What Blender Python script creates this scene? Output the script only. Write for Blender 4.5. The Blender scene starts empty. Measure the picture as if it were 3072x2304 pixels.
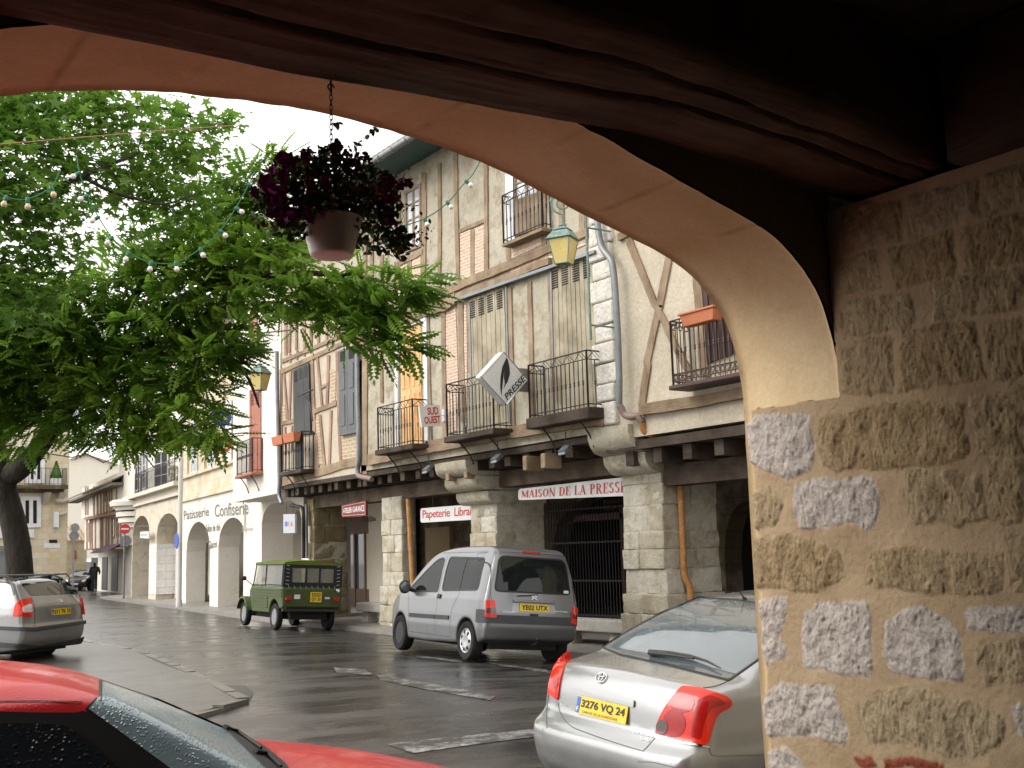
import bpy, bmesh, math, random
import numpy as np
from mathutils import Vector, Matrix
rad = math.radians
random.seed(7); RNG = np.random.default_rng(7)
SC = bpy.context.scene
COL = SC.collection

# ------------------------------------------------------------------ camera
F_PX, CX, CY = 3376.0, 1536.0, 1152.0          # focal length in pixels of the 3072 px wide photograph
CAM_H, YAW, PITCH, ROLL = 1.72, 34.9, 8.5, 0.030
_a, _p = rad(YAW), rad(PITCH)
C_F = np.array([math.sin(_a)*math.cos(_p), math.cos(_a)*math.cos(_p), math.sin(_p)])
_r = np.array([math.cos(_a), -math.sin(_a), 0.0]); _u = np.cross(_r, C_F)
C_R = math.cos(ROLL)*_r - math.sin(ROLL)*_u
C_U = math.sin(ROLL)*_r + math.cos(ROLL)*_u
C_O = np.array([0.0, 0.0, CAM_H])
cd = bpy.data.cameras.new('camera'); cam = bpy.data.objects.new('camera', cd); COL.objects.link(cam)
cd.sensor_width = 36.0; cd.lens = 36.0*F_PX/3072.0; cd.clip_start = 0.05; cd.clip_end = 2000
cam.matrix_world = Matrix(((C_R[0], C_U[0], -C_F[0], 0), (C_R[1], C_U[1], -C_F[1], 0),
                           (C_R[2], C_U[2], -C_F[2], CAM_H), (0, 0, 0, 1)))
SC.camera = cam

# ------------------------------------------------------------------ sky, sun, exposure
SUN_EL, SUN_AZ = rad(38), rad(293)             # direction the light comes from
w = bpy.data.worlds.new('World'); SC.world = w; w.use_nodes = True
nt = w.node_tree; nt.nodes.clear()
out = nt.nodes.new('ShaderNodeOutputWorld'); bg = nt.nodes.new('ShaderNodeBackground')
sky = nt.nodes.new('ShaderNodeTexSky'); sky.sky_type = 'NISHITA'; sky.sun_disc = False
sky.sun_elevation = SUN_EL; sky.sun_rotation = SUN_AZ; sky.air_density = 1.0; sky.dust_density = 6.0; sky.ozone_density = 1.0
hs = nt.nodes.new('ShaderNodeHueSaturation'); hs.inputs['Saturation'].default_value = 0.12
gm = nt.nodes.new('ShaderNodeMix'); gm.data_type = 'RGBA'; gm.inputs[0].default_value = 0.75
gm.inputs[7].default_value = (7.2, 7.1, 6.9, 1)  # overcast cloud veil
nt.links.new(sky.outputs[0], hs.inputs['Color']); nt.links.new(hs.outputs[0], gm.inputs[6])
nt.links.new(gm.outputs[2], bg.inputs[0]); bg.inputs[1].default_value = 0.15
nt.links.new(bg.outputs[0], out.inputs[0])
sd = bpy.data.lights.new('sun', 'SUN'); sd.energy = 0.7; sd.angle = rad(34); sd.color = (1.0, 0.95, 0.88)
sun = bpy.data.objects.new('sun', sd); COL.objects.link(sun)
_sv = Vector((math.sin(SUN_AZ)*math.cos(SUN_EL), math.cos(SUN_AZ)*math.cos(SUN_EL), math.sin(SUN_EL)))
sun.rotation_euler = _sv.to_track_quat('Z', 'Y').to_euler()
SC.view_settings.view_transform = 'Standard'; SC.view_settings.look = 'None'
SC.view_settings.gamma = 1.0; SC.view_settings.exposure = 0.98; SC.view_settings.use_curve_mapping = False
SC.cycles.max_bounces = 8; SC.cycles.diffuse_bounces = 4; SC.cycles.glossy_bounces = 3
SC.cycles.transparent_max_bounces = 12; SC.cycles.transmission_bounces = 4
SC.cycles.use_denoising = True
SC.cycles.sample_clamp_indirect = 6.0

# ------------------------------------------------------------------ photograph pixels -> points on real planes
def ray(px, py): return C_F + (px-CX)/F_PX*C_R - (py-CY)/F_PX*C_U
def onX(px, py, X): d = ray(px, py); return C_O + d*(X/d[0])
def onY(px, py, Y): d = ray(px, py); return C_O + d*(Y/d[1])
def onZ(px, py, Z): d = ray(px, py); return C_O + d*((Z-CAM_H)/d[2])
def atR(px, py, R):
    d = ray(px, py); return C_O + d*(R/math.hypot(d[0], d[1]))
def Z1(x, y): return (x/2.765, 1152+y/2.765)
def Z2(x, y): return (600+x/3.687, 1000+y/3.687)
def Z3(x, y): return (400+x/2.765, 1400+y/2.765)
def Z4(x, y): return (1100+x/3.16, 1500+y/3.16)
def Z7(x, y): return (1080+x/2.765, 380+y/2.765)
def Z8(x, y): return (1080+x/2.765, 900+y/2.765)
def R1(x, y): return (1700+x/2.073, 1100+y/2.073)
def R2(x, y): return (1500+x/2.765, 550+y/2.765)
def L7(x, y): return (200+x/5.53, 1350+y/5.53)
def L8(x, y): return (x/3.687, 1350+y/3.687)
def D(x, y): return (x*1.38879, y*1.38879)

# ------------------------------------------------------------------ objects
def tag(o, label=None, cat=None, group=None, kind=None):
    if label: o['label'] = label
    if cat: o['category'] = cat
    if group: o['group'] = group
    if kind: o['kind'] = kind
    return o
def thing(name, label, cat, loc=(0, 0, 0), rz=0.0, group=None):
    o = bpy.data.objects.new(name, None); COL.objects.link(o); o.location = loc; o.rotation_euler = (0, 0, rz)
    o.empty_display_size = 0.2
    return tag(o, label, cat, group)
def link_mesh(name, V, Fc, mat, parent=None, smooth=False, local=False, mats=None, midx=None, loc=None):
    V = np.asarray(V, float)
    if parent is not None and not local: V = V - np.array(world_loc(parent))
    if parent is None and loc is not None: V = V - np.array(loc)
    me = bpy.data.meshes.new(name)
    me.from_pydata(V.tolist(), [], Fc if isinstance(Fc, list) else Fc.tolist()); me.update()
    for m in (mats or [mat]): me.materials.append(m)
    if midx is not None: me.polygons.foreach_set('material_index', np.asarray(midx, np.int32))
    if smooth: me.polygons.foreach_set('use_smooth', np.ones(len(me.polygons), bool))
    o = bpy.data.objects.new(name, me); COL.objects.link(o)
    if parent is not None: o.parent = parent
    elif loc is not None: o.location = loc
    return o
def world_loc(o):
    v = Vector(o.location)
    while o.parent: o = o.parent; v = v + Vector(o.location)
    return v
def hang_under(child, parent):
    child.parent = parent
class MB:
    """collects shapes and links them as ONE mesh object"""
    def __init__(s): s.v = []; s.f = []; s.m = []; s.cur = 0
    def add(s, V, Fc):
        b = len(s.v); s.v.extend([tuple(map(float, p)) for p in V]); s.f.extend([tuple(i+b for i in q) for q in Fc])
        s.m.extend([s.cur]*len(Fc)); return s
    def hexa(s, P):  # 8 points, bottom ring then top ring
        return s.add(P, [(0, 3, 2, 1), (4, 5, 6, 7), (0, 1, 5, 4), (1, 2, 6, 5), (2, 3, 7, 6), (3, 0, 4, 7)])
    def box(s, x0, x1, y0, y1, z0, z1):
        return s.hexa([(x0, y0, z0), (x1, y0, z0), (x1, y1, z0), (x0, y1, z0), (x0, y0, z1), (x1, y0, z1), (x1, y1, z1), (x0, y1, z1)])
    def obox(s, c, ax, ay, az, hx, hy, hz):
        c = np.array(c, float); ax, ay, az = [np.array(q, float) for q in (ax, ay, az)]
        P = [c+ax*hx*i+ay*hy*j+az*hz*k for k in (-1, 1) for i, j in ((-1, -1), (1, -1), (1, 1), (-1, 1))]
        return s.hexa(P)
    def tube(s, pts, r, n=8, cap=True, close=False):
        pts = [np.array(p, float) for p in pts]; N = len(pts)
        rs = r if hasattr(r, '__len__') else [r]*N
        V = []; prev = None
        for i, p in enumerate(pts):
            if close: t = pts[(i+1) % N]-pts[i-1]
            else: t = pts[min(i+1, N-1)]-pts[max(i-1, 0)]
            t = t/(np.linalg.norm(t)+1e-9)
            if prev is None:
                a = np.array([0, 0, 1.0]) if abs(t[2]) < .9 else np.array([1.0, 0, 0])
                u = np.cross(t, a)
            else: u = prev-t*(prev@t)
            u = u/(np.linalg.norm(u)+1e-9); prev = u; v = np.cross(t, u)
            for k in range(n):
                an = 2*math.pi*k/n; V.append(p+rs[i]*(math.cos(an)*u+math.sin(an)*v))
        Fc = []
        for i in range(N if close else N-1):
            j = (i+1) % N
            for k in range(n): Fc.append((i*n+k, i*n+(k+1) % n, j*n+(k+1) % n, j*n+k))
        if cap and not close: Fc += [tuple(range(n-1, -1, -1)), tuple((N-1)*n+k for k in range(n))]
        return s.add(V, Fc)
    def lathe(s, prof, c=(0, 0, 0), ax=(0, 0, 1), n=24):
        """prof: (radius, height along ax)"""
        ax = np.array(ax, float); ax /= np.linalg.norm(ax); a = np.array([1.0, 0, 0]) if abs(ax[0]) < .9 else np.array([0, 1.0, 0])
        u = np.cross(ax, a); u /= np.linalg.norm(u); v = np.cross(ax, u); c = np.array(c, float)
        V = [c+ax*h+r*(math.cos(2*math.pi*k/n)*u+math.sin(2*math.pi*k/n)*v) for r, h in prof for k in range(n)]
        Fc = [(i*n+k, i*n+(k+1) % n, (i+1)*n+(k+1) % n, (i+1)*n+k) for i in range(len(prof)-1) for k in range(n)]
        if prof[0][0] > 1e-4: Fc.append(tuple(range(n-1, -1, -1)))
        if prof[-1][0] > 1e-4: Fc.append(tuple((len(prof)-1)*n+k for k in range(n)))
        return s.add(V, Fc)
    def sphere(s, c, r, n=12, m=8, sc=(1, 1, 1)):
        c = np.array(c, float); V = []
        for i in range(m+1):
            th = math.pi*i/m
            for k in range(n):
                ph = 2*math.pi*k/n; V.append(c+r*np.array([sc[0]*math.sin(th)*math.cos(ph), sc[1]*math.sin(th)*math.sin(ph), sc[2]*math.cos(th)]))
        return s.add(V, [(i*n+k, (i+1)*n+k, (i+1)*n+(k+1) % n, i*n+(k+1) % n) for i in range(m) for k in range(n)])
    def sheet(s, P):
        """P: grid array (a,b,3)"""
        P = np.asarray(P, float); a, b = P.shape[:2]
        return s.add(P.reshape(-1, 3), [(i*b+j, (i+1)*b+j, (i+1)*b+j+1, i*b+j+1) for i in range(a-1) for j in range(b-1)])
    def prism(s, bot, top):
        n = len(bot)
        return s.add(list(bot)+list(top), [tuple(range(n-1, -1, -1)), tuple(range(n, 2*n))]+[(i, (i+1) % n, n+(i+1) % n, n+i) for i in range(n)])
    def build(s, name, mat, parent=None, smooth=False, local=False, loc=None):
        mats = mat if isinstance(mat, list) else [mat]
        o = link_mesh(name, s.v, s.f, None, parent, False, local, mats, s.m, loc)
        bm = bmesh.new(); bm.from_mesh(o.data); bmesh.ops.recalc_face_normals(bm, faces=bm.faces); bm.to_mesh(o.data); bm.free()
        if smooth: shade(o, 40)
        return o
class Parts:
    """like MB, but every bar drawn into it becomes a part of its own"""
    def __init__(s): s.l = []
    def newpart(s): s.l.append(MB())
    def prism(s, a, b_): s.l[-1].prism(a, b_)
    def build(s, name, mat, parent): return [m.build(name, mat, parent) for m in s.l]
def shade(o, ang=40):
    me = o.data; me.polygons.foreach_set('use_smooth', np.ones(len(me.polygons), bool)); me.set_sharp_from_angle(angle=rad(ang))
def copy_tree(o, parent=None):
    c = o.copy(); COL.objects.link(c); c.parent = parent
    for ch in list(o.children): copy_tree(ch, c)
    return c
def bevel(o, w=.01, seg=2):
    bm = bmesh.new(); bm.from_mesh(o.data)
    bmesh.ops.bevel(bm, geom=[e for e in bm.edges if len(e.link_faces) == 2 and e.calc_face_angle(0) > .5], offset=w, segments=seg, affect='EDGES', profile=.6, clamp_overlap=True)
    bm.to_mesh(o.data); bm.free(); return o

# ------------------------------------------------------------------ vertical facade planes
class Plane:
    """origin O (x,y), direction t along the facade, d = distance out of the wall towards the street"""
    def __init__(s, O, t):
        s.O = np.array([O[0], O[1], 0.0]); t = np.array([t[0], t[1], 0.0]); s.t = t/np.linalg.norm(t)
        s.n = np.array([-s.t[1], s.t[0], 0.0])
        if s.n @ (s.O) > 0: s.n = -s.n
    def w(s, a, z, d=0.0): return s.O+s.t*a+s.n*d+np.array([0, 0, z])
    def px(s, p, d=0.0):
        r = ray(*p); o = s.O+s.n*d; k = ((o-C_O)@s.n)/(r@s.n); q = C_O+r*k
        return ((q-s.O)@s.t, q[2])
    def poly(s, mb, pts, d0, d1): mb.prism([s.w(a, z, d0) for a, z in pts], [s.w(a, z, d1) for a, z in pts]); return mb
    def box(s, mb, a0, a1, z0, z1, d0, d1): return s.poly(mb, [(a0, z0), (a1, z0), (a1, z1), (a0, z1)], d0, d1)
    def pbox(s, mb, pts, d0, d1, at=None): return s.poly(mb, [s.px(p, d1 if at is None else at) for p in pts], d0, d1)
    def bar(s, mb, p, wd, d0, d1, vert=True, n=5, jit=.10):
        """hewn timber through photo points p, wd = width in photo pixels"""
        if hasattr(mb, 'newpart'): mb.newpart()
        P = []
        for i in range(len(p)-1):
            for k in range(n): t = k/n; P.append((p[i][0]*(1-t)+p[i+1][0]*t, p[i][1]*(1-t)+p[i+1][1]*t))
        P.append(p[-1]); A = []; B = []
        for q in P:
            j1, j2 = [wd/2*(1+random.uniform(-jit, jit)) for _ in (0, 1)]
            if vert: A.append(s.px((q[0]-j1, q[1]), d1)); B.append(s.px((q[0]+j2, q[1]), d1))
            else: A.append(s.px((q[0], q[1]-j1), d1)); B.append(s.px((q[0], q[1]+j2), d1))
        for i in range(len(P)-1):
            s.poly(mb, [A[i], B[i], B[i+1], A[i+1]], d0, d1)
        return mb

# ------------------------------------------------------------------ materials
def nmat(name):
    m = bpy.data.materials.new(name); m.use_nodes = True; t = m.node_tree
    return m, t, t.nodes['Principled BSDF']
def N(t, ty, **kw):
    n = t.nodes.new(ty)
    for k, v in kw.items():
        if k.startswith('i_'):
            n.inputs[k[2:].replace('_', ' ')].default_value = v
        else: setattr(n, k, v)
    return n
def rgb(c): return (c[0], c[1], c[2], 1)
def coords(t, stretch=(1, 1, 1), kind='pos'):
    if kind == 'pos': g = N(t, 'ShaderNodeNewGeometry').outputs['Position']
    else: g = N(t, 'ShaderNodeTexCoord').outputs['Object']
    mp = N(t, 'ShaderNodeMapping'); mp.inputs['Scale'].default_value = stretch; t.links.new(g, mp.inputs[0]); return mp.outputs[0]
def mixc(t, fac, a, b, blend='MIX'):
    m = N(t, 'ShaderNodeMix'); m.data_type = 'RGBA'; m.blend_type = blend
    for i, x in ((0, fac), (6, a), (7, b)):
        if hasattr(x, 'node'): t.links.new(x, m.inputs[i])
        elif i == 0: m.inputs[0].default_value = x
        else: m.inputs[i].default_value = rgb(x)
    return m.outputs[2]
def ramp(t, x, a, b, inv=False):
    r = N(t, 'ShaderNodeMapRange'); t.links.new(x, r.inputs[0]); r.inputs[1].default_value = a; r.inputs[2].default_value = b
    if inv: r.inputs[3].default_value = 1; r.inputs[4].default_value = 0
    return r.outputs[0]
def noise(t, vec, scale, detail=4, rough=.55, dist=0.0):
    n = N(t, 'ShaderNodeTexNoise'); t.links.new(vec, n.inputs['Vector']); n.inputs['Scale'].default_value = scale
    n.inputs['Detail'].default_value = detail; n.inputs['Roughness'].default_value = rough; n.inputs['Distortion'].default_value = dist
    return n.outputs['Fac']
def bump(t, bs, h, strength=.5, dist=.01):
    b = N(t, 'ShaderNodeBump'); b.inputs['Strength'].default_value = strength; b.inputs['Distance'].default_value = dist
    t.links.new(h, b.inputs['Height']); t.links.new(b.outputs[0], bs.inputs['Normal'])
def mottled(name, c1, c2, scale=3, rough=.85, bmp=.3, bdist=.01, stretch=(1, 1, 1), fine=40, c3=None, c3amt=.5, spec=.3, kind='pos', metal=0.0):
    m, t, bs = nmat(name); v = coords(t, stretch, kind)
    f = ramp(t, noise(t, v, scale, 6, .65), .3, .7); g = noise(t, v, fine, 3, .6)
    c = mixc(t, f, c1, c2)
    if c3 is not None:
        c = mixc(t, ramp(t, noise(t, v, scale*2.3, 5, .7, .4), 1-c3amt-.08, 1-c3amt+.08), c, c3)
    c = mixc(t, ramp(t, g, .25, .75), c, c, 'MULTIPLY') if False else c
    k = mixc(t, ramp(t, g, .2, .8), (.82, .82, .82), (1.1, 1.1, 1.1)); c = mixc(t, 1.0, c, k, 'MULTIPLY')
    t.links.new(c, bs.inputs['Base Color']); bs.inputs['Roughness'].default_value = rough
    bs.inputs['Specular IOR Level'].default_value = spec; bs.inputs['Metallic'].default_value = metal
    if bmp: bump(t, bs, g, bmp, bdist)
    return m
def plain(name, c, rough=.5, metal=0.0, spec=.5, coat=0.0, emit=None):
    m, t, bs = nmat(name); bs.inputs['Base Color'].default_value = rgb(c); bs.inputs['Roughness'].default_value = rough
    bs.inputs['Metallic'].default_value = metal; bs.inputs['Specular IOR Level'].default_value = spec
    if coat: bs.inputs['Coat Weight'].default_value = coat; bs.inputs['Coat Roughness'].default_value = .04
    v = coords(t, (1, 1, 1), 'obj'); g = noise(t, v, 9, 4)
    t.links.new(mixc(t, 1.0, c, mixc(t, ramp(t, g, .3, .7), (.9, .9, .9), (1.06, 1.06, 1.06)), 'MULTIPLY'), bs.inputs['Base Color'])
    return m
def blocks(name, c1, c2, mortar, bw=.5, bh=.3, msize=.02, rough=.9, bmp=.6, bdist=.02, distort=.04, dirt=None, offset=.5, rot=False):
    """masonry: brick texture over (x+y, z) in metres, edges bent by noise"""
    m, t, bs = nmat(name); g = N(t, 'ShaderNodeNewGeometry').outputs['Position']
    sx = N(t, 'ShaderNodeSeparateXYZ'); t.links.new(g, sx.inputs[0])
    a = N(t, 'ShaderNodeMath', operation='ADD'); t.links.new(sx.outputs[0], a.inputs[0]); t.links.new(sx.outputs[1], a.inputs[1])
    cb = N(t, 'ShaderNodeCombineXYZ'); t.links.new(a.outputs[0], cb.inputs[0]); t.links.new(sx.outputs[2], cb.inputs[1])
    nz = N(t, 'ShaderNodeTexNoise'); t.links.new(g, nz.inputs['Vector']); nz.inputs['Scale'].default_value = 3.5/ max(bh, .1) * .3; nz.inputs['Detail'].default_value = 4
    sc = N(t, 'ShaderNodeVectorMath', operation='MULTIPLY_ADD'); t.links.new(nz.outputs['Color'], sc.inputs[0])
    sc.inputs[1].default_value = (distort, distort, 0); t.links.new(cb.outputs[0], sc.inputs[2])
    b = N(t, 'ShaderNodeTexBrick'); t.links.new(sc.outputs[0], b.inputs['Vector']); b.offset = offset
    b.inputs['Scale'].default_value = 1; b.inputs['Brick Width'].default_value = bw; b.inputs['Row Height'].default_value = bh
    b.inputs['Mortar Size'].default_value = msize; b.inputs['Mortar Smooth'].default_value = .3
    b.inputs['Color1'].default_value = rgb(c1); b.inputs['Color2'].default_value = rgb(c2); b.inputs['Mortar'].default_value = rgb(mortar)
    b.inputs['Bias'].default_value = 0
    fine = noise(t, g, 22, 6, .7); big = noise(t, g, 1.3, 4, .6)
    c = mixc(t, 1.0, b.outputs['Color'], mixc(t, ramp(t, fine, .3, .7), (.72, .72, .72), (1.12, 1.12, 1.12)), 'MULTIPLY')
    if dirt is not None: c = mixc(t, ramp(t, big, .5, .72), c, dirt)
    t.links.new(c, bs.inputs['Base Color']); bs.inputs['Roughness'].default_value = rough; bs.inputs['Specular IOR Level'].default_value = .2
    h = N(t, 'ShaderNodeMath', operation='MULTIPLY_ADD'); t.links.new(b.outputs['Fac'], h.inputs[0]); h.inputs[1].default_value = -.6
    t.links.new(fine, h.inputs[2]); bump(t, bs, h.outputs[0], bmp, bdist)
    return m
def timber(name, c1, c2, axis='z', scale=1.0, rough=.85):
    """weathered oak: grain drawn out along one axis"""
    st = {'z': (14, 14, 1.2), 'y': (14, 1.2, 14), 'x': (1.2, 14, 14)}[axis]
    m, t, bs = nmat(name); v = coords(t, tuple(q*scale for q in st)); g = noise(t, v, 2.2, 7, .7, .6); h = noise(t, coords(t, (1, 1, 1)), 2.0, 4)
    c = mixc(t, ramp(t, g, .32, .68), c1, c2); c = mixc(t, ramp(t, h, .35, .7), c, tuple(min(1, q*1.35+.02) for q in c2))
    cr = ramp(t, g, .30, .36, True); c = mixc(t, cr, c, tuple(q*.35 for q in c1))
    t.links.new(c, bs.inputs['Base Color']); bs.inputs['Roughness'].default_value = rough; bs.inputs['Specular IOR Level'].default_value = .2
    bump(t, bs, g, .7, .02); return m
def glassy(name, tint=(.6, .72, .7), alpha=.5, rough=.02, dc=(.02, .025, .025)):
    """thin tinted pane: see-through plus a Fresnel reflection"""
    m = bpy.data.materials.new(name); m.use_nodes = True; t = m.node_tree; t.nodes.remove(t.nodes['Principled BSDF'])
    o = t.nodes['Material Output']; tr = N(t, 'ShaderNodeBsdfTransparent'); tr.inputs[0].default_value = rgb(tint)
    gl = N(t, 'ShaderNodeBsdfGlossy'); gl.inputs['Roughness'].default_value = rough
    lw = N(t, 'ShaderNodeLayerWeight'); lw.inputs[0].default_value = .5; pw = N(t, 'ShaderNodeMath', operation='POWER'); t.links.new(lw.outputs['Facing'], pw.inputs[0]); pw.inputs[1].default_value = 4
    fr = N(t, 'ShaderNodeMath', operation='MULTIPLY_ADD'); t.links.new(pw.outputs[0], fr.inputs[0]); fr.inputs[1].default_value = .35; fr.inputs[2].default_value = .04
    mx = N(t, 'ShaderNodeMixShader'); t.links.new(fr.outputs[0], mx.inputs[0]); t.links.new(tr.outputs[0], mx.inputs[1]); t.links.new(gl.outputs[0], mx.inputs[2])
    if alpha > 0:
        df = N(t, 'ShaderNodeBsdfDiffuse'); df.inputs[0].default_value = rgb(dc)
        m2 = N(t, 'ShaderNodeMixShader'); m2.inputs[0].default_value = 1-alpha
        t.links.new(df.outputs[0], m2.inputs[1]); t.links.new(tr.outputs[0], m2.inputs[2]); t.links.new(m2.outputs[0], mx.inputs[1])
    t.links.new(mx.outputs[0], o.inputs[0]); return m

def block_mat(name, c1, c2, c3, b1=1.0, b2=.05):
    """quarried stone: every loose block gets its own tint, pitted and stained"""
    m, t, bs = nmat(name); g = N(t, 'ShaderNodeNewGeometry'); v = coords(t); r = g.outputs['Random Per Island']
    a = noise(t, v, 3.2, 6, .7); f = noise(t, v, 20, 6, .75); p = noise(t, v, 55, 3, .6)
    c = mixc(t, r, c1, c2); c = mixc(t, ramp(t, a, .46, .66), c, c3); c = mixc(t, ramp(t, f, .62, .72), c, tuple(q*.55 for q in c3))
    c = mixc(t, 1.0, c, mixc(t, ramp(t, p, .3, .7), (.8, .8, .8), (1.12, 1.12, 1.12)), 'MULTIPLY')
    t.links.new(c, bs.inputs['Base Color']); bs.inputs['Roughness'].default_value = .92; bs.inputs['Specular IOR Level'].default_value = .15; bump(t, bs, f, b1, b2); return m
M = {}
M['plaster'] = mottled('lime_plaster', (.38, .34, .265), (.53, .485, .385), 1.3, .95, .9, .014, fine=16, c3=(.33, .275, .19), c3amt=.42)
M['plaster_warm'] = mottled('warm_plaster', (.48, .42, .32), (.60, .53, .42), 1.8, .95, .8, .012, fine=18, c3=(.46, .38, .28), c3amt=.34)
M['white_render'] = mottled('white_render', (.74, .68, .60), (.82, .77, .70), .7, .9, .3, .006, fine=30)
M['cream_render'] = mottled('cream_render', (.72, .68, .58), (.80, .77, .69), .8, .9, .3, .006, fine=30, c3=(.60, .55, .45), c3amt=.36)
M['timber_v'] = timber('weathered_oak_upright', (.16, .112, .07), (.29, .215, .145), 'z')
M['timber_h'] = timber('weathered_oak_level', (.15, .105, .068), (.28, .205, .135), 'y')
M['timber_red'] = timber('brown_stained_oak', (.20, .12, .085), (.30, .19, .14), 'z')
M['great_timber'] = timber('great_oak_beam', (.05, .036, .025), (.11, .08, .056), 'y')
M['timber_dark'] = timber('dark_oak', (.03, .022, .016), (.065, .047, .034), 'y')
M['brick'] = blocks('thin_bricks', (.62, .37, .26), (.70, .46, .34), (.72, .62, .50), .24, .068, .018, .9, .8, .012, .02)
M['rubble'] = blocks('thin_rubble', (.55, .42, .28), (.45, .33, .22), (.62, .54, .40), .26, .09, .02, .9, .9, .015, .05)
M['ashlar'] = block_mat('pier_stone', (.60, .54, .42), (.78, .74, .63), (.46, .39, .27))
M['rubble_pier'] = block_mat('ochre_pier_stone', (.38, .30, .18), (.46, .38, .25), (.30, .22, .12))
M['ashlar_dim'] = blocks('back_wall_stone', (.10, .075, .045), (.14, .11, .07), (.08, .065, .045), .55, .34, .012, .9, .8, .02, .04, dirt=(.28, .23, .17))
M['ashlar_fine'] = blocks('dressed_limestone', (.64, .55, .40), (.72, .66, .53), (.50, .42, .31), .62, .36, .008, .9, .4, .01, .015, dirt=(.58, .44, .27))
M['white_stone'] = mottled('whitewashed_quoins', (.58, .54, .47), (.76, .73, .68), 5, .9, .9, .03, fine=14, c3=(.50, .42, .32), c3amt=.36)
M['stone_cap'] = mottled('carved_stone', (.50, .45, .36), (.66, .61, .52), 4, .9, .9, .02, fine=22, c3=(.36, .31, .24), c3amt=.40)
M['bench_stone'] = mottled('bench_stone', (.45, .42, .37), (.58, .55, .50), 4, .8, .5, .01, fine=25)
M['iron'] = plain('dark_wrought_iron', (.035, .03, .03), .5, .3)
M['iron_brown'] = plain('brown_wrought_iron', (.09, .055, .045), .55, .3)
M['zinc'] = mottled('zinc', (.19, .20, .21), (.27, .285, .295), 4, .45, .1, .002, metal=.5, spec=.5)
M['rust'] = mottled('rusty_paint', (.40, .17, .05), (.52, .27, .10), 6, .7, .4, .004, fine=30, c3=(.62, .52, .40), c3amt=.36, spec=.3)
M['lead'] = mottled('purple_grey_pipe', (.20, .15, .13), (.30, .22, .19), 6, .55, .2, .003, fine=30)
M['shutter_old'] = timber('bleached_shutter_boards', (.21, .18, .125), (.36, .315, .23), 'z', .7)
M['shutter_oak'] = timber('honey_oak_shutters', (.52, .27, .10), (.70, .42, .19), 'z', .6, .6)
M['shutter_grey'] = mottled('grey_painted_shutters', (.115, .12, .125), (.15, .155, .16), 3, .6, .1, .003)
M['shutter_dark'] = mottled('charcoal_painted_shutters', (.045, .05, .05), (.07, .072, .072), 3, .55, .1, .003)
M['shutter_red'] = mottled('russet_painted_shutters', (.36, .135, .09), (.42, .17, .115), 3, .6, .1, .003)
M['white_paint'] = mottled('white_paint', (.66, .67, .69), (.78, .79, .80), 3, .5, .1, .002)
M['pane'] = plain('window_glass', (.10, .115, .12), .04, 0, 1.0)
M['pane_pale'] = mottled('curtained_glass', (.45, .48, .5), (.62, .66, .7), 4, .08, 0, spec=.9)
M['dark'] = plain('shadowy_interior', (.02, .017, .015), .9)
M['teal_board'] = mottled('teal_soffit_boards', (.045, .10, .10), (.07, .13, .12), 3, .7, .2, .01, (1, 6, 1))
M['tile'] = mottled('roman_tiles', (.42, .29, .20), (.56, .44, .34), 6, .9, .5, .01, fine=25, c3=(.30, .24, .19), c3amt=.42)
M['tile_grey'] = mottled('weathered_tiles', (.14, .12, .10), (.26, .23, .19), 6, .9, .5, .01, fine=25)
M['terracotta'] = mottled('terracotta_plastic', (.48, .15, .065), (.56, .20, .10), 4, .55, .1, .003)
M['kerb'] = mottled('kerb_stone', (.20, .185, .17), (.30, .28, .25), 3, .5, .4, .006, fine=30, spec=.5)
M['bark'] = mottled('tree_bark', (.02, .016, .013), (.055, .045, .035), 5, .9, 1.0, .04, (1, 1, .3), 20, spec=.3)
M['verdigris'] = mottled('verdigris_copper', (.10, .17, .14), (.26, .34, .30), 14, .6, .2, .003, fine=60)
# ================================================================== numeric noise (for real relief)
def vnoise(P, seed=0):
    P = np.asarray(P, float); i = np.floor(P).astype(np.int64); f = P-i; f = f*f*(3-2*f); r = 0
    for dx in (0, 1):
        for dy in (0, 1):
            for dz in (0, 1):
                h = (i[..., 0]+dx)*374761393+(i[..., 1]+dy)*668265263+(i[..., 2]+dz)*2147483647+seed*1274126177
                h = (h ^ (h >> 13))*1274126177 & 0x7fffffff; h = (h ^ (h >> 16)) & 0xffff
                r = r+h/65535.0*(f[..., 0] if dx else 1-f[..., 0])*(f[..., 1] if dy else 1-f[..., 1])*(f[..., 2] if dz else 1-f[..., 2])
    return r
def fbm(P, sc, o=4, seed=0, g=.5):
    P = np.asarray(P, float)*sc; a = 1; s = 0; t = 0
    for k in range(o): s = s+a*vnoise(P*(2**k)+k*17.3, seed+k); t += a; a *= g
    return s/t-.5

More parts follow.
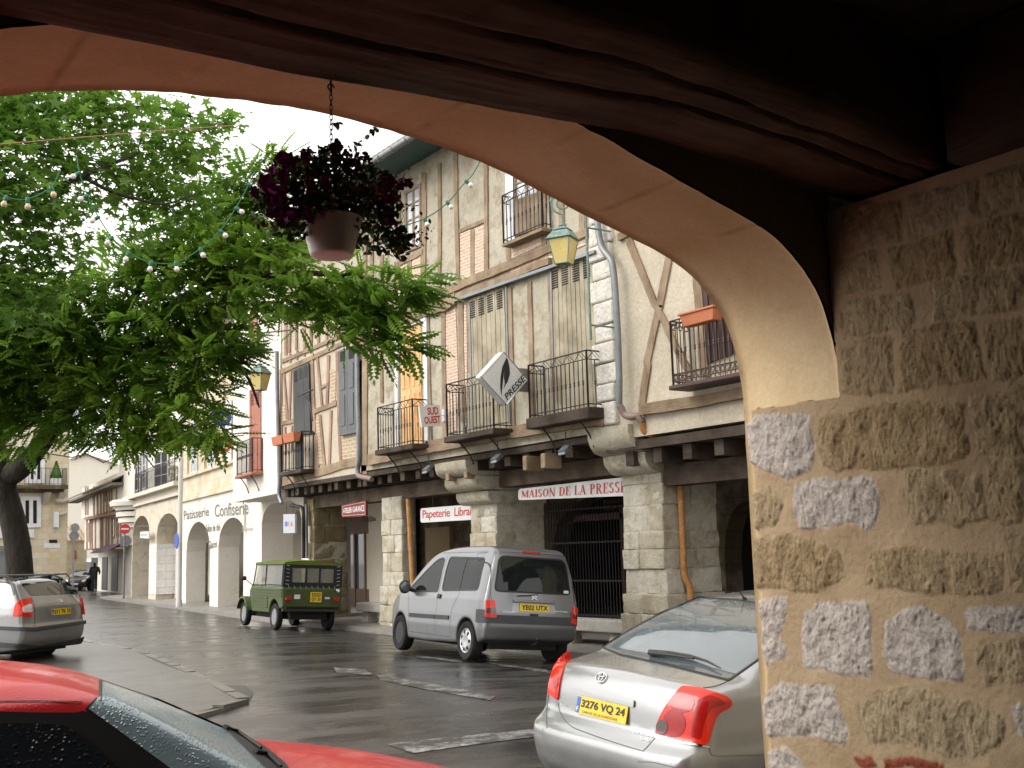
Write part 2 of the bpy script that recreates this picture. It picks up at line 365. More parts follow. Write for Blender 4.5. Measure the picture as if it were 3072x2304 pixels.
# ================================================================== ground
def kx(y): return 12.4+np.maximum(0, np.asarray(y, float)-28)*.1125
def gz(x, y):
    x = np.asarray(x, float); y = np.asarray(y, float); s = kx(y)-x
    a = np.interp(s, [-1, 0, 1.5, 3, 5, 7, 9, 30], [-.17, -.17, -.03, .06, .08, .02, -.08, -.08])
    b = np.interp(s, [-1, 0, 2, 5, 30], [-.04, -.03, .10, .08, .05])
    t = np.clip((y-17.5)/6, 0, 1); return a*(1-t)+b*t
def road_material():
    m, t, bs = nmat('wet_asphalt'); v = coords(t, (1, 1, 1)); vs = coords(t, (.45, 1.6, 1))
    vs2 = N(t, 'ShaderNodeMapping'); vs2.inputs['Rotation'].default_value = (0, 0, rad(28)); t.links.new(v, vs2.inputs[0])
    ms = N(t, 'ShaderNodeMapping'); ms.inputs['Scale'].default_value = (.4, 1.7, 1); t.links.new(vs2.outputs[0], ms.inputs[0])
    big = noise(t, ms.outputs[0], .9, 6, .62, .5); fine = noise(t, v, 45, 4, .8); mid = noise(t, v, 2.2, 5, .6)
    c = mixc(t, ramp(t, big, .38, .62), (.062, .06, .056), (.018, .018, .019))
    c = mixc(t, ramp(t, mid, .5, .75), c, (.08, .074, .065)); c = mixc(t, 1.0, c, mixc(t, ramp(t, fine, .2, .8), (.6, .6, .6), (1.3, 1.3, 1.3)), 'MULTIPLY')
    t.links.new(c, bs.inputs['Base Color'])
    rr = N(t, 'ShaderNodeMapRange'); t.links.new(big, rr.inputs[0]); rr.inputs[1].default_value = .36; rr.inputs[2].default_value = .64
    rr.inputs[3].default_value = .40; rr.inputs[4].default_value = .19; t.links.new(rr.outputs[0], bs.inputs['Roughness'])
    bs.inputs['Specular IOR Level'].default_value = .5
    h = N(t, 'ShaderNodeMath', operation='MULTIPLY_ADD'); t.links.new(fine, h.inputs[0]); h.inputs[1].default_value = .25; t.links.new(mid, h.inputs[2])
    bump(t, bs, h.outputs[0], .35, .01); return m
M['road'] = road_material()
M['paving'] = mottled('damp_paving', (.080, .074, .064), (.125, .113, .095), 1.2, .36, .3, .006, (.7, 1.4, 1), 50, c3=(.05, .048, .044), c3amt=.44, spec=.5)
M['patchtar'] = mottled('tar_patch', (.035, .034, .034), (.05, .048, .047), 3, .45, .4, .004, fine=60, spec=.4)
def paint_material():
    m, t, bs = nmat('worn_road_paint'); v = coords(t); n1 = noise(t, v, 3.2, 6, .75); n2 = noise(t, v, 25, 3, .7)
    a = N(t, 'ShaderNodeMath', operation='MULTIPLY_ADD'); t.links.new(n2, a.inputs[0]); a.inputs[1].default_value = .35; t.links.new(n1, a.inputs[2])
    t.links.new(mixc(t, ramp(t, a.outputs[0], .64, .84), (.045, .045, .046), (.36, .35, .33)), bs.inputs['Base Color']); bs.inputs['Roughness'].default_value = .4
    return m
M['paint'] = paint_material()
xs = np.concatenate([np.arange(-90, -6, 6), np.arange(-6, 17, .3), np.arange(17, 120, 6)])
ys = np.concatenate([np.arange(-30, 2, 2), np.arange(2, 44, .4), np.arange(44, 90, 2), np.arange(90, 420, 15)])
X, Y = np.meshgrid(xs, ys, indexing='ij'); Zg = gz(X, Y)
Zg = Zg+fbm(np.stack([X, Y, X*0], -1), .8, 3, 5)*.014*(Y < 45)
mb = MB(); mb.sheet(np.stack([X, Y, Zg], -1))
road = mb.build('road', M['road'], smooth=True); tag(road, 'wet dark asphalt street curving away past the arcades', kind='structure')
def drape(poly, lift, n=1, name='x', mat=None):
    mb = MB(); pts = []
    for i in range(len(poly)):
        p, q = poly[i], poly[(i+1) % len(poly)]
        for k in range(n): pts.append((p[0]+(q[0]-p[0])*k/n, p[1]+(q[1]-p[1])*k/n))
    return pts
# pavement in front of and below the arcades
mb = MB(); A = []; yy = np.concatenate([np.arange(-12, 46, 1.0), np.arange(46, 64, 3)])
cols = [0, .14, .16, 1.2, 4.5, 9]
P = np.array([[(kx(y)+c, y, float(gz(kx(y), y))+(.125 if c else .12)+(0 if c < 1 else .05)) for c in cols] for y in yy])
mb.sheet(P); S = np.array([[(kx(y), y, float(gz(kx(y), y))-.08), (kx(y), y, float(gz(kx(y), y))+.12)] for y in yy]); mb.sheet(S)
pav = mb.build('pavement', M['kerb']); tag(pav, 'grey stone kerb and pavement running under the arcades', kind='structure')
def pavz(y): return float(gz(kx(y), y))+.175
# the raised parking area left of the street
sq = [(5.25, 13.45), (5.9, 17.5), (6.35, 21.2), (6.4, 27.5), (5.6, 46), (-30, 46), (-30, -14), (4.15, 12.6)]
bm = bmesh.new(); vs = [bm.verts.new((x, y, 0)) for x, y in sq]; bm.faces.new(vs)
bmesh.ops.triangulate(bm, faces=bm.faces[:]); bmesh.ops.subdivide_edges(bm, edges=bm.edges[:], cuts=10, use_grid_fill=True)
for v in bm.verts: v.co.z = float(gz(v.co.x, v.co.y))+.05+.015*math.sin(v.co.x*1.3)*math.sin(v.co.y*.9)
me = bpy.data.meshes.new('square'); bm.to_mesh(me); bm.free(); me.materials.append(M['paving'])
o = bpy.data.objects.new('square', me); COL.objects.link(o); tag(o, 'damp paved parking area beside the street', kind='structure')
mb = MB()
edge = [(-8.0, 2.9), (4.15, 12.6), (5.25, 13.45), (5.9, 17.5), (6.35, 21.2), (6.4, 27.5), (5.6, 46)]
for i in range(len(edge)-1):
    p, q = np.array(edge[i]), np.array(edge[i+1]); L = np.linalg.norm(q-p); d = (q-p)/L; nn = np.array([d[1], -d[0]]); k = 0
    while k < L-.05:
        l = min(random.uniform(.6, 1.1), L-k); c = p+d*(k+l/2)+nn*.02; z = float(gz(*c))
        mb.obox((c[0], c[1], z-.03), (d[0], d[1], 0), (nn[0], nn[1], 0), (0, 0, 1), l/2-.012, .075, .088+random.uniform(-.006, .006)); k += l
o = mb.build('kerb', mottled('worn_kerb', (.10, .09, .078), (.17, .155, .13), 2, .35, .4, .006, fine=30, spec=.5)); tag(o, 'low worn kerb stones edging the parking area', kind='structure')
def flat_patch(name, pts, mat, label, lift=.006):
    """pts are ground points; a thin sheet that follows the road"""
    bm = bmesh.new(); bm.faces.new([bm.verts.new((x, y, 0)) for x, y in pts]); bmesh.ops.triangulate(bm, faces=bm.faces[:])
    bmesh.ops.subdivide_edges(bm, edges=bm.edges[:], cuts=5, use_grid_fill=True)
    dg = {}
    for v in bm.verts:
        # height of the road mesh itself
        i = min(max(np.searchsorted(xs, v.co.x)-1, 0), len(xs)-2); j = min(max(np.searchsorted(ys, v.co.y)-1, 0), len(ys)-2)
        u = (v.co.x-xs[i])/(xs[i+1]-xs[i]); w_ = (v.co.y-ys[j])/(ys[j+1]-ys[j])
        v.co.z = Zg[i, j]*(1-u)*(1-w_)+Zg[i+1, j]*u*(1-w_)+Zg[i, j+1]*(1-u)*w_+Zg[i+1, j+1]*u*w_+lift
    me = bpy.data.meshes.new(name); bm.to_mesh(me); bm.free(); me.materials.append(mat)
    o = bpy.data.objects.new(name, me); COL.objects.link(o); return tag(o, label, kind='structure')
def gpts(pp, z=.03): return [tuple(onZ(x, y, z)[:2]) for x, y in pp]
flat_patch('road_marking', gpts([(1160, 2236), (1620, 2204), (1650, 2196), (1660, 2222), (1240, 2262)], -.0), M['paint'], 'worn white line on the asphalt behind the silver hatchback')
flat_patch('road_marking', gpts([(1620, 2258), (1700, 2236), (1780, 2250), (1640, 2285)], -.02), M['paint'], 'short white stripe beside the rear bumper of the silver hatchback')
flat_patch('road_marking', gpts([(1000, 2002), (1095, 2008), (1120, 2026), (1010, 2018)], .08), M['paint'], 'short worn white dash in the middle of the street')
flat_patch('road_marking', gpts([(1130, 2025), (1300, 2052), (1490, 2088), (1470, 2100), (1290, 2070), (1140, 2040)], .08), M['paint'], 'long faded white dash running along the street')
flat_patch('road_marking', gpts([(1250, 1968), (1390, 1983), (1385, 1993), (1250, 1976)], .03), M['paint'], 'thin white parking line beside the silver van')
flat_patch('road_marking', gpts([(1450, 1992), (1640, 2018), (1650, 2032), (1500, 2008)], .0), M['paint'], 'faded parking bay line behind the silver van')
flat_patch('tar_patch', gpts([(660, 2050), (735, 2052), (762, 2072), (748, 2092), (684, 2104)], .06), M['patchtar'], 'dark tar repair at the corner of the parking area', .008)
# ================================================================== the arcade we stand in
def arcade_floor():
    mb = MB(); mb.sheet([[(x, y, -.02) for y in (-3.2, 3.85)] for x in (-7, 4.0)])
    mb.add([(-7, 3.85, -.02), (4.0, 3.85, -.02), (4.0, 3.85, -.2), (-7, 3.85, -.2)], [(0, 1, 2, 3)])
    return mb.build('arcade_floor', mottled('arcade_paving', (.10, .08, .055), (.14, .11, .08), 1.5, .8, .3, .006))
tag(arcade_floor(), 'stone floor under the near arcade', kind='structure')
M['arch_stone'] = None
def arch_material():
    m, t, bs = nmat('smooth_arch_stone'); v = coords(t); a = noise(t, v, 1.6, 5, .6, .4); b = noise(t, v, 45, 4, .7)
    c = mixc(t, ramp(t, a, .35, .68), (.58, .44, .25), (.72, .58, .36)); c = mixc(t, 1.0, c, mixc(t, ramp(t, b, .3, .7), (.9, .9, .9), (1.05, 1.05, 1.05)), 'MULTIPLY')
    at = N(t, 'ShaderNodeAttribute', attribute_name='joint'); c = mixc(t, at.outputs['Fac'], c, (.40, .27, .15))
    t.links.new(c, bs.inputs['Base Color']); bs.inputs['Roughness'].default_value = .9; bs.inputs['Specular IOR Level'].default_value = .15; bump(t, bs, b, .35, .004)
    return m
M['arch_stone'] = arch_material()
M['spandrel'] = mottled('dark_render', (.13, .095, .06), (.18, .13, .085), 2, .95, .5, .01)  # render colour darkened to keep the near arcade dim
def arch():
    root = thing('stone_archway', 'smooth sandstone arch framing the view with its dim inner face above', 'archway', (1.9, 3.5, 0))
    prof = [(4.03, -.2), (4.03, 2.0), (4.03, 2.38), (4.012, 2.58), (3.94, 2.79), (3.80, 2.95), (3.60, 3.07), (3.26, 3.17), (2.92, 3.262), (2.62, 3.345), (2.22, 3.41), (1.83, 3.435),
            (1.44, 3.41), (1.19, 3.385), (.85, 3.315), (.55, 3.22), (.3, 3.10), (.05, 2.95), (-.12, 2.75), (-.2, 2.5), (-.22, 2.2), (-.22, -.2)]
    # smooth resample
    P = []; 
    for i in range(len(prof)-1):
        p0, p1, p2, p3 = [np.array(prof[min(max(k, 0), len(prof)-1)]) for k in (i-1, i, i+1, i+2)]
        n = max(2, int(np.linalg.norm(p2-p1)/.025)) if 1 < i < len(prof)-3 else 4
        for k in range(n):
            t = k/n; P.append(.5*((2*p1)+(p2-p0)*t+(2*p0-5*p1+4*p2-p3)*t*t+(3*p1-p0-3*p2+p3)*t**3) if 1 < i < len(prof)-3 else p1*(1-t)+p2*t)
    P.append(np.array(prof[-1])); P = np.array(P); T = np.gradient(P, axis=0); T /= np.linalg.norm(T, axis=1)[:, None]; Nn = np.stack([T[:, 1], -T[:, 0]], 1)
    s = np.concatenate([[0], np.cumsum(np.linalg.norm(np.diff(P, axis=0), axis=1))])
    yy = np.linspace(3.22, 3.80, 44); G = np.zeros((len(P), len(yy), 3)); J = np.zeros((len(P), len(yy)))
    for j, y in enumerate(yy):
        G[:, j, 0] = P[:, 0]; G[:, j, 2] = P[:, 1]; G[:, j, 1] = y
    d = fbm(G, 2.0, 3, 11)*.014+fbm(G, 22, 3, 12)*.005
    e = np.minimum(yy-3.22, 3.80-yy); d = d-(.012*np.exp(-e/.010))[None]*(.6+1.2*(fbm(G, 9, 3, 13)+.5))
    # joints between voussoirs
    nj = int(s[-1]/.47)
    for k in range(nj):
        sj = k*.47+.2; w_ = np.abs(s[:, None]-sj-.012*fbm(G, 5, 2, 20+k)*3); J = np.maximum(J, np.clip(1-w_/.008, 0, 1)*.8*(fbm(G, 6, 2, 50+k)+.75 > .62))
    d = d-.004*J
    G[..., 0] -= 0; G[..., 0] += (d*Nn[:, None, 0]); G[..., 2] += d*Nn[:, None, 1]
    mb = MB(); mb.sheet(G); o = mb.build('intrados', M['arch_stone'], root); shade(o, 60)
    at = o.data.attributes.new('joint', 'FLOAT', 'POINT'); at.data.foreach_set('value', J.ravel().astype(np.float32))
    # inner and outer faces
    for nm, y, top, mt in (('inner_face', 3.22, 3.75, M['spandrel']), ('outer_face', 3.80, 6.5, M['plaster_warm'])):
        mb = MB(); k0 = [i for i in range(len(P))]
        Gf = [[(min(max(P[i, 0], -.22), 4.03)+0*Nn[i, 0], y, P[i, 1]) , (P[i, 0], y, top)] for i in k0]
        # jambs are vertical so their strips collapse; side walls follow
        mb.sheet([[(p[0][0], p[0][1], p[0][2]), (p[1][0], p[1][1], p[1][2])] for p in Gf])
        mb.add([(-.22, y, -.2), (-7, y, -.2), (-7, y, top), (-.22, y, top)], [(0, 1, 2, 3)])
        if y > 3.5: mb.add([(4.03, y, -.2), (9, y, -.2), (9, y, top), (4.03, y, top)], [(0, 1, 2, 3)])
        mb.build(nm, mt, root)
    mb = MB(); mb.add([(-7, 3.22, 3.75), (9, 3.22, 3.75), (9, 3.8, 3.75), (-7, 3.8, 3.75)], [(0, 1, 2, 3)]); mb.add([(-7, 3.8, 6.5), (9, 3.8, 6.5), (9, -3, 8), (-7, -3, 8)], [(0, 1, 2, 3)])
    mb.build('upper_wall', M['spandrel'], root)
arch()
# ---- transverse wall on the right: lime plaster with bare stones
def near_wall():
    ny, nz = 520, 470
    stones = [  # photo outline (display px of the 2212 wide view), kind 0 white 1 ochre 2 brick
     ([(1612, 915), (1630, 898), (1745, 895), (1757, 960), (1750, 1020), (1700, 1034), (1660, 1020), (1618, 1000), (1606, 950)], 0),
     ([(1715, 1048), (1740, 1038), (1800, 1034), (1885, 1034), (1897, 1070), (1893, 1130), (1870, 1150), (1840, 1135), (1722, 1140), (1712, 1090)], 0),
     ([(1772, 905), (1850, 885), (1960, 868), (2085, 872), (2092, 990), (2040, 1002), (1970, 1000), (1880, 1018), (1775, 1008), (1766, 950)], 1),
     ([(1955, 1010), (2050, 1020), (2120, 1035), (2130, 1120), (2060, 1135), (1975, 1130), (1962, 1080)], 1),
     ([(2132, 1000), (2212, 985), (2212, 1130), (2140, 1135)], 1),
     ([(2100, 860), (2212, 840), (2212, 975), (2110, 985)], 1),
     ([(1622, 1062), (1660, 1058), (1688, 1085), (1675, 1130), (1625, 1140), (1618, 1100)], 1),
     ([(1625, 1165), (1690, 1160), (1755, 1165), (1800, 1195), (1820, 1250), (1760, 1280), (1630, 1268)], 1),
     ([(1880, 1190), (1940, 1185), (2050, 1195), (2165, 1205), (2160, 1270), (2100, 1285), (1990, 1280), (1870, 1265)], 1),
     ([(2175, 1165), (2212, 1160), (2212, 1280), (2190, 1275)], 1),
     ([(1632, 1300), (1700, 1290), (1702, 1330), (1680, 1370), (1700, 1400), (1700, 1428), (1650, 1440), (1640, 1390), (1636, 1340)], 0),
     ([(1740, 1330), (1770, 1300), (1870, 1300), (1882, 1330), (1885, 1462), (1830, 1455), (1735, 1445), (1728, 1390)], 0),
     ([(1915, 1340), (1960, 1312), (2040, 1325), (2080, 1370), (2082, 1470), (2000, 1465), (1940, 1455), (1908, 1420)], 0),
     ([(2085, 1320), (2130, 1305), (2200, 1312), (2212, 1318), (2212, 1372), (2150, 1370), (2090, 1355)], 0),
     ([(2110, 1390), (2212, 1385), (2212, 1470), (2140, 1480), (2115, 1440)], 1),
     ([(1650, 1500), (1690, 1475), (1800, 1478), (1815, 1520), (1832, 1575), (1815, 1610), (1740, 1595), (1660, 1590), (1645, 1540)], 0),
     ([(1860, 1520), (1900, 1495), (2000, 1490), (2100, 1520), (2160, 1545), (2165, 1600), (2080, 1640), (2000, 1610), (1880, 1605), (1862, 1560)], 1),
     ([(1655, 1625), (1700, 1610), (1730, 1640), (1740, 1700), (1660, 1700)], 0), ([(2190, 1530), (2212, 1520), (2212, 1600), (2195, 1590)], 0),
     ([(1840, 1632), (1880, 1630), (1895, 1650), (1870, 1659), (1845, 1650)], 2), ([(1910, 1640), (1990, 1636), (2045, 1650), (2040, 1668), (1960, 1658), (1912, 1664)], 2),
     ([(1826, 660), (1900, 640), (1965, 630), (1975, 690), (1960, 715), (1850, 720), (1822, 700)], 1),
     ([(2010, 615), (2110, 590), (2212, 575), (2212, 660), (2110, 680), (2020, 695)], 1),
     ([(1822, 750), (1870, 730), (1925, 735), (1935, 845), (1880, 850), (1825, 845)], 1),
     ([(1945, 720), (2040, 700), (2110, 700), (2120, 820), (2040, 835), (1950, 840)], 1),
     ([(2130, 700), (2212, 680), (2212, 810), (2140, 820)], 1),
     ([(1815, 560), (1900, 540), (1905, 620), (1820, 640)], 1), ([(1925, 535), (2060, 500), (2070, 590), (1935, 620)], 1), ([(2080, 495), (2212, 460), (2212, 560), (2090, 585)], 1),
     ([(1820, 450), (1940, 430), (1945, 515), (1822, 540)], 1), ([(1960, 425), (2110, 390), (2120, 470), (1965, 515)], 1), ([(2130, 380), (2212, 360), (2212, 445), (2140, 465)], 1)]
    SP = []
    for pts, k in stones:
        q = np.array([onX(x*1.38879, y*1.38879, 4.0)[1:] for x, y in pts]); SP.append((q, k))
    # stones of the same kind beyond the frame edge (towards the camera and down to the floor)
    for r in range(12):
        z = .05+r*.27
        for c in range(5):
            y0 = 2.15-c*.5-(r % 2)*.2; q = np.array([(y0, z), (y0-.38, z), (y0-.40, z+.2), (y0-.02, z+.21)]); SP.append((q, (r+c) % 3 == 0 and 0 or 1))
    for r in range(3):
        z = .02+r*.26
        for c in range(4):
            y0 = 3.75-c*.42-(r % 2)*.15
            if y0-.35 > 2.3: SP.append((np.array([(y0, z), (y0-.33, z), (y0-.35, z+.18), (y0, z+.19)]), (r+c) % 2))
    y = 3.80-np.concatenate([np.linspace(0, 1.75, ny-120), np.linspace(1.765, 5.2, 120)]); z = np.linspace(-.05, 3.2, nz)
    Yg, Zz = np.meshgrid(y, z, indexing='ij'); Q = np.stack([Yg, Zz, Yg*0], -1)
    jx = fbm(Q, 9, 5, 31, .65)*.065; jz = fbm(Q, 9, 5, 37, .65)*.065; pu = Yg+jx; pv = Zz+jz
    D_ = np.full(Yg.shape, -1.0); K = np.zeros(Yg.shape); ID = np.zeros(Yg.shape)
    for n_, (q, k) in enumerate(SP):
        lo = q.min(0)-.08; hi = q.max(0)+.08; msk = (pu > lo[0]) & (pu < hi[0]) & (pv > lo[1]) & (pv < hi[1])
        if not msk.any(): continue
        a = pu[msk]; b = pv[msk]; dm = np.full(a.shape, 9.0); ins = np.zeros(a.shape, bool)
        for i in range(len(q)):
            p0, p1 = q[i], q[(i+1) % len(q)]; e = p1-p0; t = np.clip(((a-p0[0])*e[0]+(b-p0[1])*e[1])/(e@e+1e-9), 0, 1)
            dm = np.minimum(dm, np.hypot(a-p0[0]-t*e[0], b-p0[1]-t*e[1]))
            c = ((p0[1] > b) != (p1[1] > b)) & (a < (p1[0]-p0[0])*(b-p0[1])/(p1[1]-p0[1]+1e-12)+p0[0]); ins ^= c
        sd_ = np.where(ins, dm, -dm); cur = D_[msk]; up = sd_ > cur; cur[up] = sd_[up]; D_[msk] = cur
        kk = K[msk]; kk[up] = k; K[msk] = kk; ii = ID[msk]; ii[up] = n_; ID[msk] = ii
    D_ = D_+.006*(K == 1); on = np.clip(D_/.014+.5, 0, 1)
    wq = Q+np.stack([fbm(Q, 12, 2, 81), fbm(Q, 12, 2, 83), Q[..., 2]*0], -1)*.05; rough = fbm(wq, 20, 6, 41, .72); drip = fbm(wq*np.array([1, .6, 1]), 16, 6, 45, .74); pits = np.clip(fbm(wq, 48, 3, 47)-.20, 0, 1)*(fbm(Q, 4, 2, 49) > -.08)
    body = .006*np.sqrt(np.clip(D_, 0, .03)/.03)+.040*rough*(K == 0)+.040*drip*(K == 1)-.06*pits+.012*rough*(K == 2)
    disp = fbm(Q, 1.8, 3, 51)*.05+fbm(Q, 14, 3, 53)*.008+fbm(Q, 60, 2, 54)*.004+on*body
    spr = (Yg > 3.215+.012*fbm(Q, 9, 2, 91))*(Zz > 2.36+.10*(3.8-Yg)*0+.03*fbm(Q, 7, 3, 93)); disp = disp*(1-spr)-.11*spr
    ce = np.exp(-(3.80-Yg)/.03)                                  # rounded, chipped outer corner
    disp = disp-ce*(.03+.03*(1-on))
    yoff = np.exp(-(3.80-Yg)/.05)*(fbm(Q, 3.5, 4, 57)*.09+on*.02)
    G = np.stack([4.0-disp, Yg+yoff, Zz], -1)
    # wrap round the corner
    wrap = []
    for k, dxx in enumerate((.05, .15, .5)):
        g0 = G[0].copy(); g0[:, 0] = 4.0+.0*g0[:, 0]+dxx; g0[:, 1] = g0[:, 1]+.004; wrap.append(g0)
    Gall = np.concatenate([np.array(wrap[::-1]), G], 0)
    mb = MB(); mb.sheet(Gall); o = mb.build('pier_wall', near_wall_mat(), None, loc=(4, 3.8, 0)) if False else None
    a_, b_ = Gall.shape[:2]; I = np.arange(a_*b_).reshape(a_, b_)
    Fc = np.stack([I[:-1, :-1], I[:-1, 1:], I[1:, 1:], I[1:, :-1]], -1).reshape(-1, 4)
    o = link_mesh('stone_wall', Gall.reshape(-1, 3), Fc, near_wall_mat(), None, True, loc=(4, 3.0, 0))
    idv = (np.sin(ID*12.9898)*43758.5453) % 1.0
    st = np.concatenate([np.repeat(on[:1], 3, 0), on]); kd = np.concatenate([np.repeat(K[:1], 3, 0), K]); iv = np.concatenate([np.repeat(idv[:1], 3, 0), idv])
    for nm, ar in (('stone', st), ('kindv', kd), ('idv', iv)):
        at = o.data.attributes.new(nm, 'FLOAT', 'POINT'); at.data.foreach_set('value', ar.ravel().astype(np.float32))
    tag(o, 'thick wall on the right, pale and ochre stones set in tan plaster', 'wall')
    mb = MB(); mb.box(4.05, 9, -1.4, 3.79, -.1, 3.2); mb.build('wall_core', M['spandrel'], o)
def near_wall_mat():
    m, t, bs = nmat('plastered_rubble_wall'); v = coords(t)
    A = {k: N(t, 'ShaderNodeAttribute', attribute_name=k).outputs['Fac'] for k in ('stone', 'kindv', 'idv')}
    a = noise(t, v, 2.5, 5, .6); b = noise(t, v, 70, 4, .75); c_ = noise(t, v, 16, 5, .7)
    pl = mixc(t, ramp(t, a, .35, .65), (.37, .275, .165), (.47, .36, .23)); pl = mixc(t, 1.0, pl, mixc(t, ramp(t, b, .3, .7), (.93, .93, .93), (1.04, 1.04, 1.04)), 'MULTIPLY')
    wh = mixc(t, ramp(t, c_, .3, .62), (.34, .30, .26), (.56, .51, .46))
    oc = mixc(t, ramp(t, c_, .3, .65), (.22, .155, .078), (.40, .305, .175)); oc = mixc(t, A['idv'], oc, mixc(t, ramp(t, c_, .3, .6), (.28, .22, .13), (.43, .35, .225)))
    s1 = mixc(t, ramp(t, A['kindv'], .3, .7), wh, oc); s1 = mixc(t, ramp(t, A['kindv'], 1.3, 1.7), s1, (.26, .075, .045))
    s1 = mixc(t, 1.0, s1, mixc(t, ramp(t, b, .25, .7), (.7, .7, .7), (1.1, 1.1, 1.1)), 'MULTIPLY')
    t.links.new(mixc(t, A['stone'], pl, s1), bs.inputs['Base Color']); bs.inputs['Roughness'].default_value = .95; bs.inputs['Specular IOR Level'].default_value = .1
    h_ = N(t, 'ShaderNodeMath', operation='ADD'); t.links.new(b, h_.inputs[0]); t.links.new(noise(t, v, 180, 3, .8), h_.inputs[1]); bump(t, bs, h_.outputs[0], .9, .004); return m
near_wall()
# ---- big oak beam, ceiling, back wall
M['old_beam'] = timber('dark_oak_beam', (.034, .020, .013), (.080, .046, .029), 'x', .8)  # brown set darker to stand in for the weak light overhead
def beam():
    nx, na = 260, 64; xs_ = np.linspace(-6.5, 4.3, nx); G = np.zeros((nx, na, 3))
    # section in (y,z): flat bottom with rounded arrises
    for i, x in enumerate(xs_):
        far = np.interp(x, [.5, 1.5, 2.2, 2.8, 3.4, 4.0], [3.235, 3.27, 3.305, 3.345, 3.32, 3.27]); nr = np.interp(x, [.5, 1.5, 2.6, 3.4, 4.0], [3.25, 3.26, 3.28, 3.27, 3.22])
        ynear = np.interp(x, [.5, 2, 3, 3.6, 4.0], [2.40, 2.46, 2.55, 2.60, 2.66])
        pts = [(3.24, 3.8), (3.24, far+.02), (3.20, far-.0)]+[(3.20-(3.20-ynear)*k/40, far*(1-k/40)+nr*k/40-.02*math.sin(math.pi*k/40)) for k in range(1, 40)]+[(ynear, nr), (ynear-.035, nr+.02), (ynear-.05, nr+.07), (ynear-.05, 3.8)]
        pts = np.array(pts); s = np.concatenate([[0], np.cumsum(np.linalg.norm(np.diff(pts, axis=0), axis=1))]); u = np.concatenate([np.linspace(0, s[1], 4)[:-1], np.linspace(s[1], s[-2], na-6), np.linspace(s[-2], s[-1], 4)[1:]])
        G[i, :, 0] = x; G[i, :, 1] = np.interp(u, s, pts[:, 0]); G[i, :, 2] = np.interp(u, s, pts[:, 1])
    Q = G*np.array([.8, 5, 5]); d = fbm(Q, 1.2, 5, 61)*.06+fbm(G*np.array([.5, 10, 10]), 1.8, 5, 62, .65)*.022
    # long drying shake
    yc = np.interp(G[..., 0], [.5, 1.2, 2.2, 3.2, 4.0], [2.78, 2.86, 2.84, 2.82, 2.80])+fbm(G*np.array([1, 0, 0]), 2.5, 3, 63)*.06
    d = d-.07*np.exp(-((G[..., 1]-yc)/.014)**2)*(G[..., 2] < 3.5)
    yc2 = np.interp(G[..., 0], [1.2, 2.2, 3.4], [2.62, 2.60, 2.70])+fbm(G*np.array([1, 0, 0]), 3.5, 3, 67)*.08
    d = d-.035*np.exp(-((G[..., 1]-yc2)/.010)**2)*np.clip((G[..., 0]-1.4)/.5, 0, 1)
    G[..., 2] -= d*(G[..., 2] < 3.6); 
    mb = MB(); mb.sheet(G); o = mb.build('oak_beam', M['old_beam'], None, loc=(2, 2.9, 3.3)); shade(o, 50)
    tag(o, 'huge split dark oak beam crossing above the arch', 'beam')
beam()
mb = MB(); mb.add([(-7, -3.2, 3.72), (9, -3.2, 3.72), (9, 3.3, 3.72), (-7, 3.3, 3.72)], [(0, 1, 2, 3)])
for i in range(5): mb.box(-7, 9, -2.2+i*.95, -2.0+i*.95, 3.5, 3.71)
mb.box(3.9, 9, -3, 2.52, 3.2, 3.7)
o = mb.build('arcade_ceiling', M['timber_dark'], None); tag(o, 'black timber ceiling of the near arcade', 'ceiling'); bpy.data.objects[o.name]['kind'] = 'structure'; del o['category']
mb = MB(); mb.box(-7.2, 9, -3.5, -3.2, -.2, 3.8); mb.box(-7.2, -7, -3.2, 3.8, -.2, 3.8)
o = mb.build('rear_wall', M['spandrel'], None); tag(o, 'rear wall of the near arcade', 'wall')
# ================================================================== helpers for houses
def arch_wall(pl, mb, a0, a1, z0, z1, opens, d=0.0, thick=.6, mbr=None, nseg=22):
    """front wall sheet with arched openings (a0,a1,z_spring,z_top[,z_bottom]); reveals go into mbr"""
    mbr = mbr or mb; opens = sorted(opens); cuts = [a0]
    for o in opens: cuts += list(np.linspace(o[0], o[1], nseg+1))
    cuts.append(a1); cuts = sorted(set(round(c, 4) for c in cuts))
    def top(o, a):
        c = (o[0]+o[1])/2; h = (o[1]-o[0])/2; q = max(0, 1-((a-c)/h)**2); return o[2]+(o[3]-o[2])*math.sqrt(q)
    for i in range(len(cuts)-1):
        b, c = cuts[i], cuts[i+1]; m = (b+c)/2; op = [o for o in opens if o[0] < m < o[1]]
        if not op: pl.poly(mb, [(b, z0), (c, z0), (c, z1), (b, z1)], d-thick, d)
        else:
            o = op[0]; tb, tc = top(o, b), top(o, c)
            pl.poly(mb, [(b, tb), (c, tc), (c, z1), (b, z1)], d-thick, d)
            if len(o) > 4 and o[4] > z0: pl.poly(mb, [(b, z0), (c, z0), (c, o[4]), (b, o[4])], d-thick, d)
def solve_d(pl, pf, a, lo=-.5, hi=3.0):
    f = lambda d: pl.px(pf, d)[0]-a
    s = f(lo)
    for _ in range(50):
        m = (lo+hi)/2
        if (f(m) > 0) == (s > 0): lo = m
        else: hi = m
    return (lo+hi)/2
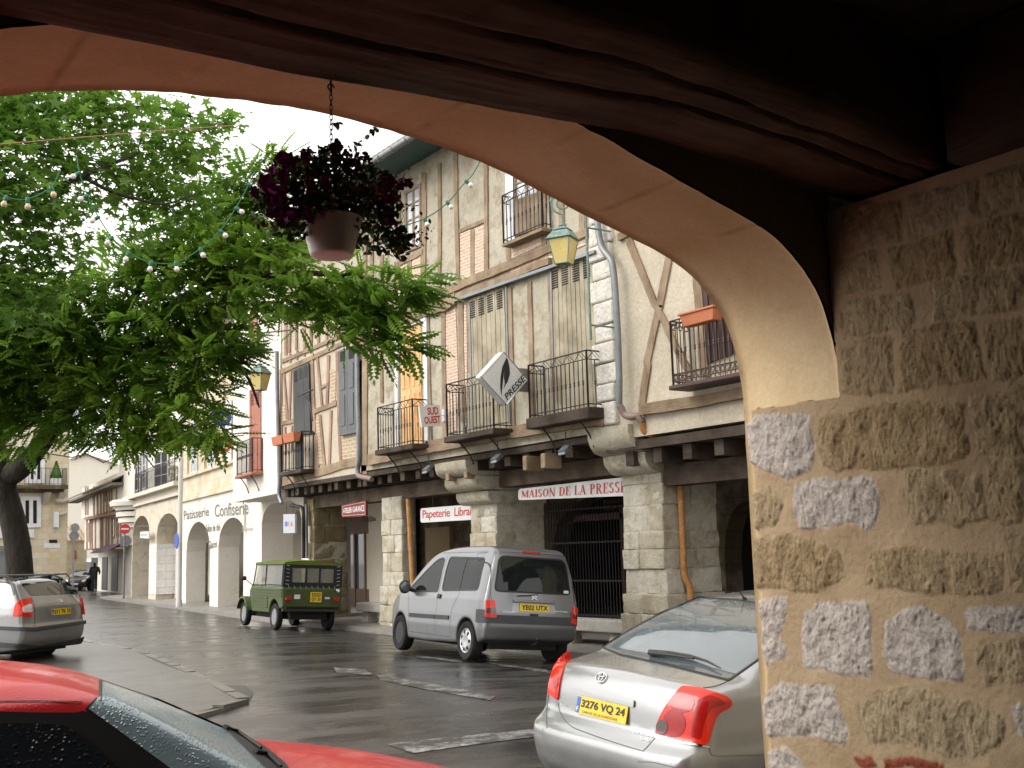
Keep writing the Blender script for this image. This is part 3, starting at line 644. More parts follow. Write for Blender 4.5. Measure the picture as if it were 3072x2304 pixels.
def railing(pl, mb, a0, a1, z0, z1, d0, d1, lattice=True, step=.115, r=.009, ends=True, knob=True, ornate=False):
    """front run at depth d1 between a0..a1 plus the two side runs back to d0"""
    runs = [((a0, d1), (a1, d1))]
    if ends: runs += [((a1, d1), (a1, d0)), ((a0, d1), (a0, d0))]
    zb = z0+.06; zl = z1-.15 if lattice else z1
    for (p, q) in runs:
        L = math.hypot(q[0]-p[0], q[1]-p[1]); n = max(2, int(L/step))
        W_ = lambda t, z: pl.w(p[0]+(q[0]-p[0])*t, z, p[1]+(q[1]-p[1])*t)
        for z, rr in ((z1, .014), (zb, .011))+(((zl, .010),) if lattice else ()): mb.tube([W_(0, z), W_(1, z)], rr, 5)
        for k in range(n+1):
            t = k/n; th = .016 if k in (0, n) else r
            mb.tube([W_(t, z0), W_(t, zl)], th, 5, cap=False)
            if knob and k not in (0, n):
                zm = z0+(zl-z0)*.52; mb.lathe([(r, -.05), (.02, -.02), (.012, 0), (.02, .02), (r, .05)], W_(t, zm), n=5)
            if ornate and k < n:
                for zc, rc in ((z1-.09, .045), (zl-.10, .04), (z0+.12, .04)): 
                    c = W_((k+.5)/n, zc); pt = [c+(W_(1, 0)-W_(0, 0))/L*rc*math.cos(b)+np.array([0, 0, rc*math.sin(b)]) for b in np.linspace(0, 2*math.pi, 9)[:-1]]
                    mb.tube(pt, .007, 4, close=True)
        mb.tube([W_(0, z0), W_(0, z1)], .018, 6); mb.tube([W_(1, z0), W_(1, z1)], .018, 6)
        if lattice:
            m = max(1, int(L/.30))
            for k in range(m):
                mb.tube([W_(k/m, zl), W_((k+.5)/m, z1)], .007, 4, cap=False); mb.tube([W_((k+.5)/m, z1), W_((k+1)/m, zl)], .007, 4, cap=False)
                mb.tube([W_((k+.25)/m, z1), W_((k+.75)/m, zl)], .006, 4, cap=False)
        if ornate:
            m = int(L/.08)
            for k in range(m):
                mb.tube([W_(k/m, z0+.02), W_((k+1)/m, z0+.16)], .005, 4, cap=False); mb.tube([W_((k+1)/m, z0+.02), W_(k/m, z0+.16)], .005, 4, cap=False)
            mb.tube([W_(0, z0+.17), W_(1, z0+.17)], .01, 4)
def balcony(house, pl, pw, pf, pleft, ptop, mat, slabmat, lattice=True, thick=.12, slab_out=.06, a_near=None, brackets=2, ornate=False, step=.115):
    a1 = pl.px(pw)[0]; d = solve_d(pl, pf, a1); z0 = pl.px(pf, d)[1]; a0 = pl.px(pleft, d)[0]; z1 = pl.px(ptop, d)[1]
    lo, hi = min(a0, a1), max(a0, a1)
    mb = MB(); pl.box(mb, lo-slab_out, hi+slab_out, z0-thick, z0, .015, d+slab_out)
    sl = mb.build('balcony', slabmat, house); bevel(sl, .015, 1)
    mb = MB(); railing(pl, mb, a0, a1, z0, z1, .02, d, lattice, ornate=ornate, step=step); mb.build('railing', mat, sl)
    if brackets:
        for k in range(brackets):
            mb = MB(); a = lo+(hi-lo)*(.18+.64*k/max(1, brackets-1))
            pts = [pl.w(a, z0-thick-.45*t, .03+(d*.8)*(1-t)**1.6) for t in np.linspace(0, 1, 8)]; mb.tube(pts, .016, 5)
            mb.build('bracket', mat, sl)
    return lo, hi, z0, z1, d
def tile_roof(pl, mb, a0, a1, z_eave, d_eave, depth, rise, step=.22, back=False):
    """rows of half-round roman tiles running up the slope"""
    n = int((a1-a0)/step); P = []
    for i in range(n*6+1):
        a = a0+(a1-a0)*i/(n*6); ph = (i % 6)/6*2*math.pi; h = .045*math.cos(ph); row = []
        for k in range(9): t = k/8; row.append(pl.w(a, z_eave+rise*t+h+.02*(k % 2), d_eave-depth*t))
        P.append(row)
    mb.sheet(P); P2 = [[pl.w(a0+(a1-a0)*i/(n*6), z_eave-.06, d_eave-.0) for i in range(n*6+1)], [r_[0] for r_ in P]]; mb.sheet(P2)
    return mb
def louvre_shutter(pl, house, poly, name, mat, boards=6, slots=4, proud=.035, slotband=.14, panel=False, label=None):
    """poly: bl, br, tr, tl in photo px"""
    q = [pl.px(p) for p in poly]; mb = MB(); bl, br, tr, tl = [np.array(p) for p in q]
    def P(u, v): return tuple((bl*(1-u)+br*u)*(1-v)+(tl*(1-u)+tr*u)*v)
    for k in range(boards):
        u0, u1 = k/boards+.006, (k+1)/boards-.006; j = random.uniform(-.004, .004)
        pl.poly(mb, [P(u0, 0), P(u1, 0), P(u1, 1), P(u0, 1)], .004, proud+j)
    o = mb.build(name, mat, house)
    if panel:
        mb = MB()
        for k in range(boards):
            for v0, v1 in ((.06, .44), (.50, .80)):
                u0, u1 = k/boards+.25/boards, (k+1)/boards-.25/boards
                pl.poly(mb, [P(u0, v0), P(u1, v0), P(u1, v1), P(u0, v1)], proud-.002, proud+.014)
        mb.build('raised_panel', mat, o)
    if slots:
        for g in range(slots):
            mb = MB(); uc = (g+.5)/slots
            for k in range(8):
                v = 1-slotband*(.18+.75*k/7); u0, u1 = uc-.30/slots, uc+.30/slots
                pl.poly(mb, [P(u0, v-.006), P(u1, v-.006), P(u1, v+.004), P(u0, v+.004)], proud-.001, proud+.006)
            mb.build('louvre', M['dark'], o)
    return o
def window(pl, house, poly, panes=(2, 4), frame=M['white_paint'], glass=None, fw=.06, proud=.05, name='window'):
    q = [np.array(pl.px(p)) for p in poly]; bl, br, tr, tl = q
    def P(u, v): return tuple((bl*(1-u)+br*u)*(1-v)+(tl*(1-u)+tr*u)*v)
    w_ = np.linalg.norm(br-bl); h = np.linalg.norm(tl-bl); fu, fv = fw/w_, fw/h; mb = MB()
    for u0, u1, v0, v1 in ((0, fu, 0, 1), (1-fu, 1, 0, 1), (fu, 1-fu, 0, fv), (fu, 1-fu, 1-fv, 1)): pl.poly(mb, [P(u0, v0), P(u1, v0), P(u1, v1), P(u0, v1)], .003, proud)
    nu, nv = panes
    for k in range(1, nu): u = k/nu; pl.poly(mb, [P(u-fu*.45, fv), P(u+fu*.45, fv), P(u+fu*.45, 1-fv), P(u-fu*.45, 1-fv)], .003, proud-.008)
    for k in range(1, nv):
        v = k/nv; e = .25*fv
        for a in range(nu): pl.poly(mb, [P(a/nu+fu*.6, v-e), P((a+1)/nu-fu*.6, v-e), P((a+1)/nu-fu*.6, v+e), P(a/nu+fu*.6, v+e)], .003, proud-.015)
    o = mb.build(name, frame, house); mb = MB(); pl.poly(mb, [P(fu*.5, fv*.5), P(1-fu*.5, fv*.5), P(1-fu*.5, 1-fv*.5), P(fu*.5, 1-fv*.5)], .001, .014); mb.build('pane', glass or M['pane'], o)
    return o
def quad_text(s, name, quad, mat, parent=None, thick=0.004, bold=.0, spacing=1.0, fit=True, italic=0.0, local=False, loc=None):
    """lettering mapped to the quad bl, br, tr, tl (world points, or local when local=True)"""
    cu = bpy.data.curves.new(name, 'FONT'); cu.body = s; cu.size = 1; cu.offset = bold; cu.space_character = spacing; cu.resolution_u = 3; cu.fill_mode = 'FRONT'; cu.shear = italic
    to = bpy.data.objects.new(name+'_tmp', cu); COL.objects.link(to); dg = bpy.context.evaluated_depsgraph_get(); dg.update()
    me = bpy.data.meshes.new_from_object(to.evaluated_get(dg)); bpy.data.objects.remove(to); bpy.data.curves.remove(cu)
    n = len(me.vertices); co = np.zeros(n*3); me.vertices.foreach_get('co', co); co = co.reshape(-1, 3); F_ = [tuple(p.vertices) for p in me.polygons]; bpy.data.meshes.remove(me)
    if n == 0: return None
    lo, hi = co.min(0), co.max(0); uv = (co[:, :2]-lo[:2])/(hi[:2]-lo[:2]+1e-9); bl, br, tr, tl = [np.array(q, float) for q in quad]
    nn = np.cross(br-bl, tl-bl); nn /= np.linalg.norm(nn); u, v = uv[:, :1], uv[:, 1:]
    P = (bl*(1-u)+br*u)*(1-v)+(tl*(1-u)+tr*u)*v
    return link_mesh(name, np.concatenate([P+nn*thick]), F_, mat, parent, local=local, loc=loc)
def pl_quad(pl, poly, d): return [pl.w(*pl.px(p, d), d) for p in poly]
def downpipe(house, pts, r, mat, name='downpipe'):
    P = []; 
    for i in range(len(pts)-1):
        for k in range(4): P.append(np.array(pts[i])*(1-k/4)+np.array(pts[i+1])*k/4)
    P.append(np.array(pts[-1])); Q = [P[0]]+[(P[i-1]+2*P[i]+P[i+1])/4 for i in range(1, len(P)-1)]+[P[-1]]
    mb = MB(); mb.tube(Q, r, 12); o = mb.build(name, mat, house, smooth=True); return o

# ================================================================== THE PRESS SHOP HOUSE
PF = Plane((12.3, 0), (0, 1)); PP = Plane((12.9, 0), (0, 1))
Y_R = PF.px((1800, 1100))[0]; Y_L = PF.px((1082, 1300))[0]
ZB, ZE = 3.72, 10.95
def weather(o, cuts=3, amp=.045):
    bm = bmesh.new(); bm.from_mesh(o.data); bmesh.ops.subdivide_edges(bm, edges=[e for e in bm.edges if e.calc_length() > .12], cuts=cuts, use_grid_fill=True); bm.normal_update()
    P = np.array([v.co[:] for v in bm.verts])+np.array(world_loc(o)); d = fbm(P, 5, 4, 71)*amp-np.clip(fbm(P, 14, 3, 73)-.12, 0, 1)*.12
    for v, q in zip(bm.verts, d): v.co += v.normal*float(q)
    bm.to_mesh(o.data); bm.free(); shade(o, 45)
def pier(house, pxs, y, ztop, front=12.9, z0=None, mat=None, cap=None, name='pier', rough=True):
    Ya = onX(pxs[0], y, front)[1]; Yb = onX(pxs[1], y, front)[1]; Xb = onY(pxs[2], y, Yb)[0]; z0 = -.2 if z0 is None else z0
    mb = MB(); zz = [z0]; 
    while zz[-1] < ztop-.2: zz.append(zz[-1]+random.uniform(.30, .46))
    zz[-1] = ztop
    for i in range(len(zz)-1):           # one course of blocks at a time, each a little proud or shy
        base = .06 if zz[i] < .75 else 0; j, k, l = [random.uniform(-.025, .02)+base for _ in range(3)]
        sp = Ya+(Yb-Ya)*random.uniform(.35, .65); g = .002; h0, h1 = zz[i]+g, zz[i+1]-g; m_ = front+(Xb-front)*random.uniform(.35, .65)
        lo, hi = min(Ya, Yb), max(Ya, Yb)
        mb.box(front-j, m_-g, lo-k, sp-g, h0, h1); mb.box(front-j+random.uniform(-.012, .012), m_-g, sp+g, hi+l, h0, h1)
        mb.box(m_+g, Xb, lo-k+random.uniform(-.012, .012), hi+l, h0, h1)
    mb2 = MB(); lo, hi = min(Ya, Yb), max(Ya, Yb); mb2.box(front+.03, Xb-.01, lo+.02, hi-.02, z0, ztop)
    o = mb.build(name, mat or M['ashlar'], house); bevel(o, .014, 1); weather(o)
    mb2.build('mortar', M['stone_cap'], o)
    return lo, hi, Xb, o
def capital(parent, lo, hi, xb, z0, tiers, mat):
    """stepped quarter-round corbels growing towards the street; tiers: (z_bottom, z_top, x_front_bottom, x_front_top)"""
    mb = MB()
    for zb, zt, xf, xt in tiers:
        prof = [(xf, zb)]+[(xf+(xt-xf)*math.sin(t*math.pi/2), zb+(zt-zb)*.75*(1-math.cos(t*math.pi/2))) for t in np.linspace(0.05, 1, 8)]+[(xt, zt), (xb, zt), (xb, zb)]
        mb.prism([(x, lo-.03, z) for x, z in prof], [(x, hi+.03, z) for x, z in prof])
    o = mb.build('capital', M['ashlar'], parent, smooth=True); weather(o, 3, .05); return o

house = thing('half_timbered_house', 'tall cream half timbered house with weathered shutters above the press shop arcade', 'house', (12.3, (Y_L+Y_R)/2, 0))
H1 = house
mb = MB(); PF.box(mb, Y_R, Y_L, ZB, ZE+.35, -8, 0); mb.build('wall', M['plaster'], house)
tv = Parts(); th = Parts()
b = lambda p, w_, d=.03, vert=True, n=5: PF.bar(tv if vert else th, p, w_, .004, d, vert, n)
for p, w_ in [([Z7(320, 540), Z7(312, 1100)], 9), ([Z7(525, 380), Z7(528, 900), Z7(512, 1440)], 13), ([Z7(655, 300), Z7(658, 800), Z7(653, 1370)], 9), ([Z7(788, 215), Z7(795, 700), Z7(812, 1290)], 11),
              ([Z7(1040, 120), Z7(1042, 700), Z7(1045, 1200)], 11), ([Z7(1228, 985), Z7(1232, 1105)], 13), ([Z7(1518, 860), Z7(1522, 985)], 13), ([Z7(1665, 480), Z7(1668, 940)], 15),
              ([Z7(1838, 560), Z7(1838, 880)], 16), ([Z7(178, 1060), Z7(170, 1580)], 10), ([Z7(410, 1110), Z7(397, 1480)], 10), ([Z7(932, 850), Z7(930, 1240)], 10), ([Z7(300, 1120), Z7(296, 1500)], 11),
              ([Z7(40, 900), Z7(30, 1600)], 10), ([Z7(1230, 100), Z7(1228, 980)], 9), ([Z7(1530, 300), Z7(1525, 860)], 9), ([Z7(100, 600), Z7(90, 1560)], 9),
              ([Z8(172, 280), Z8(178, 850)], 8), ([Z8(40, 230), Z8(32, 1370)], 15), ([Z8(688, 80), Z8(700, 1170)], 13), ([Z8(830, 20), Z8(850, 1010)], 15), ([Z8(888, -10), Z8(905, 600)], 9),
              ([Z8(1236, -110), Z8(1262, 1040)], 13), ([Z8(1402, -160), Z8(1418, 540), Z8(1432, 980)], 12), ([Z8(1568, -200), Z8(1592, 500), Z8(1600, 900)], 11), ([Z8(1985, -310), Z8(2012, 900)], 12), ([Z8(560, 130), Z8(585, 1180)], 6)]: b(p, w_)
for p, w_, d in [([Z7(320, 1135), Z7(515, 1035)], 16, .045), ([Z7(820, 868), Z7(1040, 772)], 12, .035), 
                 ([Z7(-60, 1680), Z7(170, 1590), Z7(330, 1540), Z7(800, 1320), Z7(1300, 1120), Z7(1880, 870)], 26, .07), ([Z7(-60, 1790), Z7(320, 1640), Z7(560, 1510), Z7(700, 1480), Z7(780, 1420)], 34, .10),
                 ([Z7(780, 1415), Z7(1000, 1330), Z7(1300, 1215), Z7(1560, 1110)], 20, .085), 
                 ([Z8(60, 1320), Z8(600, 1200), Z8(1240, 1080), Z8(2010, 960)], 26, .06), ([Z8(60, 1352), Z8(600, 1240), Z8(1240, 1125), Z8(2010, 1010)], 16, .12)]: b(p, w_, d, False, 7)
tv.build('timber_post', M['timber_v'], house); th.build('timber_beam', M['timber_h'], house)
for q in [[(318, 1145), (392, 1112), (384, 1470), (312, 1500)], [(430, 1100), (502, 1072), (500, 1442), (425, 1468)], [(830, 888), (915, 852), (915, 1268), (832, 1300)], [(946, 845), (1026, 812), (1028, 1200), (946, 1240)],
          [(1250, 1000), (1502, 912), (1502, 985), (1250, 1095)], [(1250, 1150), (1870, 905), (1870, 980), (1250, 1225)]]:
    mb = MB(); PF.pbox(mb, [Z7(*p) for p in q], .002, .016); mb.build('brick_panel', M['brick'], house)
for q in [[(706, 70), (790, 20), (815, 700), (800, 1080), (730, 1110), (700, 500)], [(862, 40), (885, 40), (888, 1050), (862, 1060)]]:
    mb = MB(); PF.pbox(mb, [Z8(*p) for p in q], .002, .016); mb.build('brick_panel', M['brick'], house)
# shutters, doors
o = louvre_shutter(PF, house, [Z8(932, 1062), Z8(1240, 1010), Z7(1205, 1325), Z7(905, 1440)], 'shutter', M['shutter_old'], 8, 4, slotband=.16)
o = louvre_shutter(PF, house, [Z8(1612, 950), Z8(1990, 880), Z7(1935, 1060), Z7(1583, 1185)], 'shutter', M['shutter_old'], 10, 4, slotband=.15)
for a, c in ((Z8(905, 60), Z8(930, 1060)), (Z7(1207, 1325), Z8(1238, 1020)), (Z7(1580, 1185), Z8(1608, 950)), (Z7(1937, 1060), Z8(1992, 880))):
    mb = MB(); PF.bar(mb, [a, c], 4, .004, .05, True, 1, 0); mb.build('zinc_strip', M['zinc'], house)
mb = MB(); PF.bar(mb, [Z7(775, 1440), Z7(1300, 1255), Z7(1940, 1035)], 9, .01, .14, False, 1, 0); mb.build('shutter_rail', M['zinc'], house)
o = louvre_shutter(PF, house, [Z8(352, 1240), Z8(522, 1200), Z8(508, 205), Z8(340, 262)], 'door', M['shutter_oak'], 4, 0, proud=.02, panel=True, label=None)
mb = MB()
for a, c, w_, v in ((Z8(298, 250), Z8(300, 1245), 9, True), (Z8(535, 150), Z8(548, 1190), 10, True)): PF.bar(mb, [a, c], w_, .004, .06, v, 1, 0)
PF.bar(mb, [Z8(285, 240), Z8(540, 150)], 13, .004, .075, False, 1, 0)
mb.build('door_frame', M['white_paint'], house)
# upper windows
window(PF, house, [Z7(385, 1050), Z7(520, 995), Z7(515, 470), Z7(385, 540)], (2, 4), M['timber_v'], M['pane_pale'], .07)
wd = window(PF, house, [Z7(1290, 905), Z7(1500, 830), Z7(1500, 120), Z7(1285, 200)], (2, 5), M['timber_v'], M['pane_pale'], .07)
mb = MB(); PF.pbox(mb, [Z7(1290, 905), Z7(1500, 830), Z7(1500, 530), Z7(1290, 625)], .03, .062); mb.build('lower_panel', M['timber_v'], wd)
mb = MB(); PF.pbox(mb, [Z7(1205, 955), Z7(1283, 930), Z7(1278, 200), Z7(1203, 220)], .004, .05); mb.build('window_jamb', M['white_paint'], house)
mb = MB(); a0, z0 = PF.px(Z7(1192, 975), .2); a1, _ = PF.px(Z7(1520, 850), .2); PF.box(mb, a1, a0, z0-.06, z0, .003, .24); sl = mb.build('sill', M['timber_h'], house)
mb = MB(); railing(PF, mb, a0, a1, z0+.02, PF.px(Z7(1190, 570), .2)[1], .03, .2, True, .13); mb.build('railing', M['iron'], sl)
# balconies
B1 = balcony(house, PF, Z8(578, 1188), Z8(440, 1190), Z8(152, 1258), Z8(438, 820), M['iron'], M['timber_dark'])
B2 = balcony(house, PF, Z8(1270, 1045), Z8(1112, 1062), Z8(726, 1132), Z8(1100, 600), M['iron'], M['timber_dark'])
B3 = balcony(house, PF, Z8(2032, 888), Z8(1895, 888), Z8(1412, 1000), Z8(1880, 415), M['iron'], M['timber_dark'], thick=.2)
# eave, gutter, roof
ge = .95; zg = PF.px(Z7(480, 62), ge)[1]; zw = PF.px(Z7(790, 205))[1]
Ye = Y_L+4.2
mb = MB(); mb.add([PF.w(Y_R-.2, zg, ge), PF.w(Ye, zg, ge), PF.w(Ye, zw+.25, -.1), PF.w(Y_R-.2, zw+.25, -.1), PF.w(Y_R-.2, zg+.05, ge), PF.w(Ye, zg+.05, ge), PF.w(Ye, zw+.3, -.1), PF.w(Y_R-.2, zw+.3, -.1)],
                  [(0, 1, 2, 3), (4, 5, 6, 7), (0, 1, 5, 4), (1, 2, 6, 5), (2, 3, 7, 6), (3, 0, 4, 7)])
mb.build('soffit', M['teal_board'], house)
mb = MB(); mb.tube([PF.w(Y_R-.2, zg-.02, ge+.06), PF.w(Ye, zg-.02, ge+.06)], .075, 10)
y = Y_R
while y < Ye: mb.tube([PF.w(y, zg-.02+.09*math.sin(t), ge+.06+.09*math.cos(t)) for t in np.linspace(2.2, 6.6, 7)], .01, 4); y += .6
mb.build('gutter', M['zinc'], house, smooth=True)
mb = MB(); tile_roof(PF, mb, Y_R-.2, Ye, zg+.10, ge+.02, 5.2, 2.3); mb.build('roof', M['tile_grey'], house)
# the arcade below: jetty joists, corbels, great beams, ceiling
def jetty(house, Yr, Yl, zb, xin=17.0, front=12.3, step=.62, beamdrop=.34):
    mb = MB(); mb.box(front+.02, xin, Yr, Yl, zb-.12, zb-.01); 
    y = Yr+.3
    while y < Yl:
        j = random.uniform(-.05, .05); mb.box(front+.12+j, xin, y, y+.18+random.uniform(0, .04), zb-.32, zb-.13); y += step*random.uniform(.85, 1.15)
    mb.build('joists', M['timber_dark'], house)
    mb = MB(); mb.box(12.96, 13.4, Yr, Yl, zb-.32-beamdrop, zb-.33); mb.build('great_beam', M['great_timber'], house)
jetty(house, Y_R, Y_L, ZB-.02)
# short consoles catching the light
mb = Parts()
for p in [(1340, 1170), (1490, 1160), (850, 1260), (700, 1290)]:
    y = onX(*Z8(*p), 12.15)[1]; m_ = MB(); m_.box(12.2, 12.6, y-.07, y+.07, ZB-.50, ZB-.22); bevel(m_.build('console', M['timber_h'], house), .03, 2)
p4 = pier(house, (1871, 1992, 2158), 1650, 3.05); p3 = pier(house, (1410, 1489, 1635), 1600, 2.95); p2 = pier(house, (1146, 1206, 1244), 1650, 3.1)
za = onX(1810, 1330, 12.35)[2]; zt = onX(1800, 1275, 12.3)[2]
capital(p4[3], p4[0], p4[1], p4[2], 3, [(2.98, 3.32, 12.88, 12.55), (3.33, 3.78, 12.55, 12.2)], M['stone_cap'])
capital(p3[3], p3[0]-.05, p3[1]+.1, p3[2], 3, [(2.72, 2.98, 12.88, 12.66), (2.99, 3.28, 12.66, 12.38), (3.29, 3.6, 12.4, 12.14)], M['stone_cap'])
# rear wall of the arcade with shop fronts
mb = MB(); XB = 17.0; PB = Plane((XB, 0), (0, 1))
oa = onX(*Z4(1800, 500), XB)[1]; ob = onX(*Z4(2500, 500), XB)[1]
arch_wall(PB, mb, Y_R-6, Y_L+9, -.1, 3.7, [(PB.px((2050, 1650))[0]-.1, PB.px((1660, 1650))[0], 1.9, 3.05), (PB.px((2260, 1700))[0]-.6, PB.px((2165, 1700))[0]-.1, 1.5, 2.6)], 0, .5)
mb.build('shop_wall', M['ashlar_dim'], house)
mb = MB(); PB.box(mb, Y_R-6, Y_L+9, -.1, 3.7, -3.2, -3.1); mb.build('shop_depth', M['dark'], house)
yA, yB = PB.px((2050, 1650))[0]-.1, PB.px((1660, 1650))[0]
mb = MB()
for y in np.arange(yA+.05, yB, .11): mb.tube([(XB-.12, y, .05), (XB-.12, y, 2.9)], .012, 5)
for z in (.2, 1.0, 1.9, 2.7): mb.box(XB-.14, XB-.10, yA, yB, z-.02, z+.02)
mb.build('folding_gate', M['iron'], house)
mb = MB(); ym = (yA+yB)/2-.9
for y0, y1 in ((ym-.1, ym+.02), (ym+.9, ym+1.0)): mb.box(XB+.25, XB+.32, y0, y1, .05, 2.75)
mb.box(XB+.25, XB+.32, yA, yB, 2.42, 2.58); mb.build('shop_frame', plain('maroon_joinery', (.10, .018, .015), .4), house)
mb = MB(); mb.box(XB+.27, XB+.29, yA+.05, ym-.1, .5, 2.4); mb.build('shop_door_pane', M['pane'], house)
# shop front of the left bay
def shopfront(house, y0, y1, x=XB-.03):
    mb = MB(); mb.box(x-.10, x, y0, y1, .1, .7); mb.box(x-.10, x, y0, y1, 2.45, 3.0)
    for k in range(5): y = y0+(y1-y0)*k/4; mb.box(x-.12, x, y-.05, y+.05, .1, 2.5)
    mb.build('shop_front', plain('dark_shop_joinery', (.11, .06, .035), .5), house)
    mb = MB(); mb.box(x-.05, x-.03, y0+.05, y1-.05, .7, 2.45); mb.build('shop_pane', M['pane'], house)
shopfront(house, PB.px((1130, 1700))[0]-.2, PB.px((1015, 1700))[0])
mb = MB()
y0, y1 = [PB.px(Z4(x, 400))[0] for x in (820, 590)]; mb.box(XB-.12, XB, min(y0, y1), max(y0, y1), 1.0, 2.5); mb.build('boarded_window', mottled('ochre_boards', (.30, .22, .12), (.38, .28, .16), 3), house)
quad_text('MAISON\nDE LA PRESSE', 'shop_lettering', [onX(*R1(232, 890), XB-.2), onX(*R1(420, 880), XB-.2), onX(*R1(420, 815), XB-.2), onX(*R1(232, 830), XB-.2)], plain('dull_maroon', (.14, .05, .04), .6), house)
# corner quoins + downpipe (boundary with the next house)
mb = MB(); z = ZB+.1
while z < 9.2:
    h = random.uniform(.28, .42); wv = random.uniform(.02, .16); mb.box(12.3-.05-random.uniform(0, .05), 12.6, Y_R-.42-wv*.6, Y_R+.08+random.uniform(-.05, .08), z, z+h-.015); z += h
o = mb.build('quoins', M['white_stone'], house); bevel(o, .05, 3)
xq = 12.12
P = [onX(*p, xq) for p in (R2(800, 200), R2(815, 400), R2(845, 540), R2(930, 640), R2(950, 800), R2(975, 1200), R2(985, 1500), R2(990, 1640), R1(325, 235))]
downpipe(house, P, .058, M['zinc'])
P = [onX(*R1(330, 240), xq), onX(*R1(360, 300), xq+.05), onX(*R1(400, 315), xq+.05), onX(*R1(440, 305), xq+.1), onX(*R1(468, 345), xq+.15)]
downpipe(house, P, .06, M['lead'], 'pipe_elbow')
yb = p4[0]-.07
P = [onX(*R1(468, 345), xq+.15), onX(*R1(480, 400), xq+.2), onX(*R1(540, 430), xq+.32), onX(*R1(630, 425), 12.9), onY(*R1(685, 450), yb), onY(*R1(700, 520), yb), onY(*R1(708, 780), yb), onY(*R1(718, 1000), yb), onY(*R1(728, 1300), yb), onY(*R1(768, 1370), yb-.05), onY(*R1(772, 1500), yb-.05)]
downpipe(house, P, .058, M['rust'], 'rusty_downpipe')
P = [onX(*Z4(395, -10), 12.85), onX(*Z4(418, 400), 12.85), onX(*Z4(440, 860), 12.85)]
downpipe(house, P, .06, M['rust'], 'rusty_downpipe')
# spotlights under the jetty
def spotlight(p, x, label):
    c = onX(*p, x); t = thing('floodlight', label, 'floodlight', tuple(c), 0, 'floodlights under the jetty')
    mb = MB(); mb.obox(c, (0, 1, 0), (.8, 0, .6), (-.6, 0, .8), .10, .09, .035); mb.build('housing', M['zinc'], t)
    mb = MB(); mb.obox(c+np.array([-.03, 0, -.045]), (0, 1, 0), (.8, 0, .6), (-.6, 0, .8), .085, .075, .012); mb.build('lens', M['pane_pale'], t)
    mb = MB(); mb.tube([c+np.array([0, -.11, 0]), c+np.array([.02, -.11, .14]), c+np.array([.02, .11, .14]), c+np.array([0, .11, 0])], .01, 5); mb.tube([c+np.array([.02, 0, .14]), c+np.array([.03, 0, .32])], .01, 5); mb.build('bracket', M['iron'], t)
spotlight(Z8(1700, 1240), 12.1, 'square grey floodlight hanging beside the right stone capital')
spotlight(Z8(1135, 1310), 12.1, 'small floodlight above the middle stone capital')
spotlight(Z8(560, 1400), 12.1, 'small floodlight below the balcony of the wooden door')

# ================================================================== HOUSE WITH CROSSED BRACES (right)
Yr2 = Y_R-9
house = thing('half_timbered_house', 'cream half timbered house with crossed braces right of the grey downpipe', 'house', (12.3, Y_R-3, 0)); H2 = house
mb = MB(); PF.box(mb, Yr2, Y_R-.02, 3.55, 7.2, -8, -.02); PF.box(mb, Yr2, Y_R-.02, 7.2, 10.4, -8, -.015); mb.build('wall', M['plaster_warm'], house)
tv = Parts(); th = Parts()
for p, w_ in [([R2(1045, 420), R2(1270, 980), R2(1345, 1120), R2(1440, 1330), R2(1560, 1560)], 21), ([R2(1400, 585), R2(1316, 1030)], 20), ([R2(1318, 1010), R2(1215, 1480), R1(500, 0), R1(462, 235)], 20)]: PF.bar(tv, p, w_, -.016, .02 if w_ == 21 else .014, True, 4)
for p, w_ in [([R2(1620, 700), R2(1650, 1010), R2(1690, 1600)], 24)]: PF.bar(tv, p, w_, -.016, .03, True, 4)
PF.bar(th, [R1(445, 270), R1(800, 215), R1(1180, 140)], 34, -.016, .09, False, 5); PF.bar(th, [R2(975, 445), R2(1105, 385), R2(1300, 300)], 22, -.016, .05, False, 3)
tv.build('brace', M['timber_v'], house); th.build('timber_beam', M['timber_h'], house)
mb = MB(); PF.pbox(mb, [R2(1700, 1500), R2(2150, 1330), R2(2100, 560), R2(1680, 720)], -.01, .02); dr = mb.build('door', plain('dark_brown_door', (.045, .022, .018), .4), house)
mb = MB()
for k in range(7): PF.bar(mb, [R2(1705+k*60, 760-k*10), R2(1740+k*60, 1480-k*20)], 3, .02, .04, True, 1, 0)
mb.build('door_slat', M['iron_brown'], dr)
Bx = balcony(house, PF, (2330, 1120), R1(1180, 15), R1(665, 118), R1(1180, -425), M['iron_brown'], M['iron_brown'], lattice=False, thick=.07, brackets=1, ornate=True, step=.10)
a0, z0, z1, d = Bx[1], Bx[2], Bx[3], Bx[4]
# planter
c = PF.w(*PF.px(R2(1675, 1110), d+.12), d+.12)
pt = thing('window_box', 'orange terracotta planter hung on the ornate brown balcony', 'planter', tuple(c))
mb = MB(); L = .36; mb.hexa([c+np.array(q) for q in [(-.09, -L+.05, -.1), (.09, -L+.05, -.1), (.09, L-.05, -.1), (-.09, L-.05, -.1), (-.12, -L, .09), (.12, -L, .09), (.12, L, .09), (-.12, L, .09)]]); bevel(mb.build('trough', M['terracotta'], pt), .012, 2)
mb = MB(); mb.box(c[0]-.14, c[0]+.14, c[1]-L-.02, c[1]+L+.02, c[2]+.07, c[2]+.105); bevel(mb.build('rim', M['terracotta'], pt), .01, 2)
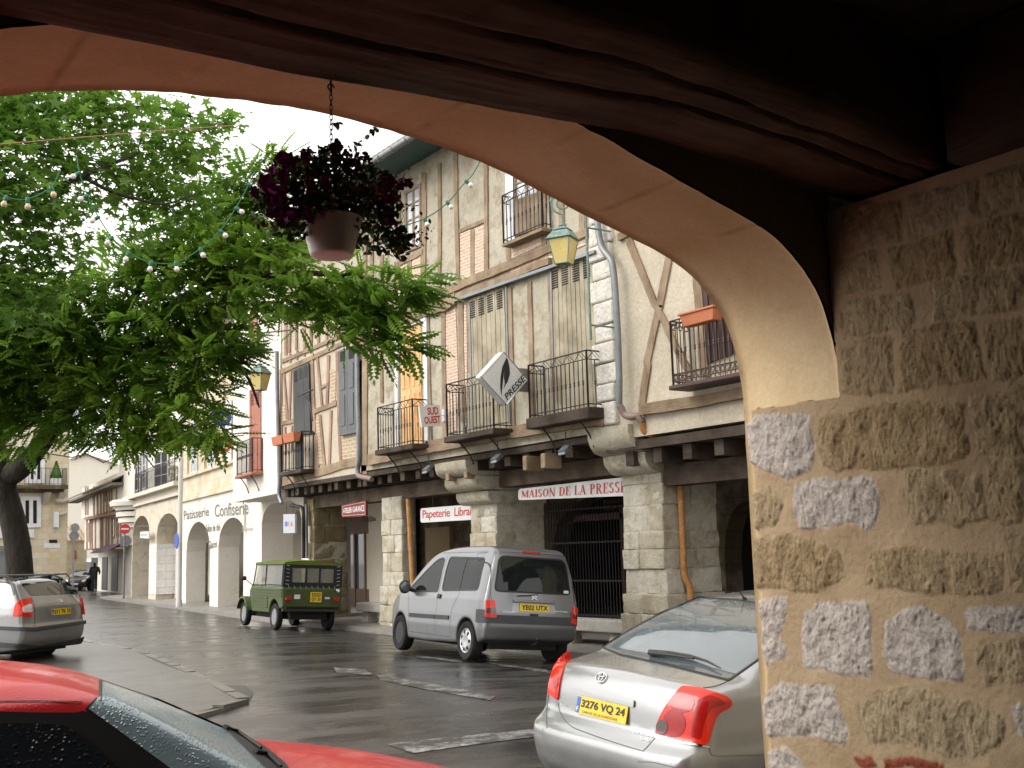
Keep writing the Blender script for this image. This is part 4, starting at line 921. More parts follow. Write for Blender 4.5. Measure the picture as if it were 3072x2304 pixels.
# lower part
mb = MB(); mb.box(12.35, 17, Yr2, Y_R, 3.35, 3.5); 
y = Yr2
while y < Y_R: mb.box(12.45, 17, y, y+.2, 3.1, 3.34); y += .7
mb.build('joists', M['timber_dark'], house)
mb = MB(); mb.box(12.96, 13.4, Yr2, Y_R-.3, 2.75, 3.1); mb.build('great_beam', M['timber_dark'], house)
mb = MB(); tile_roof(PF, mb, Yr2, Y_R-.25, 10.3, .7, 5, 2.2); mb.build('roof', M['tile_grey'], house)
pier(house, (2480, 2700, 2900), 1650, 3.2)

# ================================================================== GREY SHUTTERED HALF-TIMBERED HOUSE (left of the press house)
YA = PF.px((843, 1300))[0]
house = thing('half_timbered_house', 'narrow half timbered house with slate grey shutters beside the white house', 'house', (12.3, (Y_L+YA)/2, 0)); H3 = house
zb3 = PF.px(Z2(1200, 1640))[1]
mb = MB(); PF.box(mb, Y_L+.01, YA, zb3, 9.6, -8, -.03); mb.build('wall', M['plaster_warm'], house)
tv = Parts(); th = Parts()
for p, w_ in [([(925, 440), (965, 950)], 5), ([(1000, 415), (985, 945)], 5), ([(937, 1035), (945, 1300)], 4), ([(1012, 1020), (1010, 1300)], 4), ([(945, -200), (945, 240)], 7), ([(993, -200), (985, 215)], 6), ([(1065, -250), (1063, 185)], 6),
              ([(1150, -250), (1150, 150)], 6), ([(1228, -250), (1226, 200)], 6), ([(1310, -250), (1306, 150)], 6), ([(1400, -250), (1395, 100)], 6), ([(1500, -300), (1500, 60)], 6), ([(1620, -300), (1620, 40)], 6),
              ([(1030, 405), (1040, 1090)], 4), ([(1235, 280), (1262, 1120)], 8), ([(1290, 240), (1345, 800)], 6), ([(1418, 240), (1400, 790)], 7), ([(1320, 900), (1372, 1460)], 7), ([(1445, 850), (1425, 1450)], 6), ([(1275, 1100), (1300, 1480)], 8),
              ([(1512, 200), (1530, 900), (1558, 1480)], 8), ([(890, 400), (900, 1640)], 6), ([(995, 230), (992, 320)], 5), ([(1072, 190), (1068, 290)], 5), ([(1150, 155), (1146, 250)], 5), ([(1800, 300), (1800, 900), (1812, 1560)], 16)]: PF.bar(tv, [Z2(*q) for q in p], w_, -.026, .0, True, 4)
for p, w_ in [([(900, 310), (1400, 95), (1740, -50)], 11), ([(895, 425), (1240, 265), (1540, 125), (1740, 40)], 14), ([(900, 995), (1035, 968)], 12), ([(1255, 865), (1505, 768)], 14), ([(1335, 600), (1405, 560)], 8), ([(895, 1645), (1290, 1540), (1560, 1455), (1760, 1410)], 26)]: PF.bar(th, [Z2(*q) for q in p], w_, -.026, .012, False, 4)
tv.build('timber_post', M['timber_red'], house); th.build('timber_beam', M['timber_h'], house)
for q in [[(900, 800), (940, 790), (948, 968), (904, 980)], [(1430, 400), (1502, 400), (1495, 740), (1450, 752)], [(1555, 1140), (1742, 1090), (1728, 1440), (1580, 1470)], [(1275, 960), (1318, 940), (1360, 1450), (1310, 1460)]]:
    mb = MB(); PF.pbox(mb, [Z2(*p) for p in q], -.028, -.012, at=-.01); mb.build('rubble_panel', M['rubble'], house)
louvre_shutter(PF, house, [Z2(1052, 1130), Z2(1235, 1110), Z2(1215, 325), Z2(1042, 410)], 'shutter', M['shutter_dark'], 3, 3, slotband=.2)
louvre_shutter(PF, house, [Z2(1550, 1090), Z2(1738, 1050), Z2(1735, 130), Z2(1545, 195)], 'shutter', M['shutter_grey'], 2, 2, panel=True, slotband=.15)
mb = MB(); PF.bar(mb, [Z2(1540, 1112), Z2(1745, 1068)], 12, .0, .08, False, 1, 0); mb.build('window_sill', M['shutter_grey'], house)
BA = balcony(house, PF, Z2(1262, 1490), Z2(1125, 1500), Z2(905, 1545), Z2(1112, 1085), M['iron'], M['timber_dark'], lattice=False, thick=.1, step=.10)
c = PF.w(*PF.px(Z2(950, 1165), BA[4]+.12), BA[4]+.12)
pt = thing('window_box', 'brown plastic planter hung on the balcony of the grey shuttered house', 'planter', tuple(c))
for dy in (-.37, .37):
    mb = MB(); L = .35; mb.hexa([c+np.array(q) for q in [(-.08, dy-L+.04, -.13), (.08, dy-L+.04, -.13), (.08, dy+L-.04, -.13), (-.08, dy+L-.04, -.13), (-.11, dy-L, .1), (.11, dy-L, .1), (.11, dy+L, .1), (-.11, dy+L, .1)]]); mb.build('trough', M['terracotta'], pt)
# dark lattice screen at the near end of that balcony
mb = MB(); PF.box(mb, BA[0]-.02, BA[0]+.45, BA[2], BA[3]-.02, BA[4]-.05, BA[4]-.03); mb.build('screen', M['shutter_dark'], house)
jetty(house, Y_L, YA, zb3+.02, step=.5)
mb = MB(); tile_roof(PF, mb, Y_L+4.2, YA, 9.6, .7, 5, 2.2); mb.build('roof', M['tile_grey'], house)
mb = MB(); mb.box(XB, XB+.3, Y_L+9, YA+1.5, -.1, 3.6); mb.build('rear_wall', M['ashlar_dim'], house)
downpipe(house, [PF.w(*PF.px(Z2(*q), .08), .08) for q in ((1742, 100), (1745, 700), (1757, 1000), (1757, 1400), (1742, 1500), (1748, 1570))], .06, M['zinc'])
downpipe(house, [onX(*p, 12.1) for p in (Z2(1748, 1570), Z2(1780, 1590), Z2(1850, 1600), Z2(1900, 1615))], .06, M['lead'], 'pipe_elbow')
downpipe(house, [PF.w(*PF.px(Z2(*q), .06), .06) for q in ((850, 200), (852, 500), (862, 1000), (875, 1500), (880, 1640), (872, 1800), (905, 1880))], .055, M['zinc'])
pier(house, (922, 940, 1042), 1680, 3.3, mat=M['rubble_pier'])
downpipe(house, [onX(*Z3(*q), 12.75) for q in ((1310, 320), (1400, 335), (1412, 380), (1412, 600), (1412, 760))], .05, M['iron'], 'black_downpipe')
downpipe(house, [onX(*Z3(*q), 12.8) for q in ((1435, 310), (1438, 500), (1440, 760))], .04, M['zinc'])
# ATELIER bay frontage seen in the gloom
mb = MB(); x = XB-.05; ya, yb2 = PB.px((1075, 1700))[0], PB.px((1160, 1700))[0]
M['dim_render'] = mottled('dim_render', (.50, .45, .36), (.58, .53, .44), 1, .9, .3)
# ================================================================== THE ROW BEYOND
RP = Plane((13.6, 32), (.1118, .9937))
def zground(y): return float(gz(kx(y), y))+.12
def back_of(house, pl, a0, a1, z1, depth=3.2, name='passage_wall', mat=None, z0=-.2):
    mb = MB(); pl.box(mb, a0, a1, z0, z1, -depth-.3, -depth); mb.build(name, mat or M['dim_render'], house)
    mb = MB(); pl.box(mb, a0, a1, z1-.1, z1, -depth, -.02); mb.build('passage_ceiling', M['cream_render'], house)
# ---- white house
a_w0 = RP.px((700, 1300), .9)[0]; a_w1 = RP.px((842, 1300), .9)[0]; a_b0 = RP.px((745, 1700))[0]; a_b1 = RP.px((930, 1700))[0]
house = thing('white_house', 'smooth white rendered house with russet shutters and an overhanging upper floor', 'house', tuple(RP.w((a_w0+a_w1)/2, 0)))
zj = RP.px(Z3(1000, 262), .9)[1]
mb = MB(); RP.box(mb, a_w1, a_w0, zj, 10.2, -7, .9); mb.build('upper_wall', M['white_render'], house)
mb = MB(); o1 = (RP.px(Z3(1395, 500))[0], RP.px(Z3(1065, 500))[0])
arch_wall(RP, mb, a_b1-.5, a_b0+.6, -.2, zj+.05, [(o1[0], o1[1], RP.px(Z3(1070, 470))[1], RP.px(Z3(1240, 268))[1])], 0, 1.0); mb.build('lower_wall', M['white_render'], house)
back_of(house, RP, -2.3, a_b0+2.5, zj)
louvre_shutter(RP2 := Plane(tuple(RP.w(0, 0, .9)[:2]), tuple(RP.t[:2])), house, [Z2(550, 1545), Z2(682, 1520), Z2(682, 622), Z2(560, 652)], 'shutter', M['shutter_red'], 2, 2, slotband=.18)
mb = MB(); RP2.bar(mb, [Z2(552, 640), Z2(556, 1540)], 4, .004, .05, True, 1, 0); RP2.bar(mb, [Z2(545, 635), Z2(690, 605)], 5, .004, .05, False, 1, 0); mb.build('door_frame', M['shutter_red'], house)
louvre_shutter(RP2, house, [Z2(560, 200), Z2(645, 150), Z2(640, -300), Z2(560, -280)], 'shutter', M['shutter_red'], 2, 0)
balcony(house, RP2, Z2(694, 1525), Z2(582, 1532), Z2(410, 1568), Z2(580, 1157), M['iron'], M['shutter_red'], lattice=False, thick=.08)
mb = MB(); tile_roof(RP2, mb, a_w1-.2, a_w0+.1, 10.1, .55, 5, 2); mb.build('roof', M['tile'], house)
# ---- patisserie
a_p1 = RP.px((735, 1600))[0]+.4; a_p0 = RP.px((545, 1600))[0]
house = thing('pastry_shop_house', 'honey stone house with two cream painted arches lettered for a pastry shop', 'house', tuple(RP.w((a_p0+a_p1)/2, 0)))
zc = RP.px(Z3(600, 250))[1]
def arc(xl, xr, ya, ysp): return (RP.px(Z3(xr, ysp))[0], RP.px(Z3(xl, ysp))[0], RP.px(Z3((xl+xr)/2, ysp))[1], RP.px(Z3((xl+xr)/2, ya))[1])
mb = MB(); arch_wall(RP, mb, a_b0+.6, a_p0, -.2, zc, [arc(440, 636, 458, 700), arc(705, 940, 422, 660)], 0, .75); mb.build('arcade_wall', M['cream_render'], house)
back_of(house, RP, a_b0+.6, a_p0, zc)
mb = MB(); RP.box(mb, a_b0+.6, a_p0, zc+.22, 10.4, -7, -.02); mb.build('upper_wall', M['ashlar_fine'], house)
mb = MB(); RP.box(mb, a_b0+.4, a_p0, zc, zc+.10, -.3, .10); RP.box(mb, a_b0+.4, a_p0, zc+.10, zc+.22, -.3, .05); z5 = RP.px(Z1(1700, 735))[1]
RP.box(mb, a_b0+.4, a_p0, z5, z5+.12, -.02, .10); mb.build('string_course', M['ashlar_fine'], house)
for x0, x1 in ((745, 800), (1590, 1590)): pass
for q in ([(1592, 745), (1640, 735), (1640, 300), (1592, 310)], [(1735, 700), (1788, 690), (1788, 205), (1735, 215)]): window(RP, house, [Z1(*p) for p in q], (2, 4), M['white_paint'], M['pane_pale'])
louvre_shutter(RP, house, [Z1(1872, 660), Z1(1925, 650), Z1(1925, 130), Z1(1880, 140)], 'shutter', M['white_paint'], 2, 0)
mb = MB()
for x in (1545, 1690, 1840): RP.box(mb, RP.px(Z1(x+22, 500))[0], RP.px(Z1(x, 500))[0], z5+.12, 9.8, -.02, .07)
mb.build('pilaster', M['ashlar_fine'], house)
ink = mottled('faded_signwriting', (.13, .12, .115), (.30, .28, .25), 6, .9, 0)
qd = lambda x0, y0, x1, y1, h0, h1: pl_quad(RP, [Z3(x0, y0+h0), Z3(x1, y1+h1), Z3(x1, y1), Z3(x0, y0)], .006)
quad_text('Patisserie', 'lettering', qd(418, 368, 628, 330, 75, 78), ink, house, bold=.012); quad_text('Confiserie', 'lettering', qd(675, 315, 955, 275, 105, 120), ink, house, bold=.014)
quad_text('Salon de thé', 'lettering', qd(602, 480, 720, 470, 65, 60), ink, house, bold=.012); quad_text('Glaces', 'lettering', qd(622, 618, 695, 605, 70, 62), ink, house, bold=.012)
quad_text('Traiteur', 'lettering', qd(900, 505, 995, 490, 35, 40), mottled('very_faded_signwriting', (.42, .39, .34), (.55, .52, .46), 8, .9, 0), house)
mb = MB(); tile_roof(RP, mb, a_b0+.4, a_p0, 10.4, .6, 5, 2); mb.build('roof', M['tile'], house)
# ---- corner house with two arches
a_c0 = RP.px((396, 1600))[0]
house = thing('corner_arcade_house', 'pale stone corner house with two arches and dark draped balconies', 'house', tuple(RP.w((a_p0+a_c0)/2, 0)))
zc2 = RP.px(Z3(150, 300))[1]; ar = arc(-8, 130, 408, 560); br_ = arc(190, 372, 388, 560)
mb = MB(); arch_wall(RP, mb, a_p0+.03, a_c0, -.2, zc2, [ar, br_], -.02, .8); mb.build('arcade_wall', mottled('stained_limestone', (.58, .50, .39), (.70, .63, .52), 1.2, .9, .4, .01, c3=(.46, .39, .30), c3amt=.4), house)
mb = MB(); RP.box(mb, RP.px(Z3(372, 900))[0], RP.px(Z3(190, 900))[0], -.1, RP.px(Z3(280, 645))[1], -1.2, -.8); mb.build('infill_wall', blocks('white_blocks', (.74, .71, .66), (.80, .78, .74), (.55, .50, .43), .55, .34, .01), house)
mb = MB(); RP.box(mb, RP.px(Z3(190, 900))[0]+.01, RP.px(Z3(130, 900))[0]-.01, .35, RP.px(Z3(160, 645))[1], -.85, .005); mb.build('white_pier', blocks('white_blocks', (.74, .71, .66), (.80, .78, .74), (.55, .50, .43), .55, .34, .01), house)
back_of(house, RP, a_p0, a_c0+1, zc2)
mb = MB(); RP.box(mb, a_p0+.02, a_c0, zc2+.3, 10.6, -7, -.05); mb.build('upper_wall', M['cream_render'], house)
mb = MB(); RP.box(mb, a_p0+.02, a_c0+.5, zc2, zc2+.12, -.6, .12); RP.box(mb, a_p0+.02, a_c0+.5, zc2+.12, zc2+.38, -.6, .03); RP.box(mb, a_p0+.02, a_c0+.9, zc2+.38, zc2+.55, -.6, .35); mb.build('cornice', mottled('pale_cornice', (.60, .54, .45), (.70, .64, .55), 3, .9, .3), house)
for q in ([(1145, 690), (1225, 665), (1225, 60), (1145, 90)], [(1270, 660), (1325, 640), (1325, 40), (1270, 60)], [(1470, 640), (1690, 590), (1690, 0), (1470, 40)]): window(RP, house, [L7(*p) for p in q], (2, 3), M['white_paint'], M['dark'])
mb = MB(); a0, a1 = RP.px(L7(1130, 700), .3)[0], RP.px(L7(1790, 600), .3)[0]; zf = zc2+.57; railing(RP, mb, a0, a1, zf, RP.px(L7(1140, 400), .3)[1], -.02, .3, True, .2, .012, knob=False); mb.build('railing', M['iron'], house)
mb = MB(); RP.box(mb, RP.px(L7(1700, 600), .2)[0]-.5, RP.px(L7(1700, 600), .2)[0]-.1, zf, zf+.28, .0, .25); mb.lathe([(.10, 0), (.15, .1), (.12, .25), (.2, .33), (.16, .42)], RP.w(RP.px(L7(1740, 500), .15)[0]-.2, zf+.28, .13), n=12); mb.build('stone_urn', M['stone_cap'], house)
# corner turning away from the street with its curved corbel
CP = Plane(tuple(RP.w(a_c0, 0)[:2]), (.22, .975)); Lc = CP.px((353, 1500))[0]
mb = MB(); CP.box(mb, 0, Lc, zc2+.3, 10.6, -3, -.05); CP.box(mb, 0, Lc, -.2, zc2, -3, -.6); mb.build('return_wall', M['cream_render'], house)
mb = MB(); c0 = RP.w(a_c0-.2, 0, 0); 
for k in range(7): t = k/6; r_ = .15+1.1*math.sin(t*math.pi/2); mb.lathe([(r_, zc2-1.3+1.2*(1-math.cos(t*math.pi/2))), (r_, zc2-1.3+1.2*(1-math.cos(t*math.pi/2))+.22)], (c0[0]+.6, c0[1]+.6, 0), n=28)
mb.lathe([(1.5, zc2+.1), (1.55, zc2+.3), (1.4, zc2+.4)], (c0[0]+.6, c0[1]+.6, 0), n=28); mb.build('corner_corbel', M['cream_render'], house, smooth=True)
mb = MB(); tile_roof(RP, mb, a_p0, a_c0+1, 10.6, .5, 5, 2); mb.build('roof', M['tile'], house)
# ---- far half-timbered house beyond the corner
FP = Plane((18.7, 66), (.1118, .9937))
house = thing('far_half_timbered_house', 'distant jettied half timbered house with low tiled roof', 'house', (20.6, 76, 0))
aL, aR = FP.px(L7(305, 1200))[0], FP.px(L7(900, 1200))[0]; z1, z2, z3 = FP.px(L7(600, 650))[1], FP.px(L7(500, 1090))[1], FP.px(L7(450, 1640))[1]
mb = MB(); FP.box(mb, -1, aL, z2, z1+.5, -7, .25); FP.box(mb, -1, aL, z3, z2, -7, 0); FP.box(mb, -1, aL-.2, -.3, z3, -7, -.5); mb.build('wall', M['cream_render'], house)
mb = Parts()
for x in (310, 345, 445, 505, 560, 610, 660, 700, 740, 820): FP.bar(mb, [L7(x, 600), L7(x, 1080)], 3.2, .25, .29, True, 2)
for x in (330, 385, 420, 470, 560, 590, 650, 690, 745, 840, 890): FP.bar(mb, [L7(x, 1120), L7(x, 1640)], 3.6, .0, .04, True, 2)
for y0, y1 in ((1125, 1040), (1150, 1065), (1650, 1650)): FP.bar(mb, [L7(300, y0), L7(870, y1-20)], 4.5, .1, .33, False, 3)
mb.build('timber_post', M['timber_red'], house)
for q in ([(720, 860), (750, 850), (750, 610), (720, 620)], [(510, 920), (535, 915), (535, 660), (510, 670)]): window(FP, house, [L7(*p) for p in q], (1, 2), M['timber_v'], M['pane'], proud=.3)
for q in ([(375, 1530), (415, 1525), (415, 1200), (375, 1205)], [(565, 1520), (600, 1515), (600, 1180), (565, 1185)], [(760, 1460), (800, 1450), (800, 1130), (760, 1140)], [(835, 1440), (870, 1430), (870, 1120), (835, 1125)]): window(FP, house, [L7(*p) for p in q], (1, 3), M['timber_v'], M['pane'], proud=.06)
mb = MB(); e = .9; ze = FP.px(L7(300, 700), e)[1]; tile_roof(FP, mb, -1, aL+3, ze, e, 4.5, 2.0); FP.box(mb, -1, aL+3, ze-.25, ze-.1, .1, e); mb.build('roof', M['tile_grey'], house)
for x0, x1 in ((420, 520), (600, 690), (760, 860)):
    mb = MB(); a0, a1 = FP.px(L7(x1, 1700), -.5)[0], FP.px(L7(x0, 1700), -.5)[0]; FP.box(mb, a0, a1, .1, 2.2, -.5, -.46); mb.build('shop_door', M['shutter_dark'], house)
a0, a1 = FP.px(L7(900, 1640))[0], FP.px(L7(640, 1640))[0]; mb = MB(); P_ = [FP.w(a, z, d) for a, z, d in ((a0, 2.9, .0), (a1, 2.9, .0), (a1, 2.45, .9), (a0, 2.45, .9))]; mb.prism(P_, [p-np.array([0, 0, .03]) for p in P_]); mb.build('awning', plain('mauve_awning', (.16, .10, .16), .8), house)
# ---- big pale gabled building closing the street
GP = Plane((27, 104), (1, -.12)); house = thing('gabled_building', 'tall plain pale building with a low gable closing the street', 'building', (26, 98, 0))
q = [GP.px(p) for p in (L7(-60, 1700), L7(1100, 1700), L7(1100, 330), L7(850, 235), L7(340, 70), L7(60, 150), L7(-60, 190))]
q[0] = (q[0][0], -.5); q[1] = (q[1][0], -.5)
mb = MB(); GP.poly(mb, q, -9, 0); mb.build('wall', mottled('pale_gable_render', (.80, .74, .62), (.85, .80, .70), .5, .9, .2), house)  # plain pale render, the wall's own colour
mb = MB(); GP.bar(mb, [L7(850, 240), L7(340, 72), L7(60, 152)], 3, -9, .25, False, 2, 0); mb.build('roof_edge', M['tile'], house)
# ---- low house with orange roof
LP = Plane((19.5, 84), (1, -.05)); house = thing('low_cottage', 'low cottage with orange tiled roof under the round signs', 'cottage', (19.5, 84, 0))
a0, a1 = LP.px(L7(-10, 1500))[0], LP.px(L7(340, 1500))[0]; zt = LP.px(L7(150, 1500))[1]
mb = MB(); LP.box(mb, a0, a1, -.5, zt, -4, 0); mb.build('wall', M['ashlar_fine'], house)
mb = MB(); tile_roof(LP, mb, a0, a1, zt, .3, 3.5, 1.3); mb.build('roof', M['tile'], house)
mb = MB(); LP.pbox(mb, [L8(800, 1210), L8(850, 1210), L8(840, 1110), L8(825, 1095), L8(812, 1110)], .0, .03); mb.build('door', M['shutter_red'], house)
# ---- corner building far left, facing us
LB = Plane((12, 68), (1, 0)); house = thing('stone_corner_building', 'honey stone corner building with a long iron balcony behind the tree trunk', 'building', (14, 68, 0))
aR = LB.px(L8(745, 900))[0]; aL = LB.px((-500, 1700))[0]; zt = LB.px((100, 1150))[1]
mb = MB(); LB.box(mb, aL, aR, -.3, zt+4, -9, 0); mb.build('wall', M['ashlar_fine'], house)
for q in ([(230, 860), (450, 855), (450, 515), (230, 515)], [(290, 370), (490, 370), (490, 60), (290, 60)], [(-900, 860), (-700, 860), (-700, 515), (-900, 515)]):
    o = window(LB, house, [L8(*p) for p in q], (2, 1), M['white_paint'], M['dark'], .22, .12)
mb = MB(); a0, a1 = LB.px(L8(735, 300), 1.0)[0], LB.px((-250, 1430), 1.0)[0]; zf = LB.px(L8(500, 385), 1.0)[1]
LB.box(mb, a1, a0+.1, zf-.22, zf, .01, 1.05); LB.box(mb, a1, a0+.05, zf-.4, zf-.22, .01, .3); sl = mb.build('balcony', M['ashlar_dim'], house)
mb = MB(); railing(LB, mb, a1, a0, zf, LB.px(L8(500, 200), 1.0)[1], .02, 1.0, False, .22, .014, knob=False); mb.build('railing', M['iron'], sl)
for x in (500, 660): 
    mb = MB(); a = LB.px(L8(x, 480))[0]; mb.prism([LB.w(a-.15, z, d) for d, z in ((.01, zf-1.1), (.25, zf-.9), (.9, zf-.41), (.01, zf-.41))], [LB.w(a+.15, z, d) for d, z in ((.01, zf-1.1), (.25, zf-.9), (.9, zf-.41), (.01, zf-.41))])
    mb.build('bracket', M['stone_cap'], house)
mb = MB(); LB.pbox(mb, [L8(270, 970), L8(380, 970), L8(380, 880), L8(270, 880)], .01, .15); LB.pbox(mb, [L8(-400, 975), L8(60, 975), L8(60, 880), L8(-400, 880)], .01, .15); fb = mb.build('shop_fascia', M['white_paint'], house)
mb = MB(); LB.pbox(mb, [L8(-400, 1500), L8(350, 1500), L8(350, 1060), L8(-400, 1060)], .005, .04); mb.build('shop_window', M['pane'], house)
mb = MB(); LB.pbox(mb, [L8(545, 1028), L8(632, 1028), L8(632, 992), L8(545, 992)], .005, .05); mb.build('street_plate', M['dark'], house)
mb = MB(); LB.pbox(mb, [L8(488, 1085), L8(668, 1085), L8(668, 1030), L8(488, 1030)], .005, .03); mb.build('pale_panel', M['white_paint'], house)
mb = MB(); LB.pbox(mb, [L8(598, 855), L8(652, 855), L8(652, 685), L8(598, 685)], .005, .4); mb.build('blade_sign', M['white_paint'], house)
mb = MB()
c = LB.w(*LB.px(L8(690, 560), .3), .3); mb.sphere(c, .35, 10, 6, (1.2, .6, .5)); mb.sphere(c+np.array([0, 0, -.75]), .22, 10, 6, (1.3, .6, .5)); mb.build('carved_ornament', M['stone_cap'], house, smooth=True)
mb = MB(); LB.box(mb, aL, aR+.2, zt+4, zt+4.3, -9, .4); mb.build('roof_edge', M['stone_cap'], house)
# topiary on its balcony
c = LB.w(LB.px(L8(618, 330), .6)[0], zf, .6)
t = thing('potted_topiary', 'clipped green cone in a pale box on the far iron balcony', 'potted plant', tuple(c))
mb = MB(); mb.box(c[0]-.25, c[0]+.25, c[1]-.2, c[1]+.2, c[2], c[2]+.4); mb.build('planter_box', M['white_paint'], t)
mb = MB()
for k in range(500):
    h = random.random()**1.3; r_ = .30*(1-h)+.03; an = random.uniform(0, 6.28); p = c+np.array([r_*math.cos(an), r_*.8*math.sin(an), .42+h*.95]); s = .04
    q = RNG.normal(size=(2, 3)); u = q[0]/np.linalg.norm(q[0]); v = np.cross(u, q[1]); v /= np.linalg.norm(v); mb.add([p-u*s, p+v*s, p+u*s, p-v*s], [(0, 1, 2, 3)])
mb.lathe([(.26, .42), (.27, .6), (.15, 1.0), (.01, 1.36)], c, n=12); mb.build('clipped_cone', mottled('box_leaves', (.05, .11, .02), (.09, .17, .04), 8, .8, .2), t)
# ================================================================== VEHICLES
def car_paint(name, c, metal=.5, rough=.32, coat=.8, wet=0.0):
    m, t, bs = nmat(name); v = coords(t, (1, 1, 1), 'obj')
    bs.inputs['Roughness'].default_value = rough; bs.inputs['Metallic'].default_value = metal; bs.inputs['Coat Weight'].default_value = coat; bs.inputs['Coat Roughness'].default_value = .05
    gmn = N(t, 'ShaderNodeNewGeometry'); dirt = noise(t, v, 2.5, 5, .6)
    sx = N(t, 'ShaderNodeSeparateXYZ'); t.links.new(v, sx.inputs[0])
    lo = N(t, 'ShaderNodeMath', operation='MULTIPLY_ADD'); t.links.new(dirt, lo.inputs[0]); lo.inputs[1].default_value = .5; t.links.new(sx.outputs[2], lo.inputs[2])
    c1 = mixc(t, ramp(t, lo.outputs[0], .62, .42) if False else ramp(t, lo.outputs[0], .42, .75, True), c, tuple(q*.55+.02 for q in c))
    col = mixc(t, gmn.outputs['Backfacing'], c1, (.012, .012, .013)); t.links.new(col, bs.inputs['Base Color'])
    k = N(t, 'ShaderNodeMath', operation='MULTIPLY'); inv = N(t, 'ShaderNodeMath', operation='SUBTRACT'); inv.inputs[0].default_value = 1; t.links.new(gmn.outputs['Backfacing'], inv.inputs[1])
    t.links.new(inv.outputs[0], k.inputs[0]); k.inputs[1].default_value = metal; t.links.new(k.outputs[0], bs.inputs['Metallic'])
    k2 = N(t, 'ShaderNodeMath', operation='MULTIPLY'); t.links.new(inv.outputs[0], k2.inputs[0]); k2.inputs[1].default_value = coat; t.links.new(k2.outputs[0], bs.inputs['Coat Weight'])
    if wet:
        vo = N(t, 'ShaderNodeTexVoronoi'); t.links.new(v, vo.inputs['Vector']); vo.inputs['Scale'].default_value = 90
        d = ramp(t, vo.outputs['Distance'], .18, .38, True); nz = ramp(t, noise(t, v, 5, 3), .42, .6); mm = N(t, 'ShaderNodeMath', operation='MULTIPLY'); t.links.new(d, mm.inputs[0]); t.links.new(nz, mm.inputs[1])
        bump(t, bs, mm.outputs[0], wet, .003)
        t.links.new(bs.inputs['Normal'].links[0].from_socket, bs.inputs['Coat Normal'])
    return m
def wet_glass(name, base=(.02, .03, .035), wet=.5, scale=80, rough=.04):
    m, t, bs = nmat(name); v = coords(t, (1, 1, 1), 'obj'); bs.inputs['Roughness'].default_value = rough; bs.inputs['Specular IOR Level'].default_value = .6
    bs.inputs['Base Color'].default_value = rgb(base); bs.inputs['IOR'].default_value = 1.9
    if wet:
        vo = N(t, 'ShaderNodeTexVoronoi'); t.links.new(v, vo.inputs['Vector']); vo.inputs['Scale'].default_value = scale
        d = ramp(t, vo.outputs['Distance'], .1, .42, True); nz = ramp(t, noise(t, v, 6, 4), .35, .6); mm = N(t, 'ShaderNodeMath', operation='MULTIPLY'); t.links.new(d, mm.inputs[0]); t.links.new(nz, mm.inputs[1])
        bump(t, bs, mm.outputs[0], wet, .004)
    return m
M['tyre'] = mottled('tyre_rubber', (.012, .012, .012), (.022, .021, .02), 12, .75, .3, .002, kind='obj', spec=.3)
M['blacktrim'] = mottled('black_plastic_trim', (.02, .02, .021), (.03, .03, .031), 8, .55, .2, .001, kind='obj', spec=.4)
M['greytrim'] = mottled('dark_grey_bumper', (.055, .058, .064), (.07, .073, .08), 8, .6, .2, .001, kind='obj', spec=.4)
M['seal'] = plain('rubber_seal', (.012, .012, .012), .45)
M['glass_dark'] = wet_glass('dark_car_glass', (.015, .02, .02), 0)
M['chrome'] = plain('chrome', (.75, .76, .78), .12, 1.0)
M['alloy'] = plain('alloy_wheel', (.55, .56, .58), .35, .7)
M['steel_wheel'] = plain('grey_steel_wheel', (.24, .245, .25), .5, .3)
M['black_wheel'] = plain('black_steel_wheel', (.025, .025, .027), .5, .2)
M['red_lens'] = plain('red_lamp_lens', (.72, .03, .012), .12, 0, .5, .15)
M['red_lens_dark'] = plain('dark_red_lamp_lens', (.38, .012, .010), .12, 0, .5, .15)
M['smoke_lens'] = plain('smoky_lamp_lens', (.06, .02, .02), .1, 0, .8, .6)
M['white_lens'] = plain('white_lamp_lens', (.7, .62, .6), .12, 0, .8, .5)
M['amber_lens'] = plain('amber_lamp_lens', (.75, .16, .02), .1, 0, .8, .5)
M['plate_y'] = plain('yellow_number_plate', (.80, .55, .02), .35)
M['plate_k'] = plain('plate_characters', (.02, .02, .02), .5)
M['plate_b'] = plain('blue_plate_band', (.03, .13, .50), .4)
M['interior'] = plain('car_interior', (.03, .03, .032), .8)
M['seat'] = plain('grey_seat_cloth', (.06, .065, .07), .9)

def catmull(P, n=10, closed=True):
    P = [np.array(p[:2], float) for p in P]; N_ = len(P); out = []
    for i in range(N_ if closed else N_-1):
        p0, p1, p2, p3 = P[(i-1) % N_] if closed or i > 0 else P[0], P[i], P[(i+1) % N_], P[(i+2) % N_] if closed or i < N_-2 else P[-1]
        for k in range(n):
            t = k/n; out.append(.5*((2*p1)+(p2-p0)*t+(2*p0-5*p1+4*p2-p3)*t*t+(3*p1-p0-3*p2+p3)*t**3))
    if not closed: out.append(P[-1])
    return np.array(out)
def round_poly(P, r=.04, n=5):
    """polygon with rounded corners; a point may carry its own radius as third value"""
    out = []; N_ = len(P)
    for i in range(N_):
        p = np.array(P[i][:2], float); a = np.array(P[i-1][:2], float); c = np.array(P[(i+1) % N_][:2], float); rr = P[i][2] if len(P[i]) > 2 else r
        la, lc = np.linalg.norm(a-p), np.linalg.norm(c-p); q = min(rr, la*.48, lc*.48)
        if q < 1e-4: out.append(p); continue
        s, e = p+(a-p)/la*q, p+(c-p)/lc*q
        for k in range(n+1): t = k/n; out.append(s*(1-t)**2+2*p*t*(1-t)+e*t*t)
    return np.array(out)
